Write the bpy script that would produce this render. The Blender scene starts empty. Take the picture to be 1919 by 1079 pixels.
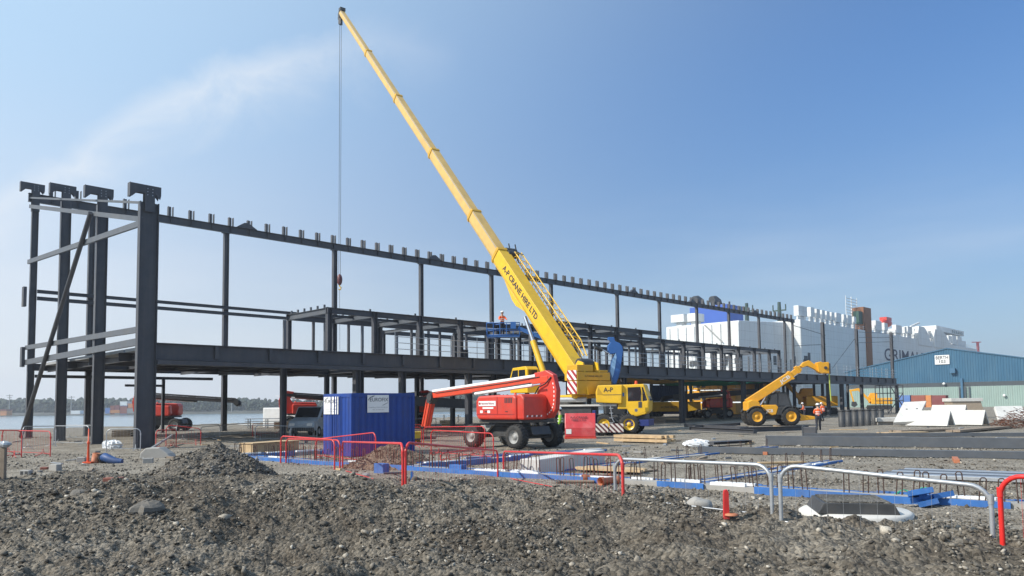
import bpy, math, random
import numpy as np
from mathutils import Vector, Matrix
R = math.radians
rng = random.Random(7)
scene = bpy.context.scene
COL = scene.collection

# ------------------------------------------------------------------ camera
F, CX, PY = 1405.0, 959.5, 669.0          # focal length and optical axis in pixels of the 1919 wide photograph
CAMZ = 2.0
TH = math.atan((757.0 - PY) / F)
RO = 0.011
fw = np.array([0, math.cos(TH), math.sin(TH)])
r0 = np.array([1.0, 0, 0]); w0 = np.array([0, -math.sin(TH), math.cos(TH)])
rt = math.cos(RO) * r0 - math.sin(RO) * w0
up = math.sin(RO) * r0 + math.cos(RO) * w0
cam_d = bpy.data.cameras.new('camera')
cam = bpy.data.objects.new('camera', cam_d); COL.objects.link(cam)
cam.matrix_world = Matrix(((rt[0], up[0], -fw[0], 0), (rt[1], up[1], -fw[1], 0), (rt[2], up[2], -fw[2], CAMZ), (0, 0, 0, 1)))
cam_d.sensor_width = 36.0; cam_d.lens = F / 1919 * 36
cam_d.shift_y = (PY - 539.5) / 1919
cam_d.clip_start = 0.1; cam_d.clip_end = 20000
scene.camera = cam

# ------------------------------------------------------------------ light
SUN_EL, SUN_AZ = R(39), math.atan2(-0.935, -0.30)      # azimuth from +Y towards +X
sd = Vector((math.sin(SUN_AZ) * math.cos(SUN_EL), math.cos(SUN_AZ) * math.cos(SUN_EL), math.sin(SUN_EL)))
sun_l = bpy.data.lights.new('sun', 'SUN'); sun_l.energy = 4.9; sun_l.angle = R(0.53); sun_l.color = (1.0, 0.94, 0.84)
sun = bpy.data.objects.new('sun', sun_l); COL.objects.link(sun)
sun.rotation_euler = sd.to_track_quat('Z', 'Y').to_euler(); sun.location = (-60, -30, 80)
scene.view_settings.view_transform = 'Standard'; scene.view_settings.look = 'None'
scene.view_settings.exposure = 0.10; scene.view_settings.gamma = 1.0
world = bpy.data.worlds.new('World'); scene.world = world; world.use_nodes = True
nt = world.node_tree; nt.nodes.clear()
def N(t, typ, **kw):
    n = t.nodes.new(typ)
    for k, v in kw.items(): setattr(n, k, v)
    return n
def math_n(t, op, a, b=None, c=None, clamp=False):
    n = N(t, 'ShaderNodeMath', operation=op, use_clamp=clamp)
    for i, s in enumerate((a, b, c)):
        if s is None: continue
        if isinstance(s, (int, float)): n.inputs[i].default_value = s
        else: t.links.new(s, n.inputs[i])
    return n.outputs[0]
sky = N(nt, 'ShaderNodeTexSky', sky_type='NISHITA', sun_disc=False)
sky.sun_elevation = SUN_EL; sky.sun_rotation = SUN_AZ % (2 * math.pi)
sky.air_density = 1.0; sky.dust_density = 1.1; sky.ozone_density = 2.2; sky.altitude = 0
tc = N(nt, 'ShaderNodeTexCoord'); sep = N(nt, 'ShaderNodeSeparateXYZ'); nt.links.new(tc.outputs['Generated'], sep.inputs[0])
yy = math_n(nt, 'MAXIMUM', sep.outputs[1], 0.05)
sx = math_n(nt, 'DIVIDE', sep.outputs[0], yy); sz = math_n(nt, 'DIVIDE', sep.outputs[2], yy)
# a thin vapour band: height over the horizon as a curve of the bearing
fc = N(nt, 'ShaderNodeFloatCurve'); cv = fc.mapping.curves[0]
pts = [(-0.66, 0.29), (-0.60, 0.325), (-0.47, 0.415), (-0.36, 0.462), (-0.22, 0.488), (-0.04, 0.497), (0.12, 0.53), (0.34, 0.60)]
cv.points[0].location = (0, 0.26); cv.points[1].location = (1, 0.62)
for a, b in pts: cv.points.new((a + 0.7) / 1.1, b)
fc.mapping.update()
nt.links.new(math_n(nt, 'DIVIDE', math_n(nt, 'ADD', sx, 0.7), 1.1, clamp=True), fc.inputs['Value'])
noi = N(nt, 'ShaderNodeTexNoise'); noi.inputs['Scale'].default_value = 7; noi.inputs['Detail'].default_value = 6; noi.inputs['Roughness'].default_value = 0.62
noi.inputs['Distortion'].default_value = 0.6
nt.links.new(tc.outputs['Generated'], noi.inputs['Vector'])
off = math_n(nt, 'MULTIPLY', math_n(nt, 'SUBTRACT', noi.outputs[0], 0.5), 0.15)
dlt = math_n(nt, 'ADD', math_n(nt, 'SUBTRACT', sz, fc.outputs[0]), off)
upm = math_n(nt, 'SUBTRACT', 1.0, math_n(nt, 'DIVIDE', dlt, 0.045), clamp=True)
dnm = math_n(nt, 'ADD', 1.0, math_n(nt, 'DIVIDE', dlt, 0.105), clamp=True)
band = math_n(nt, 'POWER', math_n(nt, 'MULTIPLY', math_n(nt, 'MINIMUM', upm, dnm), 1.0, clamp=True), 1.3)
fade = N(nt, 'ShaderNodeMapRange', clamp=True); nt.links.new(sx, fade.inputs[0])
fade.inputs[1].default_value = -0.06; fade.inputs[2].default_value = -0.34; fade.inputs[3].default_value = 0; fade.inputs[4].default_value = 1
wisp = N(nt, 'ShaderNodeMapRange', clamp=True); nt.links.new(noi.outputs[0], wisp.inputs[0])
wisp.inputs[1].default_value = 0.28; wisp.inputs[2].default_value = 0.66; wisp.inputs[3].default_value = 0.25; wisp.inputs[4].default_value = 1
front = math_n(nt, 'GREATER_THAN', sep.outputs[1], 0.1)
msk = math_n(nt, 'MULTIPLY', math_n(nt, 'MULTIPLY', band, fade.outputs[0]), math_n(nt, 'MULTIPLY', wisp.outputs[0], front))
msk = math_n(nt, 'MULTIPLY', msk, 0.62)
# thin veil low over the water
mp = N(nt, 'ShaderNodeMapping'); mp.inputs['Scale'].default_value = (1.2, 1.2, 7); nt.links.new(tc.outputs['Generated'], mp.inputs[0])
no2 = N(nt, 'ShaderNodeTexNoise'); no2.inputs['Scale'].default_value = 2.2; no2.inputs['Detail'].default_value = 5; nt.links.new(mp.outputs[0], no2.inputs['Vector'])
veil = N(nt, 'ShaderNodeMapRange', clamp=True); nt.links.new(no2.outputs[0], veil.inputs[0])
veil.inputs[1].default_value = 0.42; veil.inputs[2].default_value = 0.75; veil.inputs[3].default_value = 0; veil.inputs[4].default_value = 0.28
lowz = N(nt, 'ShaderNodeMapRange', clamp=True); nt.links.new(sep.outputs[2], lowz.inputs[0])
lowz.inputs[1].default_value = 0.30; lowz.inputs[2].default_value = 0.08; lowz.inputs[3].default_value = 0; lowz.inputs[4].default_value = 1
vm = math_n(nt, 'MULTIPLY', veil.outputs[0], lowz.outputs[0])
tot = math_n(nt, 'MAXIMUM', msk, vm)
def ramp_z(a, b, c1, c2):
    m = N(nt, 'ShaderNodeMapRange', interpolation_type='SMOOTHSTEP'); nt.links.new(sep.outputs[2], m.inputs[0]); m.inputs[1].default_value = a; m.inputs[2].default_value = b
    x = N(nt, 'ShaderNodeMix', data_type='RGBA'); nt.links.new(m.outputs[0], x.inputs[0]); x.inputs[6].default_value = (*c1, 1); x.inputs[7].default_value = (*c2, 1); return x.outputs[2]
# clear-sky tint: a little deeper blue overhead
gain = N(nt, 'ShaderNodeMix', data_type='RGBA', blend_type='MULTIPLY'); gain.inputs[0].default_value = 1.0
nt.links.new(sky.outputs[0], gain.inputs[6]); nt.links.new(ramp_z(0.10, 0.46, (0.64, 0.88, 1.08), (0.66, 1.05, 1.42)), gain.inputs[7])
mixc = N(nt, 'ShaderNodeMix', data_type='RGBA'); nt.links.new(tot, mixc.inputs[0])
# haze towards the horizon and around the sun
dotn = N(nt, 'ShaderNodeVectorMath', operation='DOT_PRODUCT'); nt.links.new(tc.outputs['Generated'], dotn.inputs[0]); dotn.inputs[1].default_value = sd
aur = N(nt, 'ShaderNodeMapRange', interpolation_type='SMOOTHSTEP'); nt.links.new(dotn.outputs['Value'], aur.inputs[0])
aur.inputs[1].default_value = -0.34; aur.inputs[2].default_value = 0.58; aur.inputs[3].default_value = 0; aur.inputs[4].default_value = 0.74
hz = math_n(nt, 'MULTIPLY', math_n(nt, 'EXPONENT', math_n(nt, 'MULTIPLY', math_n(nt, 'MAXIMUM', sep.outputs[2], 0.0), -7.4)), 0.94)
hfac = math_n(nt, 'SUBTRACT', 1.0, math_n(nt, 'MULTIPLY', math_n(nt, 'SUBTRACT', 1.0, aur.outputs[0]), math_n(nt, 'SUBTRACT', 1.0, hz)))
side = N(nt, 'ShaderNodeMapRange', interpolation_type='SMOOTHSTEP'); nt.links.new(dotn.outputs['Value'], side.inputs[0]); side.inputs[1].default_value = -0.62; side.inputs[2].default_value = 0.28
hcol = N(nt, 'ShaderNodeMix', data_type='RGBA'); nt.links.new(side.outputs[0], hcol.inputs[0]); hcol.inputs[6].default_value = (4.2, 5.2, 6.5, 1)
nt.links.new(ramp_z(0.06, 0.42, (7.7, 8.0, 8.5), (5.4, 7.3, 8.9)), hcol.inputs[7])
mixh = N(nt, 'ShaderNodeMix', data_type='RGBA'); nt.links.new(hfac, mixh.inputs[0]); nt.links.new(gain.outputs[2], mixh.inputs[6]); nt.links.new(hcol.outputs[2], mixh.inputs[7])
nt.links.new(mixh.outputs[2], mixc.inputs[6]); mixc.inputs[7].default_value = (7.9, 8.1, 8.4, 1)
bg = N(nt, 'ShaderNodeBackground'); bg.inputs[1].default_value = 0.11
nt.links.new(mixc.outputs[2], bg.inputs[0])
wo = N(nt, 'ShaderNodeOutputWorld'); nt.links.new(bg.outputs[0], wo.inputs[0])

# ------------------------------------------------------------------ measuring: photograph pixel -> place
CO = np.array([0, 0, CAMZ])
def ray(px, py):
    return rt * ((px - CX) / F) + up * ((PY - py) / F) + fw
def G(px, py, z=0.0):                       # point where a sight line meets height z
    d = ray(px, py); return Vector(CO + d * ((z - CAMZ) / d[2]))
def P(px, py, Y):                           # point at distance Y
    d = ray(px, py); return Vector(CO + d * (Y / d[1]))
D0 = G(270, 840)
uh = ray(2355, 742); UA = math.atan2(uh[1], uh[0])
U = Vector((math.cos(UA), math.sin(UA), 0)); V = Vector((-math.sin(UA), math.cos(UA), 0))
def W(u, v, z=0.0):
    return Vector((D0.x + U.x * u + V.x * v, D0.y + U.y * u + V.y * v, z))
def toUV(p):
    a = p.x - D0.x; b = p.y - D0.y
    return a * U.x + b * U.y, a * V.x + b * V.y
def plane(px, py, p0, n):
    d = Vector(ray(px, py)); c = Vector((0, 0, CAMZ))
    return c + d * ((p0 - c).dot(n) / d.dot(n))
def PV(px, py, v):                          # on the upright plane v = const: (u, z)
    p = plane(px, py, W(0, v), V); return toUV(p)[0], p.z
def PU(px, py, u):
    p = plane(px, py, W(u, 0), U); return toUV(p)[1], p.z
# ------------------------------------------------------------------ materials
MATS = {}
def pmat(name, col, rough=0.55, metal=0.0, var=0.12, scale=6.0, dirt=0.0, dirtcol=(0.16, 0.13, 0.10), bump=0.0, bscale=40, coat=0.0, spec=0.5, streak=0.0, sscale=2.0, plates=None):
    m = bpy.data.materials.new(name); m.use_nodes = True
    t = m.node_tree; b = t.nodes['Principled BSDF']
    b.inputs['Roughness'].default_value = rough; b.inputs['Metallic'].default_value = metal
    b.inputs['Coat Weight'].default_value = coat; b.inputs['Specular IOR Level'].default_value = spec
    tcn = N(t, 'ShaderNodeTexCoord')
    n1 = N(t, 'ShaderNodeTexNoise'); n1.inputs['Scale'].default_value = scale; n1.inputs['Detail'].default_value = 7; n1.inputs['Roughness'].default_value = 0.6
    t.links.new(tcn.outputs['Object'], n1.inputs['Vector'])
    mr = N(t, 'ShaderNodeMapRange'); t.links.new(n1.outputs[0], mr.inputs[0])
    mr.inputs[1].default_value = 0.25; mr.inputs[2].default_value = 0.75; mr.inputs[3].default_value = 1 - var; mr.inputs[4].default_value = 1 + var
    mx = N(t, 'ShaderNodeMix', data_type='RGBA', blend_type='MULTIPLY'); mx.inputs[0].default_value = 1
    mx.inputs[6].default_value = (*col, 1); t.links.new(mr.outputs[0], mx.inputs[7])
    out = mx.outputs[2]
    if dirt > 0:
        n2 = N(t, 'ShaderNodeTexNoise'); n2.inputs['Scale'].default_value = scale * 0.45; n2.inputs['Detail'].default_value = 9; n2.inputs['Roughness'].default_value = 0.7
        t.links.new(tcn.outputs['Object'], n2.inputs['Vector'])
        m2 = N(t, 'ShaderNodeMapRange'); t.links.new(n2.outputs[0], m2.inputs[0])
        m2.inputs[1].default_value = 0.48; m2.inputs[2].default_value = 0.72; m2.inputs[3].default_value = 0; m2.inputs[4].default_value = dirt
        mx2 = N(t, 'ShaderNodeMix', data_type='RGBA'); t.links.new(m2.outputs[0], mx2.inputs[0])
        t.links.new(out, mx2.inputs[6]); mx2.inputs[7].default_value = (*dirtcol, 1); out = mx2.outputs[2]
        mr3 = N(t, 'ShaderNodeMapRange'); t.links.new(m2.outputs[0], mr3.inputs[0])
        mr3.inputs[3].default_value = rough; mr3.inputs[4].default_value = min(1, rough + 0.35); t.links.new(mr3.outputs[0], b.inputs['Roughness'])
    if streak > 0:                              # run-off streaks, long in z
        mp_ = N(t, 'ShaderNodeMapping'); mp_.inputs['Scale'].default_value = (sscale, sscale, sscale * 0.05); t.links.new(tcn.outputs['Object'], mp_.inputs[0])
        n4 = N(t, 'ShaderNodeTexNoise'); n4.inputs['Scale'].default_value = 1.0; n4.inputs['Detail'].default_value = 6; n4.inputs['Roughness'].default_value = 0.65; t.links.new(mp_.outputs[0], n4.inputs['Vector'])
        m4 = N(t, 'ShaderNodeMapRange'); t.links.new(n4.outputs[0], m4.inputs[0]); m4.inputs[1].default_value = 0.50; m4.inputs[2].default_value = 0.74; m4.inputs[3].default_value = 0; m4.inputs[4].default_value = streak
        x4 = N(t, 'ShaderNodeMix', data_type='RGBA'); t.links.new(m4.outputs[0], x4.inputs[0]); t.links.new(out, x4.inputs[6]); x4.inputs[7].default_value = (*dirtcol, 1); out = x4.outputs[2]
    if plates:                                  # welded plate seams
        cx_ = N(t, 'ShaderNodeSeparateXYZ'); t.links.new(tcn.outputs['Object'], cx_.inputs[0])
        cb_x = N(t, 'ShaderNodeCombineXYZ'); t.links.new(math_n(t, 'ADD', cx_.outputs[0], cx_.outputs[1]), cb_x.inputs[0]); t.links.new(cx_.outputs[2], cb_x.inputs[1])
        bk = N(t, 'ShaderNodeTexBrick'); bk.inputs['Scale'].default_value = 1.0; bk.inputs['Mortar Size'].default_value = 0.05; bk.inputs['Brick Width'].default_value = plates[0]; bk.inputs['Row Height'].default_value = plates[1]
        bk.inputs['Color1'].default_value = (1, 1, 1, 1); bk.inputs['Color2'].default_value = (0.95, 0.95, 0.95, 1); bk.inputs['Mortar'].default_value = (0.72, 0.72, 0.73, 1); t.links.new(cb_x.outputs[0], bk.inputs['Vector'])
        x5 = N(t, 'ShaderNodeMix', data_type='RGBA', blend_type='MULTIPLY'); x5.inputs[0].default_value = 1; t.links.new(out, x5.inputs[6]); t.links.new(bk.outputs['Color'], x5.inputs[7]); out = x5.outputs[2]
    t.links.new(out, b.inputs['Base Color'])
    if bump > 0:
        n3 = N(t, 'ShaderNodeTexNoise'); n3.inputs['Scale'].default_value = bscale; n3.inputs['Detail'].default_value = 6
        t.links.new(tcn.outputs['Object'], n3.inputs['Vector'])
        bp = N(t, 'ShaderNodeBump'); bp.inputs['Strength'].default_value = bump; bp.inputs['Distance'].default_value = 0.02
        t.links.new(n3.outputs[0], bp.inputs['Height']); t.links.new(bp.outputs[0], b.inputs['Normal'])
    MATS[name] = m
    return m
def stripe_mat(name, c1, c2, k=3.2, axes=(1, 1, 1)):
    m = pmat(name, c1, 0.5); t = m.node_tree; b = t.nodes['Principled BSDF']
    tcn = N(t, 'ShaderNodeTexCoord'); s = N(t, 'ShaderNodeSeparateXYZ'); t.links.new(tcn.outputs['Object'], s.inputs[0])
    a = math_n(t, 'ADD', math_n(t, 'MULTIPLY', s.outputs[0], axes[0]), math_n(t, 'MULTIPLY', s.outputs[1], axes[1]))
    a = math_n(t, 'ADD', a, math_n(t, 'MULTIPLY', s.outputs[2], axes[2]))
    g = math_n(t, 'GREATER_THAN', math_n(t, 'FRACT', math_n(t, 'MULTIPLY', a, k)), 0.5)
    mx = N(t, 'ShaderNodeMix', data_type='RGBA'); t.links.new(g, mx.inputs[0]); mx.inputs[6].default_value = (*c1, 1); mx.inputs[7].default_value = (*c2, 1)
    t.links.new(mx.outputs[2], b.inputs['Base Color'])
    return m
steel = pmat('dark_primer_steel', (0.056, 0.059, 0.069), 0.48, 0.0, 0.22, 1.3, 0.35, (0.13, 0.12, 0.11), streak=0.3, sscale=6)
steel2 = pmat('grey_primer_steel', (0.085, 0.095, 0.110), 0.5, 0.0, 0.15, 2.0, 0.3, (0.17, 0.15, 0.13))
galv = pmat('galvanised_steel', (0.46, 0.48, 0.50), 0.42, 0.55, 0.15, 9, 0.35, (0.25, 0.22, 0.19))
chrome = pmat('polished_rod', (0.75, 0.76, 0.78), 0.18, 0.9)
red = pmat('red_paint', (0.60, 0.043, 0.024), 0.42, 0, 0.12, 3, 0.40, (0.34, 0.10, 0.07), coat=0.1, streak=0.25, sscale=7)
redbar = pmat('red_barrier_paint', (0.60, 0.030, 0.030), 0.38, 0, 0.12, 9, 0.65, (0.34, 0.13, 0.10))
dkred = pmat('dark_red_paint', (0.32, 0.025, 0.030), 0.45, 0, 0.12, 3, 0.3, (0.2, 0.09, 0.08))
orange = pmat('orange_paint', (0.74, 0.085, 0.02), 0.42, 0, 0.1, 4, 0.2, (0.4, 0.15, 0.08))
yellow = pmat('crane_yellow', (0.78, 0.47, 0.018), 0.42, 0, 0.10, 2, 0.26, (0.34, 0.22, 0.07), coat=0.1)
yellow2 = pmat('machine_yellow', (0.80, 0.38, 0.012), 0.42, 0, 0.10, 3, 0.28, (0.36, 0.22, 0.08), coat=0.1)
blue = pmat('container_blue', (0.004, 0.044, 0.25), 0.48, 0, 0.15, 2.5, 0.30, (0.06, 0.07, 0.12), bump=0.35, bscale=2.2, streak=0.45, sscale=5)
bluelift = pmat('lift_blue', (0.03, 0.13, 0.40), 0.42, 0, 0.1, 3)
bluelight = pmat('lift_pale_blue', (0.30, 0.52, 0.80), 0.4)
blueboard = pmat('blue_insulation_board', (0.035, 0.145, 0.42), 0.65, 0, 0.3, 3, 0.65, (0.17, 0.17, 0.19))
poly = pmat('white_polystyrene', (0.78, 0.79, 0.80), 0.8, 0, 0.1, 6, 0.35, (0.45, 0.42, 0.37))
white = pmat('white_paint', (0.80, 0.80, 0.78), 0.5, 0, 0.06, 2, 0.2, (0.5, 0.47, 0.42))
shipw = pmat('ship_white', (0.70, 0.71, 0.70), 0.5, 0, 0.06, 0.05, 0.20, (0.46, 0.40, 0.33), streak=0.55, sscale=0.9, plates=(11.0, 2.6))
black = pmat('black_rubber', (0.022, 0.022, 0.023), 0.8, 0, 0.25, 9, 0.5, (0.10, 0.09, 0.075), bump=0.3, bscale=30)
dark = pmat('dark_grey_paint', (0.045, 0.047, 0.05), 0.55, 0, 0.2, 5, 0.35, (0.14, 0.12, 0.10))
grey = pmat('grey_paint', (0.30, 0.30, 0.29), 0.55, 0, 0.12, 4, 0.4, (0.2, 0.17, 0.14))
glass = pmat('cab_glass', (0.02, 0.025, 0.03), 0.06, 0, 0.05, spec=0.9)
ink = pmat('sign_ink', (0.025, 0.025, 0.035), 0.6)
navyink = pmat('navy_lettering', (0.015, 0.018, 0.05), 0.6)
timber = pmat('sawn_timber', (0.52, 0.37, 0.21), 0.8, 0, 0.25, 4, 0.35, (0.28, 0.2, 0.13), bump=0.15, bscale=14)
oldtimber = pmat('weathered_timber', (0.27, 0.21, 0.155), 0.85, 0, 0.3, 4, 0.4, (0.15, 0.12, 0.1), bump=0.2, bscale=14)
conc = pmat('precast_concrete', (0.60, 0.585, 0.55), 0.85, 0, 0.14, 1.5, 0.35, (0.42, 0.39, 0.35), bump=0.12, bscale=12)
conc2 = pmat('old_concrete', (0.36, 0.345, 0.32), 0.9, 0, 0.2, 2, 0.4, (0.22, 0.2, 0.18), bump=0.2, bscale=12)
rust = pmat('rusty_rebar', (0.075, 0.044, 0.034), 0.8, 0.2, 0.35, 8)
rustbrown = pmat('rust_brown_steel', (0.25, 0.105, 0.045), 0.75, 0.0, 0.2, 0.5)
terracotta = pmat('terracotta_pipe', (0.46, 0.16, 0.075), 0.6, 0, 0.1, 6, 0.3, (0.3, 0.2, 0.14))
brick = pmat('red_brick', (0.24, 0.09, 0.065), 0.9, 0, 0.25, 8)
green = pmat('green_mesh', (0.02, 0.26, 0.14), 0.8)
bin_y = pmat('yellow_plastic', (0.62, 0.45, 0.03), 0.5, 0, 0.1, 5, 0.3, (0.3, 0.24, 0.12))
skin = pmat('skin', (0.50, 0.30, 0.21), 0.55)
hivis = pmat('orange_hivis', (0.86, 0.13, 0.025), 0.7, 0, 0.12, 8)
hivisg = pmat('green_hivis', (0.30, 0.55, 0.05), 0.7, 0, 0.12, 8)
cloth = pmat('dark_trousers', (0.025, 0.028, 0.04), 0.85, 0, 0.2, 9)
helm = pmat('white_helmet', (0.82, 0.82, 0.80), 0.35)
reflect = pmat('reflective_tape', (0.75, 0.75, 0.72), 0.4)
hazard = stripe_mat('red_white_stripes', (0.78, 0.76, 0.72), (0.42, 0.035, 0.035), 2.6, (1, -1, 1))
hazard2 = stripe_mat('dark_red_white_stripes', (0.62, 0.58, 0.54), (0.10, 0.03, 0.035), 3.2, (1, 0, 1))

# ------------------------------------------------------------------ mesh builder
class MB:
    def __init__(s): s.v = []; s.f = []; s.sm = []
    def add(s, vs, fs, smooth=False):
        o = len(s.v); s.v += [tuple(map(float, p)) for p in vs]
        for f in fs: s.f.append([o + i for i in f]); s.sm.append(smooth)
        return s
    def bx(s, x0, x1, y0, y1, z0, z1):
        return s.add([(x0, y0, z0), (x1, y0, z0), (x1, y1, z0), (x0, y1, z0), (x0, y0, z1), (x1, y0, z1), (x1, y1, z1), (x0, y1, z1)],
                     [(0, 3, 2, 1), (4, 5, 6, 7), (0, 1, 5, 4), (1, 2, 6, 5), (2, 3, 7, 6), (3, 0, 4, 7)])
    def bar(s, p, q, w, h, upv=(0, 0, 1)):
        p = Vector(p); q = Vector(q); d = (q - p).normalized(); upv = Vector(upv)
        if abs(d.dot(upv.normalized())) > 0.99: upv = Vector((0, 1, 0)) if abs(d.y) < 0.9 else Vector((1, 0, 0))
        sd_ = d.cross(upv).normalized(); uv = sd_.cross(d).normalized()
        a = sd_ * (w / 2); b = uv * (h / 2); vs = []
        for c in (p, q): vs += [c - a - b, c + a - b, c + a + b, c - a + b]
        return s.add(vs, [(0, 1, 2, 3), (7, 6, 5, 4), (0, 4, 5, 1), (1, 5, 6, 2), (2, 6, 7, 3), (3, 7, 4, 0)])
    def ibeam(s, p, q, depth, width, upv=(0, 0, 1), tf=0.03, tw=0.02):
        p = Vector(p); q = Vector(q); d = (q - p).normalized(); upv = Vector(upv)
        sd_ = d.cross(upv).normalized(); uv = sd_.cross(d).normalized()
        o = uv * (depth / 2 - tf / 2)
        s.bar(p + o, q + o, width, tf, uv); s.bar(p - o, q - o, width, tf, uv)
        return s.bar(p, q, tw, depth - 2 * tf, uv)
    def tube(s, path, r, n=8, closed=False):
        path = [Vector(p) for p in path]; m = len(path); rings = []
        prev = None
        for i, p in enumerate(path):
            a = path[(i - 1) % m] if (i > 0 or closed) else p; b = path[(i + 1) % m] if (i < m - 1 or closed) else p
            t = (b - a).normalized()
            if prev is None:
                ref = Vector((0, 0, 1)) if abs(t.z) < 0.9 else Vector((1, 0, 0))
                e1 = t.cross(ref).normalized()
            else:
                e1 = (prev - t * prev.dot(t)).normalized()
            prev = e1; e2 = t.cross(e1)
            rr = r[i] if isinstance(r, (list, tuple)) else r
            rings.append([p + (e1 * math.cos(2 * math.pi * k / n) + e2 * math.sin(2 * math.pi * k / n)) * rr for k in range(n)])
        vs = [v for rg in rings for v in rg]; fs = []
        for i in range(m if closed else m - 1):
            j = (i + 1) % m
            for k in range(n): fs.append((i * n + k, i * n + (k + 1) % n, j * n + (k + 1) % n, j * n + k))
        s.add(vs, fs, True)
        if not closed:
            s.add(rings[0], [tuple(reversed(range(n)))]); s.add(rings[-1], [tuple(range(n))])
        return s
    def cyl(s, p, q, r, r2=None, n=16): return s.tube([p, q], [r, r if r2 is None else r2], n)
    def prism(s, poly, a0, a1, plane='xz'):
        n = len(poly)
        mk = {'xz': lambda a, p: (p[0], a, p[1]), 'yz': lambda a, p: (a, p[0], p[1]), 'xy': lambda a, p: (p[0], p[1], a)}[plane]
        vs = [mk(a0, p) for p in poly] + [mk(a1, p) for p in poly]
        fs = [tuple(range(n)), tuple(reversed(range(n, 2 * n)))]
        for i in range(n): j = (i + 1) % n; fs.append((i, i + n, j + n, j))
        return s.add(vs, fs)
    def lathe(s, prof, c, axis, n=20):                      # prof: (offset along axis, radius)
        c = Vector(c); ax = Vector(axis).normalized(); ref = Vector((0, 0, 1)) if abs(ax.z) < 0.9 else Vector((1, 0, 0))
        e1 = ax.cross(ref).normalized(); e2 = ax.cross(e1); vs = []; fs = []
        for a, r in prof:
            for k in range(n):
                t = 2 * math.pi * k / n; vs.append(c + ax * a + (e1 * math.cos(t) + e2 * math.sin(t)) * r)
        for i in range(len(prof) - 1):
            for k in range(n): fs.append((i * n + k, i * n + (k + 1) % n, (i + 1) * n + (k + 1) % n, (i + 1) * n + k))
        return s.add(vs, fs, True)
    def blob(s, c, r, seg=10, rings=6, jit=0.0, rg=rng):
        vs = []; fs = []
        for i in range(rings + 1):
            th = math.pi * i / rings
            for k in range(seg):
                ph = 2 * math.pi * k / seg; j = 1 + rg.uniform(-jit, jit)
                vs.append((c[0] + r[0] * math.sin(th) * math.cos(ph) * j, c[1] + r[1] * math.sin(th) * math.sin(ph) * j, c[2] + r[2] * math.cos(th) * j))
        for i in range(rings):
            for k in range(seg): fs.append((i * seg + k, (i + 1) * seg + k, (i + 1) * seg + (k + 1) % seg, i * seg + (k + 1) % seg))
        return s.add(vs, fs, jit == 0)
    def build(s, name, m, parent=None, bevel=0.0, loc=None, rotz=0.0, solid=False):
        me = bpy.data.meshes.new(name); me.from_pydata(s.v, [], s.f); me.polygons.foreach_set('use_smooth', s.sm)
        import bmesh
        bm = bmesh.new(); bm.from_mesh(me); bmesh.ops.recalc_face_normals(bm, faces=bm.faces); bm.to_mesh(me); bm.free()
        me.materials.append(m)
        o = bpy.data.objects.new(name, me); COL.objects.link(o)
        if parent is not None: o.parent = parent
        if loc is not None: o.location = loc
        o.rotation_euler[2] = rotz
        if bevel > 0:
            b = o.modifiers.new('bevel', 'BEVEL'); b.width = bevel; b.segments = 2; b.limit_method = 'ANGLE'; b.angle_limit = R(40)
        return o
def tag(o, label=None, cat=None, group=None, kind=None):
    if label: o['label'] = label
    if cat: o['category'] = cat
    if group: o['group'] = group
    if kind: o['kind'] = kind
    return o
def thing(name, label, cat, loc=(0, 0, 0), rotz=0.0, group=None):
    o = bpy.data.objects.new(name, None); COL.objects.link(o); o.empty_display_size = 0.3
    o.location = loc; o.rotation_euler[2] = rotz
    return tag(o, label, cat, group)
def dup(root, loc, rotz=0.0, label=None, group=None, scale=None, swap=None):
    kids = {}
    for o in COL.objects:
        if o.parent is not None: kids.setdefault(o.parent, []).append(o)
    def rec(o, par):
        c = o.copy(); COL.objects.link(c)
        if par is not None: c.parent = par
        for ch in kids.get(o, []): rec(ch, c)
        return c
    r = rec(root, None); r.location = loc; r.rotation_euler[2] = rotz
    if scale: r.scale = (scale,) * 3
    tag(r, label, None, group)
    return r
def text(body, size, m, name, parent, origin, xdir, ydir=(0, 0, 1), width=None, bold=0.0, align='CENTER', ext=0.004):
    cu = bpy.data.curves.new('t', 'FONT'); cu.body = body; cu.size = 1.0; cu.align_x = align; cu.align_y = 'CENTER'
    cu.extrude = 0.0; cu.offset = bold; cu.space_line = 0.85; cu.resolution_u = 3
    ob = bpy.data.objects.new('t', cu); COL.objects.link(ob)
    dg = bpy.context.evaluated_depsgraph_get(); me = bpy.data.meshes.new_from_object(ob.evaluated_get(dg))
    bpy.data.objects.remove(ob); bpy.data.curves.remove(cu)
    n = len(me.vertices); co = np.zeros(n * 3); me.vertices.foreach_get('co', co); co = co.reshape(-1, 3)
    sxx = sy_ = size
    if width: sxx = width / max(1e-6, co[:, 0].max() - co[:, 0].min())
    X = np.array(Vector(xdir).normalized()); Y = np.array(Vector(ydir).normalized()); Z = np.cross(X, Y)
    out = np.array(origin)[None, :] + co[:, 0:1] * sxx * X + co[:, 1:2] * sy_ * Y + (co[:, 2:3] + ext) * Z
    me.vertices.foreach_set('co', out.ravel()); me.update(); me.name = name
    me.materials.clear(); me.materials.append(m)
    o = bpy.data.objects.new(name, me); COL.objects.link(o)
    if parent is not None: o.parent = parent
    return o
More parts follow.
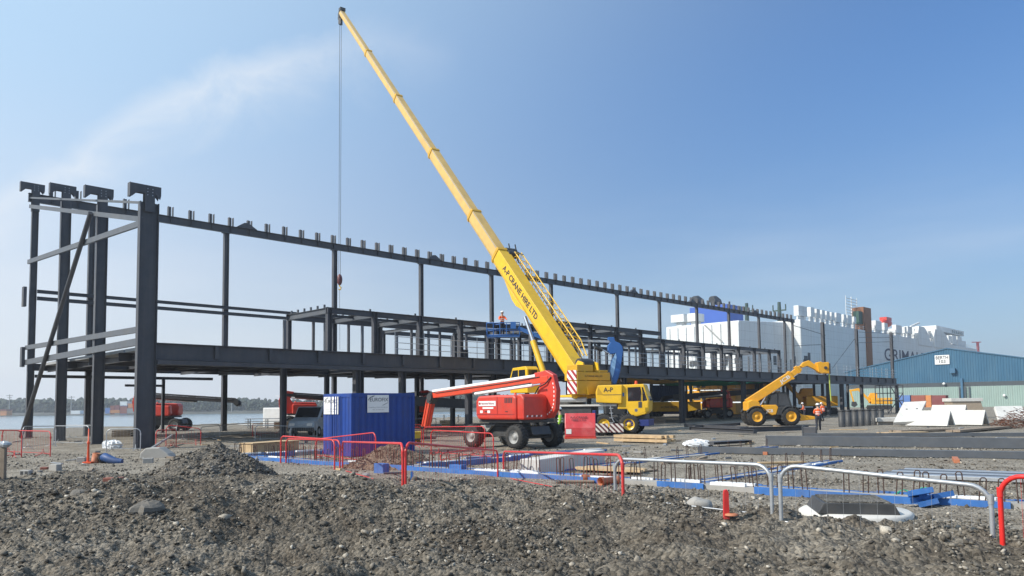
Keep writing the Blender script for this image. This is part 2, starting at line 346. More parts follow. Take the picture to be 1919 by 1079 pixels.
def corrug(mb, p, xdir, L, z0, z1, pitch=0.25, depth=0.04, flat=0.35, out=None):
    """trapezoid profiled sheet from p along xdir; z0,z1 numbers or functions of the run; out = outward direction"""
    p = Vector(p); xd = Vector(xdir).normalized(); out = Vector(out).normalized(); xs = []; x = 0; k = 0
    while x < L - 1e-6:
        xs += [(x, 0), (x + pitch * flat, 0), (x + pitch * 0.5, depth), (x + pitch * (0.5 + flat), depth)]; x += pitch
    xs = [a for a in xs if a[0] <= L] + [(L, 0)]
    fz = lambda f, a: f(a) if callable(f) else f
    vs = []; fs = []
    for a, d in xs:
        q = p + xd * a + out * d; vs += [(q.x, q.y, fz(z0, a)), (q.x, q.y, fz(z1, a))]
    for i in range(len(xs) - 1): fs.append((2 * i, 2 * i + 2, 2 * i + 3, 2 * i + 1))
    return mb.add(vs, fs)
# ------------------------------------------------------------------ terrain
def vnoise(x, y, seed=0):
    xi = np.floor(x).astype(np.int64); yi = np.floor(y).astype(np.int64); xf = x - xi; yf = y - yi
    def h(a, b):
        n = (a * 374761393 + b * 668265263 + seed * 1442695041) & 0x7fffffff
        n = ((n ^ (n >> 13)) * 1274126177) & 0x7fffffff
        return ((n ^ (n >> 16)) & 0xffff) / 65535.0
    u = xf * xf * (3 - 2 * xf); v = yf * yf * (3 - 2 * yf)
    a = h(xi, yi) * (1 - u) + h(xi + 1, yi) * u; b = h(xi, yi + 1) * (1 - u) + h(xi + 1, yi + 1) * u
    return (a * (1 - v) + b * v) * 2 - 1
def sstep(a, b, x):
    t = np.clip((x - a) / (b - a), 0, 1); return t * t * (3 - 2 * t)
def terrain(x, y, fine=True):
    x = np.asarray(x, float); y = np.asarray(y, float)
    u = (x - D0.x) * U.x + (y - D0.y) * U.y; v = (x - D0.x) * V.x + (y - D0.y) * V.y
    wob = vnoise(x * 0.5, y * 0.5, 3) * 0.7 + vnoise(x * 1.3, y * 1.3, 33) * 0.3
    bm = (1 - sstep(-3.1, -1.7, u + wob)) * (1 - sstep(16.2, 20, y + wob * 1.2))
    h = bm * (0.40 + 0.13 * vnoise(x * 0.42 + 5, y * 0.42, 4) + 0.08 * vnoise(x * 1.1, y * 1.1, 5))
    # left bank, hollows and crests of the tipped spoil
    for cx, cy, rx, ry, a in ((-5.4, 13.6, 2.4, 2.3, 0.27), (-8.6, 14.5, 2.6, 2.6, 0.14), (4.5, 9.5, 1.0, 1.0, -0.20), (-3.2, 9.0, 1.6, 1.6, -0.24), (-5.8, 8.0, 2.2, 1.5, -0.20), (1.4, 12.0, 1.3, 1.2, 0.16), (-0.6, 15.5, 1.2, 1.2, 0.12),
                          (3.0, 10.2, 1.0, 0.9, 0.10), (-2.2, 15.3, 0.8, 0.9, -0.16), (0.6, 8.7, 1.5, 1.0, -0.14), (3.9, 7.9, 1.2, 0.9, 0.10), (-1.6, 12.2, 1.1, 0.8, 0.10), (-2.8, 13.6, 0.9, 1.0, 0.10)):
        h = h + bm * a * np.exp(-((x - cx) / rx) ** 2 - ((y - cy) / ry) ** 2)
    h += 0.022 * vnoise(x * 0.8, y * 0.8, 8) * (1 - bm)
    if fine:
        near = np.clip((26 - y) / 14, 0, 1)
        h += (0.16 + 0.84 * bm) * near * (0.075 * vnoise(x * 2.2, y * 2.2, 6) + 0.045 * vnoise(x * 5.7, y * 5.7, 7) + 0.030 * vnoise(x * 12, y * 12, 9) + 0.020 * np.abs(vnoise(x * 27, y * 27, 10)))
        # machine track marks, running aslant
        a = x * 0.86 + y * 0.5; b = -x * 0.5 + y * 0.86
        tr = np.exp(-((b - 10.3) / 0.9) ** 2) * sstep(-3.0, 0.5, a + 3) + np.exp(-((b - 6.2) / 0.8) ** 2) + 0.8 * np.exp(-((b - 8.2) / 0.5) ** 2)
        h += bm * near * tr * 0.055 * np.sin(b * 17 + 3.0 * vnoise(a * 0.7, b * 0.7, 12)) * (0.5 + 0.5 * vnoise(a * 0.8, b * 3, 11))
    # quay edge
    return h
QUAY_V = 52.0
SEA = -4.0
def GT(px, py):
    d = ray(px, py); lo = 3.0
    for k in range(900):
        t = 3.0 * (1.006 ** k); p = CO + d * t
        if p[2] < float(terrain(p[0], p[1], False)): break
        lo = t
    hi = t
    for _ in range(20):
        mid = (lo + hi) / 2; p = CO + d * mid
        if p[2] < float(terrain(p[0], p[1], False)): hi = mid
        else: lo = mid
    p = CO + d * hi
    return Vector((p[0], p[1], float(terrain(p[0], p[1], False))))
def fast_mesh(name, co, quads, m, mats=None, smooth=True, tris=False):
    me = bpy.data.meshes.new(name); k = 3 if tris else 4
    me.vertices.add(len(co)); me.vertices.foreach_set('co', np.ascontiguousarray(co, dtype=np.float32).ravel())
    nq = len(quads); me.loops.add(nq * k); me.loops.foreach_set('vertex_index', np.ascontiguousarray(quads, dtype=np.int32).ravel())
    me.polygons.add(nq); me.polygons.foreach_set('loop_start', np.arange(0, nq * k, k, dtype=np.int32))
    if smooth: me.polygons.foreach_set('use_smooth', np.ones(nq, dtype=bool))
    me.update(calc_edges=True); me.materials.append(m)
    o = bpy.data.objects.new(name, me); COL.objects.link(o); return o
def earth_mat(name, stops, bump=1.0, cell=26.0, stonecol=0.5, spoil=None):
    m = bpy.data.materials.new(name); m.use_nodes = True; t = m.node_tree; b = t.nodes['Principled BSDF']
    b.inputs['Roughness'].default_value = 0.95; b.inputs['Specular IOR Level'].default_value = 0.2
    g = N(t, 'ShaderNodeNewGeometry')
    n1 = N(t, 'ShaderNodeTexNoise'); n1.inputs['Scale'].default_value = 0.85; n1.inputs['Detail'].default_value = 9; n1.inputs['Roughness'].default_value = 0.62
    n2 = N(t, 'ShaderNodeTexNoise'); n2.inputs['Scale'].default_value = 9; n2.inputs['Detail'].default_value = 8; n2.inputs['Roughness'].default_value = 0.7
    vo = N(t, 'ShaderNodeTexVoronoi'); vo.inputs['Scale'].default_value = cell; vo.inputs['Randomness'].default_value = 1.0
    vo2 = N(t, 'ShaderNodeTexVoronoi'); vo2.inputs['Scale'].default_value = cell * 0.36
    for n in (n1, n2, vo, vo2): t.links.new(g.outputs['Position'], n.inputs['Vector'])
    cr = N(t, 'ShaderNodeValToRGB'); e = cr.color_ramp.elements
    e[0].position = 0.30; e[0].color = (*stops[0], 1); e[1].position = 0.72; e[1].color = (*stops[2], 1)
    k = e.new(0.5); k.color = (*stops[1], 1)
    t.links.new(n1.outputs[0], cr.inputs[0]); colr = cr.outputs[0]
    if spoil:                                    # dimmer light on the berm painted in as darker soil, where the sheet carries it
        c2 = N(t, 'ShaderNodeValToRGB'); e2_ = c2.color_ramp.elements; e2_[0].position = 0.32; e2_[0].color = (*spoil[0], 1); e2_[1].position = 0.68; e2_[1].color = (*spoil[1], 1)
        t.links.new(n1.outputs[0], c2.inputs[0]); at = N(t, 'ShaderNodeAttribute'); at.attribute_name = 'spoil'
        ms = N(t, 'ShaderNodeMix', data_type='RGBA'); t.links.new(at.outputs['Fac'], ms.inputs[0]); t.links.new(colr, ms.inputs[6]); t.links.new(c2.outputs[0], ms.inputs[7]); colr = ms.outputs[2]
    sc = N(t, 'ShaderNodeSeparateColor'); t.links.new(vo.outputs['Color'], sc.inputs[0])
    mr = N(t, 'ShaderNodeMapRange'); t.links.new(sc.outputs[0], mr.inputs[0]); mr.inputs[3].default_value = 1 - stonecol; mr.inputs[4].default_value = 1 + stonecol
    mr2 = N(t, 'ShaderNodeMapRange'); t.links.new(n2.outputs[0], mr2.inputs[0]); mr2.inputs[1].default_value = 0.3; mr2.inputs[2].default_value = 0.7; mr2.inputs[3].default_value = 0.72; mr2.inputs[4].default_value = 1.28
    mx = N(t, 'ShaderNodeMix', data_type='RGBA', blend_type='MULTIPLY'); mx.inputs[0].default_value = 1
    t.links.new(colr, mx.inputs[6]); t.links.new(math_n(t, 'MULTIPLY', mr.outputs[0], mr2.outputs[0]), mx.inputs[7])
    t.links.new(mx.outputs[2], b.inputs['Base Color'])
    hgt = math_n(t, 'ADD', math_n(t, 'MULTIPLY', vo.outputs['Distance'], -0.6), math_n(t, 'MULTIPLY', vo2.outputs['Distance'], -0.8))
    hgt = math_n(t, 'ADD', hgt, math_n(t, 'MULTIPLY', n2.outputs[0], 1.2))
    bp = N(t, 'ShaderNodeBump'); bp.inputs['Strength'].default_value = bump; bp.inputs['Distance'].default_value = 0.045
    t.links.new(hgt, bp.inputs['Height']); t.links.new(bp.outputs[0], b.inputs['Normal'])
    return m
gmat = earth_mat('site_hardcore', [(0.170, 0.142, 0.110), (0.265, 0.234, 0.190), (0.350, 0.315, 0.262)], spoil=[(0.066, 0.053, 0.040), (0.158, 0.138, 0.110)])  # spoil: darker soil tones with the berm's dimmer light put into the colour
# one sheet, fine near the camera, to the quay edge
rows = [2.2 * 1.0048 ** k for k in range(0, 545)]
y_ = rows[-1]
while y_ < 420: rows.append(y_); y_ *= 1.03
rows = np.array(sorted(set(rows))); slopes = np.concatenate([np.linspace(-1.6, -0.78, 60)[:-1], np.linspace(-0.78, 0.78, 860), np.linspace(0.78, 1.6, 60)[1:]])
YY, SS = np.meshgrid(rows, slopes, indexing='ij'); XX = YY * SS
ZZ = terrain(XX, YY)
vv = (XX - D0.x) * V.x + (YY - D0.y) * V.y
# clamp to the quay edge, then a vertical quay wall down to the water
ex = np.maximum(0, vv - QUAY_V); XX2 = XX - V.x * ex; YY2 = YY - V.y * ex
co = np.stack([XX2, YY2, np.where(ex > 0, SEA - 1.0, ZZ)], -1).reshape(-1, 3)
nr, ns = XX.shape; idx = np.arange(nr * ns).reshape(nr, ns)
quads = np.stack([idx[:-1, :-1], idx[:-1, 1:], idx[1:, 1:], idx[1:, :-1]], -1).reshape(-1, 4)
exf = ex.reshape(-1); keep = ~(exf[quads] > 0).all(1)
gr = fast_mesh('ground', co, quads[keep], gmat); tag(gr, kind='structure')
at_ = gr.data.attributes.new('spoil', 'FLOAT', 'POINT'); uu_ = (XX - D0.x) * U.x + (YY - D0.y) * U.y  # spoil masks the berm, where dimmer light is painted into the ground colour
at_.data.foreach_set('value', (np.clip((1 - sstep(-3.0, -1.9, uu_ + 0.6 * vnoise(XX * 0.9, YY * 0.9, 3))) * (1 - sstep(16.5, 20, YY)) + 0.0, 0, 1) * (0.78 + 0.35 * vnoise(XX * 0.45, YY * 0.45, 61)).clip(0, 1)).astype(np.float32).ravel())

# ------------------------------------------------------------------ gravel
def ico():
    t = (1 + 5 ** 0.5) / 2
    v = np.array([(-1, t, 0), (1, t, 0), (-1, -t, 0), (1, -t, 0), (0, -1, t), (0, 1, t), (0, -1, -t), (0, 1, -t), (t, 0, -1), (t, 0, 1), (-t, 0, -1), (-t, 0, 1)], float)
    f = np.array([(0, 11, 5), (0, 5, 1), (0, 1, 7), (0, 7, 10), (0, 10, 11), (1, 5, 9), (5, 11, 4), (11, 10, 2), (10, 7, 6), (7, 1, 8), (3, 9, 4), (3, 4, 2), (3, 2, 6), (3, 6, 8), (3, 8, 9), (4, 9, 5), (2, 4, 11), (6, 2, 10), (8, 6, 7), (9, 8, 1)])
    return v / np.linalg.norm(v[0]), f
nrg = np.random.default_rng(11)
def stones(name, x, y, z, r, m, sink=0.38):
    n = len(x); bv, bf = ico()
    jit = 1 + nrg.uniform(-0.42, 0.42, (n, 12, 1)); sc = nrg.uniform(0.45, 1.35, (n, 1, 3)); sc[:, :, 2] *= 0.70
    v = bv[None] * jit * sc * r[:, None, None]
    a = nrg.uniform(0, 6.283, n); ca, sa = np.cos(a), np.sin(a); ti = nrg.normal(0, 0.45, n); ct, st = np.cos(ti), np.sin(ti)
    y1 = v[:, :, 1] * ct[:, None] - v[:, :, 2] * st[:, None]; z1 = v[:, :, 1] * st[:, None] + v[:, :, 2] * ct[:, None]
    x2 = v[:, :, 0] * ca[:, None] - y1 * sa[:, None]; y2 = v[:, :, 0] * sa[:, None] + y1 * ca[:, None]
    vv_ = np.stack([x2 + x[:, None], y2 + y[:, None], z1 + (z + r * sink)[:, None]], -1).reshape(-1, 3)
    ff = (bf[None] + (np.arange(n) * 12)[:, None, None]).reshape(-1, 3)
    return fast_mesh(name, vv_, ff, m, smooth=False, tris=True)
def stone_mat(name, cols):
    m = bpy.data.materials.new(name); m.use_nodes = True; t = m.node_tree; b = t.nodes['Principled BSDF']; b.inputs['Roughness'].default_value = 0.85; b.inputs['Specular IOR Level'].default_value = 0.3
    g = N(t, 'ShaderNodeNewGeometry'); cr = N(t, 'ShaderNodeValToRGB'); e = cr.color_ramp.elements
    for i, (p, c) in enumerate(cols):
        k = e[i] if i < 2 else e.new(p)
        k.position = p; k.color = (*c, 1)
    t.links.new(g.outputs['Random Per Island'], cr.inputs[0])
    n2 = N(t, 'ShaderNodeTexNoise'); n2.inputs['Scale'].default_value = 45; n2.inputs['Detail'].default_value = 4; t.links.new(g.outputs['Position'], n2.inputs['Vector'])
    mr = N(t, 'ShaderNodeMapRange'); t.links.new(n2.outputs[0], mr.inputs[0]); mr.inputs[1].default_value = 0.3; mr.inputs[2].default_value = 0.7; mr.inputs[3].default_value = 0.7; mr.inputs[4].default_value = 1.3
    mx = N(t, 'ShaderNodeMix', data_type='RGBA', blend_type='MULTIPLY'); mx.inputs[0].default_value = 1
    t.links.new(cr.outputs[0], mx.inputs[6]); t.links.new(mr.outputs[0], mx.inputs[7]); t.links.new(mx.outputs[2], b.inputs['Base Color'])
    return m
smat = stone_mat('broken_stone', [(0.0, (0.062, 0.053, 0.042)), (1.0, (0.52, 0.48, 0.41)), (0.35, (0.105, 0.092, 0.075)), (0.66, (0.155, 0.138, 0.113)), (0.88, (0.25, 0.222, 0.182)), (0.96, (0.40, 0.36, 0.30))])
def scatter(n, ya, yb, ra, rb, pw):
    y = np.sqrt(nrg.uniform(ya ** 2, yb ** 2, n)); x = y * nrg.uniform(-0.80, 0.80, n)
    q = nrg.uniform(0, 1, n); r = ra * (rb / ra) ** (q ** pw)
    return x, y, r
SX, SY, SR = [], [], []
for args in ((80000, 5.0, 12.5, 0.005, 0.038, 2.7), (56000, 10, 20, 0.008, 0.042, 2.5), (14000, 18, 34, 0.015, 0.055, 2.2), (420, 5.5, 18, 0.040, 0.10, 2.2)):
    x, y, r = scatter(*args)
    k = 1.5 * vnoise(x * 0.8, y * 0.8, 21) + 0.8 * vnoise(x * 2.3, y * 2.3, 22) + nrg.uniform(-1, 1, len(x)) > (0.0 if args[0] > 1000 else -0.6)
    b_t = -x * 0.5 + y * 0.86; trk = np.exp(-((b_t - 10.3) / 0.9) ** 2) * sstep(-3.0, 0.5, x * 0.86 + y * 0.5 + 3) + np.exp(-((b_t - 6.2) / 0.8) ** 2)
    k &= nrg.uniform(0, 1, len(x)) > 0.75 * np.clip(trk, 0, 1)
    SX.append(x[k]); SY.append(y[k]); SR.append(r[k])
sx_, sy__, sr_ = map(np.concatenate, (SX, SY, SR))
gv = stones('gravel', sx_, sy__, terrain(sx_, sy__), sr_, smat); tag(gv, kind='stuff')

# heaps of spoil: each its own mesh with its own stones
def heap(name, label, cx, cy, h, rx, ry, m, seed, nst, sm, rr=(0.015, 0.05), pw=1.0):
    zb = float(terrain(cx, cy, False))
    t = thing(name, label, 'spoil heap', (cx, cy, zb))
    n = 110; g = np.linspace(-1.25, 1.25, n); A, B = np.meshgrid(g, g, indexing='ij'); rad = np.sqrt(A * A + B * B)
    wob = 1 + 0.22 * vnoise(A * 1.7 + seed, B * 1.7, seed) + 0.1 * vnoise(A * 4 + seed, B * 4, seed + 1)
    prof = np.clip(1 - rad / wob, -0.4, 1); prof = np.where(prof > 0, prof ** 0.92 * (1 - 0.12 * prof), prof)
    z = h * prof + 0.05 * vnoise(A * rx * 5, B * ry * 5, seed + 2) + 0.03 * vnoise(A * rx * 13, B * ry * 13, seed + 3)
    base = terrain(A * rx + cx, B * ry + cy, False) - zb
    co = np.stack([A * rx, B * ry, z + base - 0.02], -1).reshape(-1, 3); ii = np.arange(n * n).reshape(n, n)
    q = np.stack([ii[:-1, :-1], ii[1:, :-1], ii[1:, 1:], ii[:-1, 1:]], -1).reshape(-1, 4)
    o = fast_mesh('earth', co, q, m); o.parent = t
    k = nrg.integers(0, n * n, nst); ok = (z.reshape(-1)[k] > 0.0); k = k[ok]
    s = stones('loose_stone', co[k, 0] + nrg.normal(0, 0.02, len(k)), co[k, 1] + nrg.normal(0, 0.02, len(k)), co[k, 2], rr[0] * (rr[1] / rr[0]) ** (nrg.uniform(0, 1, len(k)) ** 1.8), sm); s.parent = t; tag(s, kind='stuff')
    return t
dkearth = earth_mat('dark_spoil', [(0.085, 0.073, 0.060), (0.13, 0.115, 0.096), (0.18, 0.16, 0.135)])
brearth = earth_mat('brown_spoil', [(0.13, 0.092, 0.066), (0.175, 0.128, 0.094), (0.22, 0.165, 0.125)])
dstone = stone_mat('dark_stone', [(0.0, (0.07, 0.06, 0.05)), (1.0, (0.33, 0.30, 0.26)), (0.5, (0.13, 0.115, 0.096)), (0.8, (0.19, 0.17, 0.14))])
pk = P(412, 826, 18.6); heap('spoil_heap', 'dark grey pile of crushed stone left of the blue container', pk.x, pk.y, pk.z - 0.05, 1.55, 1.7, dkearth, 41, 2600, dstone, (0.016, 0.06))
pk = P(735, 824, 25.0); heap('spoil_heap', 'brown earth heap at the foot of the blue container', pk.x, pk.y, pk.z, 1.35, 1.4, brearth, 52, 900, dstone)
# a few boulders
for (px, py, rr, lab) in ((275, 962, 0.22, 'large dark boulder half buried in the left bank'), (300, 985, 0.10, None), (148, 930, 0.13, 'dark stone lump high on the left bank'),
                          (1310, 955, 0.16, 'pale rounded stone block beside the red post'), (1097, 982, 0.06, None), (1838, 1035, 0.075, None)):
    if not lab: continue
    p = GT(px, py); b = MB(); bl = random.Random(int(px)); b.blob((0, 0, 0), (rr * 1.25, rr, rr * 0.72), 14, 9, 0.0)
    b.v = [(v[0] * (1 + 0.16 * math.sin(7 * v[1] / rr + px)), v[1] * (1 + 0.14 * math.cos(5 * v[2] / rr + px)), v[2] * (1 + 0.15 * math.sin(4 * v[0] / rr))) for v in b.v]
    if px != 1310: b.v = [tuple(c * (1 + bl.uniform(-0.07, 0.07)) for c in v) for v in b.v]; b.sm = [False] * len(b.sm)
    o = b.build('boulder', conc2 if px == 1310 else pmat('boulder_stone_%d' % px, (0.15, 0.135, 0.115), 0.9, 0, 0.3, 6, 0.4, (0.08, 0.07, 0.06), bump=0.7, bscale=14), loc=(p.x, p.y, p.z + rr * (0.10 if px != 1310 else 0.4)), rotz=bl.uniform(0, 3))
    tag(o, lab, 'boulder')

# ------------------------------------------------------------------ water and far shore
wm = pmat('estuary_water', (0.20, 0.28, 0.33), 0.16, 0, 0.08, 0.02); t_ = wm.node_tree; b_ = t_.nodes['Principled BSDF']
wn = N(t_, 'ShaderNodeTexNoise'); wn.inputs['Scale'].default_value = 0.6; wn.inputs['Detail'].default_value = 4
wmp = N(t_, 'ShaderNodeMapping'); wmp.inputs['Scale'].default_value = (0.5, 1.5, 1); wtc = N(t_, 'ShaderNodeNewGeometry')
t_.links.new(wtc.outputs['Position'], wmp.inputs[0]); t_.links.new(wmp.outputs[0], wn.inputs['Vector'])
wb = N(t_, 'ShaderNodeBump'); wb.inputs['Strength'].default_value = 0.35; wb.inputs['Distance'].default_value = 0.3; t_.links.new(wn.outputs[0], wb.inputs['Height']); t_.links.new(wb.outputs[0], b_.inputs['Normal'])
tag(MB().add([(-2400, -100, SEA), (2600, -100, SEA), (2600, 1500, SEA), (-2400, 1500, SEA)], [(0, 1, 2, 3)]).build('water', wm), kind='structure')
fs = pmat('far_bank', (0.07, 0.07, 0.055), 0.95, 0, 0.4, 0.02)
b = MB(); n = 60; vs = []; q = []
for i in range(n + 1):
    x = -1500 + 3400 * i / n; yb = 660 + 25 * math.sin(i * 0.7) + 12 * math.sin(i * 2.1)
    vs += [(x, yb, SEA - 1), (x, yb + 6, SEA + 1.2), (x, yb + 60, SEA + 2.4), (x, yb + 800, SEA + 6)]
for i in range(n):
    for k in range(3): q.append((4 * i + k, 4 * i + 4 + k, 4 * i + 5 + k, 4 * i + 1 + k))
tag(b.add(vs, q).build('far_shore', fs), kind='structure')
# woodland on the far shore: many lumpy crowns of small faces
leaf = pmat('far_foliage', (0.042, 0.055, 0.030), 0.9, 0, 0.5, 0.12)
bv, bf = ico(); allv = []; allf = []; nv = 0
for i in range(1500):
    x = nrg.uniform(-900, 1000); y = 720 + nrg.uniform(0, 150) + 25 * math.sin(x * 0.01)
    hh = (9 + 3.5 * vnoise(np.array(x * 0.012), np.array(0.5), 77) + nrg.uniform(-1.5, 2.0)) * (1 + 0.0009 * (y - 720))
    for k in range(16):
        r = hh * nrg.uniform(0.10, 0.24)
        cx = x + nrg.normal(0, hh * 0.34); cy = y + nrg.normal(0, hh * 0.22); cz = SEA + 3 + hh * nrg.uniform(0.05, 0.98)
        allv.append(bv * (1 + nrg.uniform(-0.35, 0.35, (12, 1))) * r + np.array([cx, cy, cz])); allf.append(bf + nv); nv += 12
wd = fast_mesh('far_woodland', np.concatenate(allv), np.concatenate(allf), leaf, smooth=False, tris=True); tag(wd, kind='stuff')
# ------------------------------------------------------------------ the steel frame (u along the front, v into depth)
fr = thing('building_skeleton', 'dark two storey steel building frame under construction with a tall back row of columns', 'steel frame', tuple(D0), UA)
vA, _ = PU(60, 600, 0.0); vB, _ = PU(118, 600, 0.0); vC, _ = PU(187, 600, 0.0)
ZD = 5.30                                                   # deck level
def ZE(px, py, v): return P(px, py, W(0, v).y).z
def col(u, v, z0, z1, d, w, m=None, name='column'):
    b = MB(); b.ibeam((u, v, z0), (u, v, z1), d, w, (1, 0, 0), 0.035, 0.03)
    b.bx(u - d * 0.62, u + d * 0.62, v - w * 0.7, v + w * 0.7, z0, z0 + 0.04)
    return b.build(name, m or steel, fr)
# end frame: four columns with hammer heads
heads = []
for v, d, w, px, pyt in ((0.0, 0.92, 0.34, 266, 380), (vC, 0.58, 0.30, 187, 385), (vB, 0.58, 0.30, 120, 378), (vA, 0.42, 0.28, 66, 384)):
    zt = ZE(px, pyt, v)
    c = col(0, v, 0, zt, d, w)
    zc = ZE(px, {0.0: 349}.get(v, 353 if v == vC else (348 if v == vB else 345)), v)
    k = 1.0
    o = 0.0
    arm = [(-0.94, zc - 0.42), (-0.94, zc), (0.54, zc), (0.54, zc - 0.45), (0.49, zc - 0.66), (0.30, zc - 0.44), (0.24, zc - 0.40), (0.24, zt - 0.5), (-0.24, zt - 0.5), (-0.24, zc - 0.42), (-0.60, zc - 0.42), (-0.86, zc - 0.68), (-0.94, zc - 0.68)]
    b = MB()
    for dv in (-0.15, 0.15): b.prism(arm, v + dv - 0.012, v + dv + 0.012)
    b.bx(-0.97, -0.942, v - 0.18, v + 0.18, zc - 0.68, zc + 0.01)
    b.build('bracket', steel, fr); heads.append((v, zt, zc))
zA = ZE(64, 388, vA); zDt = ZE(255, 413, 0)
def ib(p, q, d, w, name='beam', m=None, upv=(0, 0, 1)):
    return MB().ibeam(p, q, d, w, upv, 0.022, 0.016).build(name, m or steel, fr)
# rails of the end frame, stopping at the column faces
vs_ = [0.0, vC, vB, vA]
def endrail(z0, z1, d, w, u=-0.33, m=None, name='end_rail'):
    return MB().bar((u, 0.0, z0), (u, vA, z1), w, d).build(name, m or steel2, fr)
endrail(zDt, zA, 0.26, 0.12); endrail(ZE(258, 382, 0), ZE(70, 372, vA), 0.12, 0.10)
endrail(ZE(255, 420, 0), ZE(61, 492, vA), 0.30, 0.14, name='brace')
endrail(ZE(254, 618, 0), ZE(56, 652, vA), 0.30, 0.14); endrail(ZD + 0.02, ZD + 0.02, 0.36, 0.16)
MB().tube([(-0.52, vA - 0.2, 0.1), (-0.52, vC + 0.3, ZE(183, 400, vC))], 0.14, 10).build('brace', steel, fr)
MB().bx(-0.62, -0.42, vA - 0.25, vA + 0.25, 5.0, 6.4).build('cleat', steel, fr); MB().bx(-0.62, -0.42, vA - 0.25, vA + 0.25, 9.3, 10.7).build('cleat', steel, fr)
# ---- tall back row
ZB0 = PV(293, 401, vA)[1]; ZB1 = PV(293, 415, vA)[1]; ZBT = ZB0; DB = max(0.5, ZB0 - ZB1)
uR = PV(1488, 601, vA)[0]
backu = [PV(px, 640, vA)[0] for px in (167, 421.5, 626.5, 789.5, 922, 1034, 1158, 1237, 1307, 1367, 1423, 1471, 1486)]
for u in backu: col(u, vA, 0, ZBT - DB - 0.005, 0.40, 0.34)
ib((-0.45, vA, ZBT - DB / 2), (uR + 0.3, vA, ZBT - DB / 2), DB, 0.30, 'top_beam')
for u in backu:                                         # cap plates, rail cleats and their bolts
    MB().bx(u - 0.34, u + 0.34, vA - 0.24, vA + 0.24, ZBT - DB - 0.06, ZBT - DB - 0.007).build('cap_plate', steel2, fr)
    for z in (10.42, 9.92): MB().bx(u - 0.16, u + 0.16, vA - 0.205, vA - 0.172, z - 0.18, z + 0.18).build('rail_cleat', steel2, fr)
for v, zt, zc in heads:
    b = MB()
    for r_ in range(3):
        for q in range(2): b.cyl((-0.12 + 0.24 * q, v - 0.185, zc - 0.18 - 0.16 * r_), (-0.12 + 0.24 * q, v - 0.163, zc - 0.18 - 0.16 * r_), 0.025, None, 6)
    b.build('bolt_group', galv, fr)
k = 0
step = 10.1 / 6
u = 1.05
while u < uR - 0.2 and k < 90:
    hv = rng.uniform(-0.03, 0.05); b = MB(); b.bx(u - 0.20, u - 0.17, vA - 0.15, vA + 0.15, ZBT + 0.003, ZBT + 0.78 + hv); b.bx(u + 0.17, u + 0.20, vA - 0.15, vA + 0.15, ZBT + 0.003, ZBT + 0.78 + hv)
    b.bx(u - 0.169, u + 0.05, vA - 0.01, vA + 0.01, ZBT + 0.003, ZBT + 0.78 + hv)
    b.bx(u - 0.012, u + 0.012, vA - 0.148, vA - 0.012, ZBT - DB + 0.025, ZBT - 0.024)
    b.build('rafter_stub', steel2 if k % 1 else steel, fr); u += step; k += 1
for px in (461, 813, 1185, 1294, 1411):
    u0 = PV(px, 460, vA)[0]; z0 = ZBT + 0.003
    MB().prism([(u0 - 0.95, z0), (u0 - 0.25, z0 + 0.46), (u0 + 0.1, z0 + 0.5), (u0 + 0.95, z0)], vA - 0.2, vA + 0.2).build('splice_plate', steel, fr)
for z, d in ((10.42, 0.24), (9.92, 0.26)):
    ib((0.2, vA - 0.28, z), (PV(1180, 645, vA)[0], vA - 0.28, z), d, 0.2, 'side_rail')
ib((0.2, vA - 0.05, 5.0), (uR, vA - 0.05, 5.0), 0.5, 0.24, 'floor_beam')
MB().bar((0.2, vA - 0.3, 4.35), (13.0, vA - 0.3, 4.35), 0.12, 0.22).build('side_rail', steel, fr)
MB().bar((6.2, vA - 0.3, 3.75), (9.0, vA - 0.3, 3.75), 0.12, 0.18).build('side_rail', steel, fr)
col(9.05, vA - 0.3, 0, 4.24, 0.2, 0.2)
MB().bx(3.7, 3.78, vA - 1.2, vA - 1.12, 0, 9.8).build('tie_rod', steel, fr)
# ---- front deck girder
uE = PV(1680, 716, 0.0)[0]
def girder(u0, u1, z1, d):
    b = MB().ibeam((u0, 0, z1 - d / 2), (u1, 0, z1 - d / 2), d, 0.36, (0, 0, 1), 0.04, 0.03); u = u0 + 3.1
    while u < u1 - 0.5: b.bx(u - 0.10, u + 0.10, -0.16, -0.017, z1 - d + 0.15, z1 - 0.05); u += 3.1
    return b
girder(0.47, uE, ZD, 0.86).build('deck_girder', steel, fr)
MB().bar((0.47, -0.05, 4.30), (uE, -0.05, 4.30), 0.5, 0.22).build('deck_girder', steel, fr)
for px, zt, d in ((668, 4.185, 0.36), (754, 4.185, 0.34), (878, 5.9, 0.42), (1169, 7.4, 0.42), (1277, 4.185, 0.5), (1393, 5.6, 0.5), (1577, 4.185, 0.62)):
    u = PV(px, 725, 0.0)[0]; zt2 = min(zt, 4.185)
    col(u, 0.0, 0, zt2, d, 0.36)
    if zt > 4.2: col(u, 0.36, ZD, zt, d * 0.9, 0.3)
for px, pyt in ((1547, 603), (1610, 616), (1675, 622)):
    u, z = PV(px, pyt, 0.0); col(u, 0.42, ZD, z, 0.5, 0.34); col(u, 0.0, 0, 4.185, 0.5, 0.34)
    for dz in (0.8, 2.2, 3.6): MB().bx(u, u + 0.5, 0.38, 0.46, z - dz, z - dz - 0.12).build('cleat', steel, fr)
# inner rows under the deck and floor beams
for v in (5.0, 10.2, 15.2):
    for k in range(11):
        u = 10.2 + 9.4 * k
        if u < uE - 6 and not (v > 6 and k == 0): col(u, v, 0, 4.6, 0.34, 0.3)
    ib((0.3, v, 4.84), (uE - 4, v, 4.84), 0.46, 0.24, 'floor_beam')
for k in range(34):
    u = 1.0 + 3.13 * k
    if u < uE - 1: ib((u, 0.3, 4.80), (u, vA - 0.3, 4.80), 0.30, 0.16, 'joist')
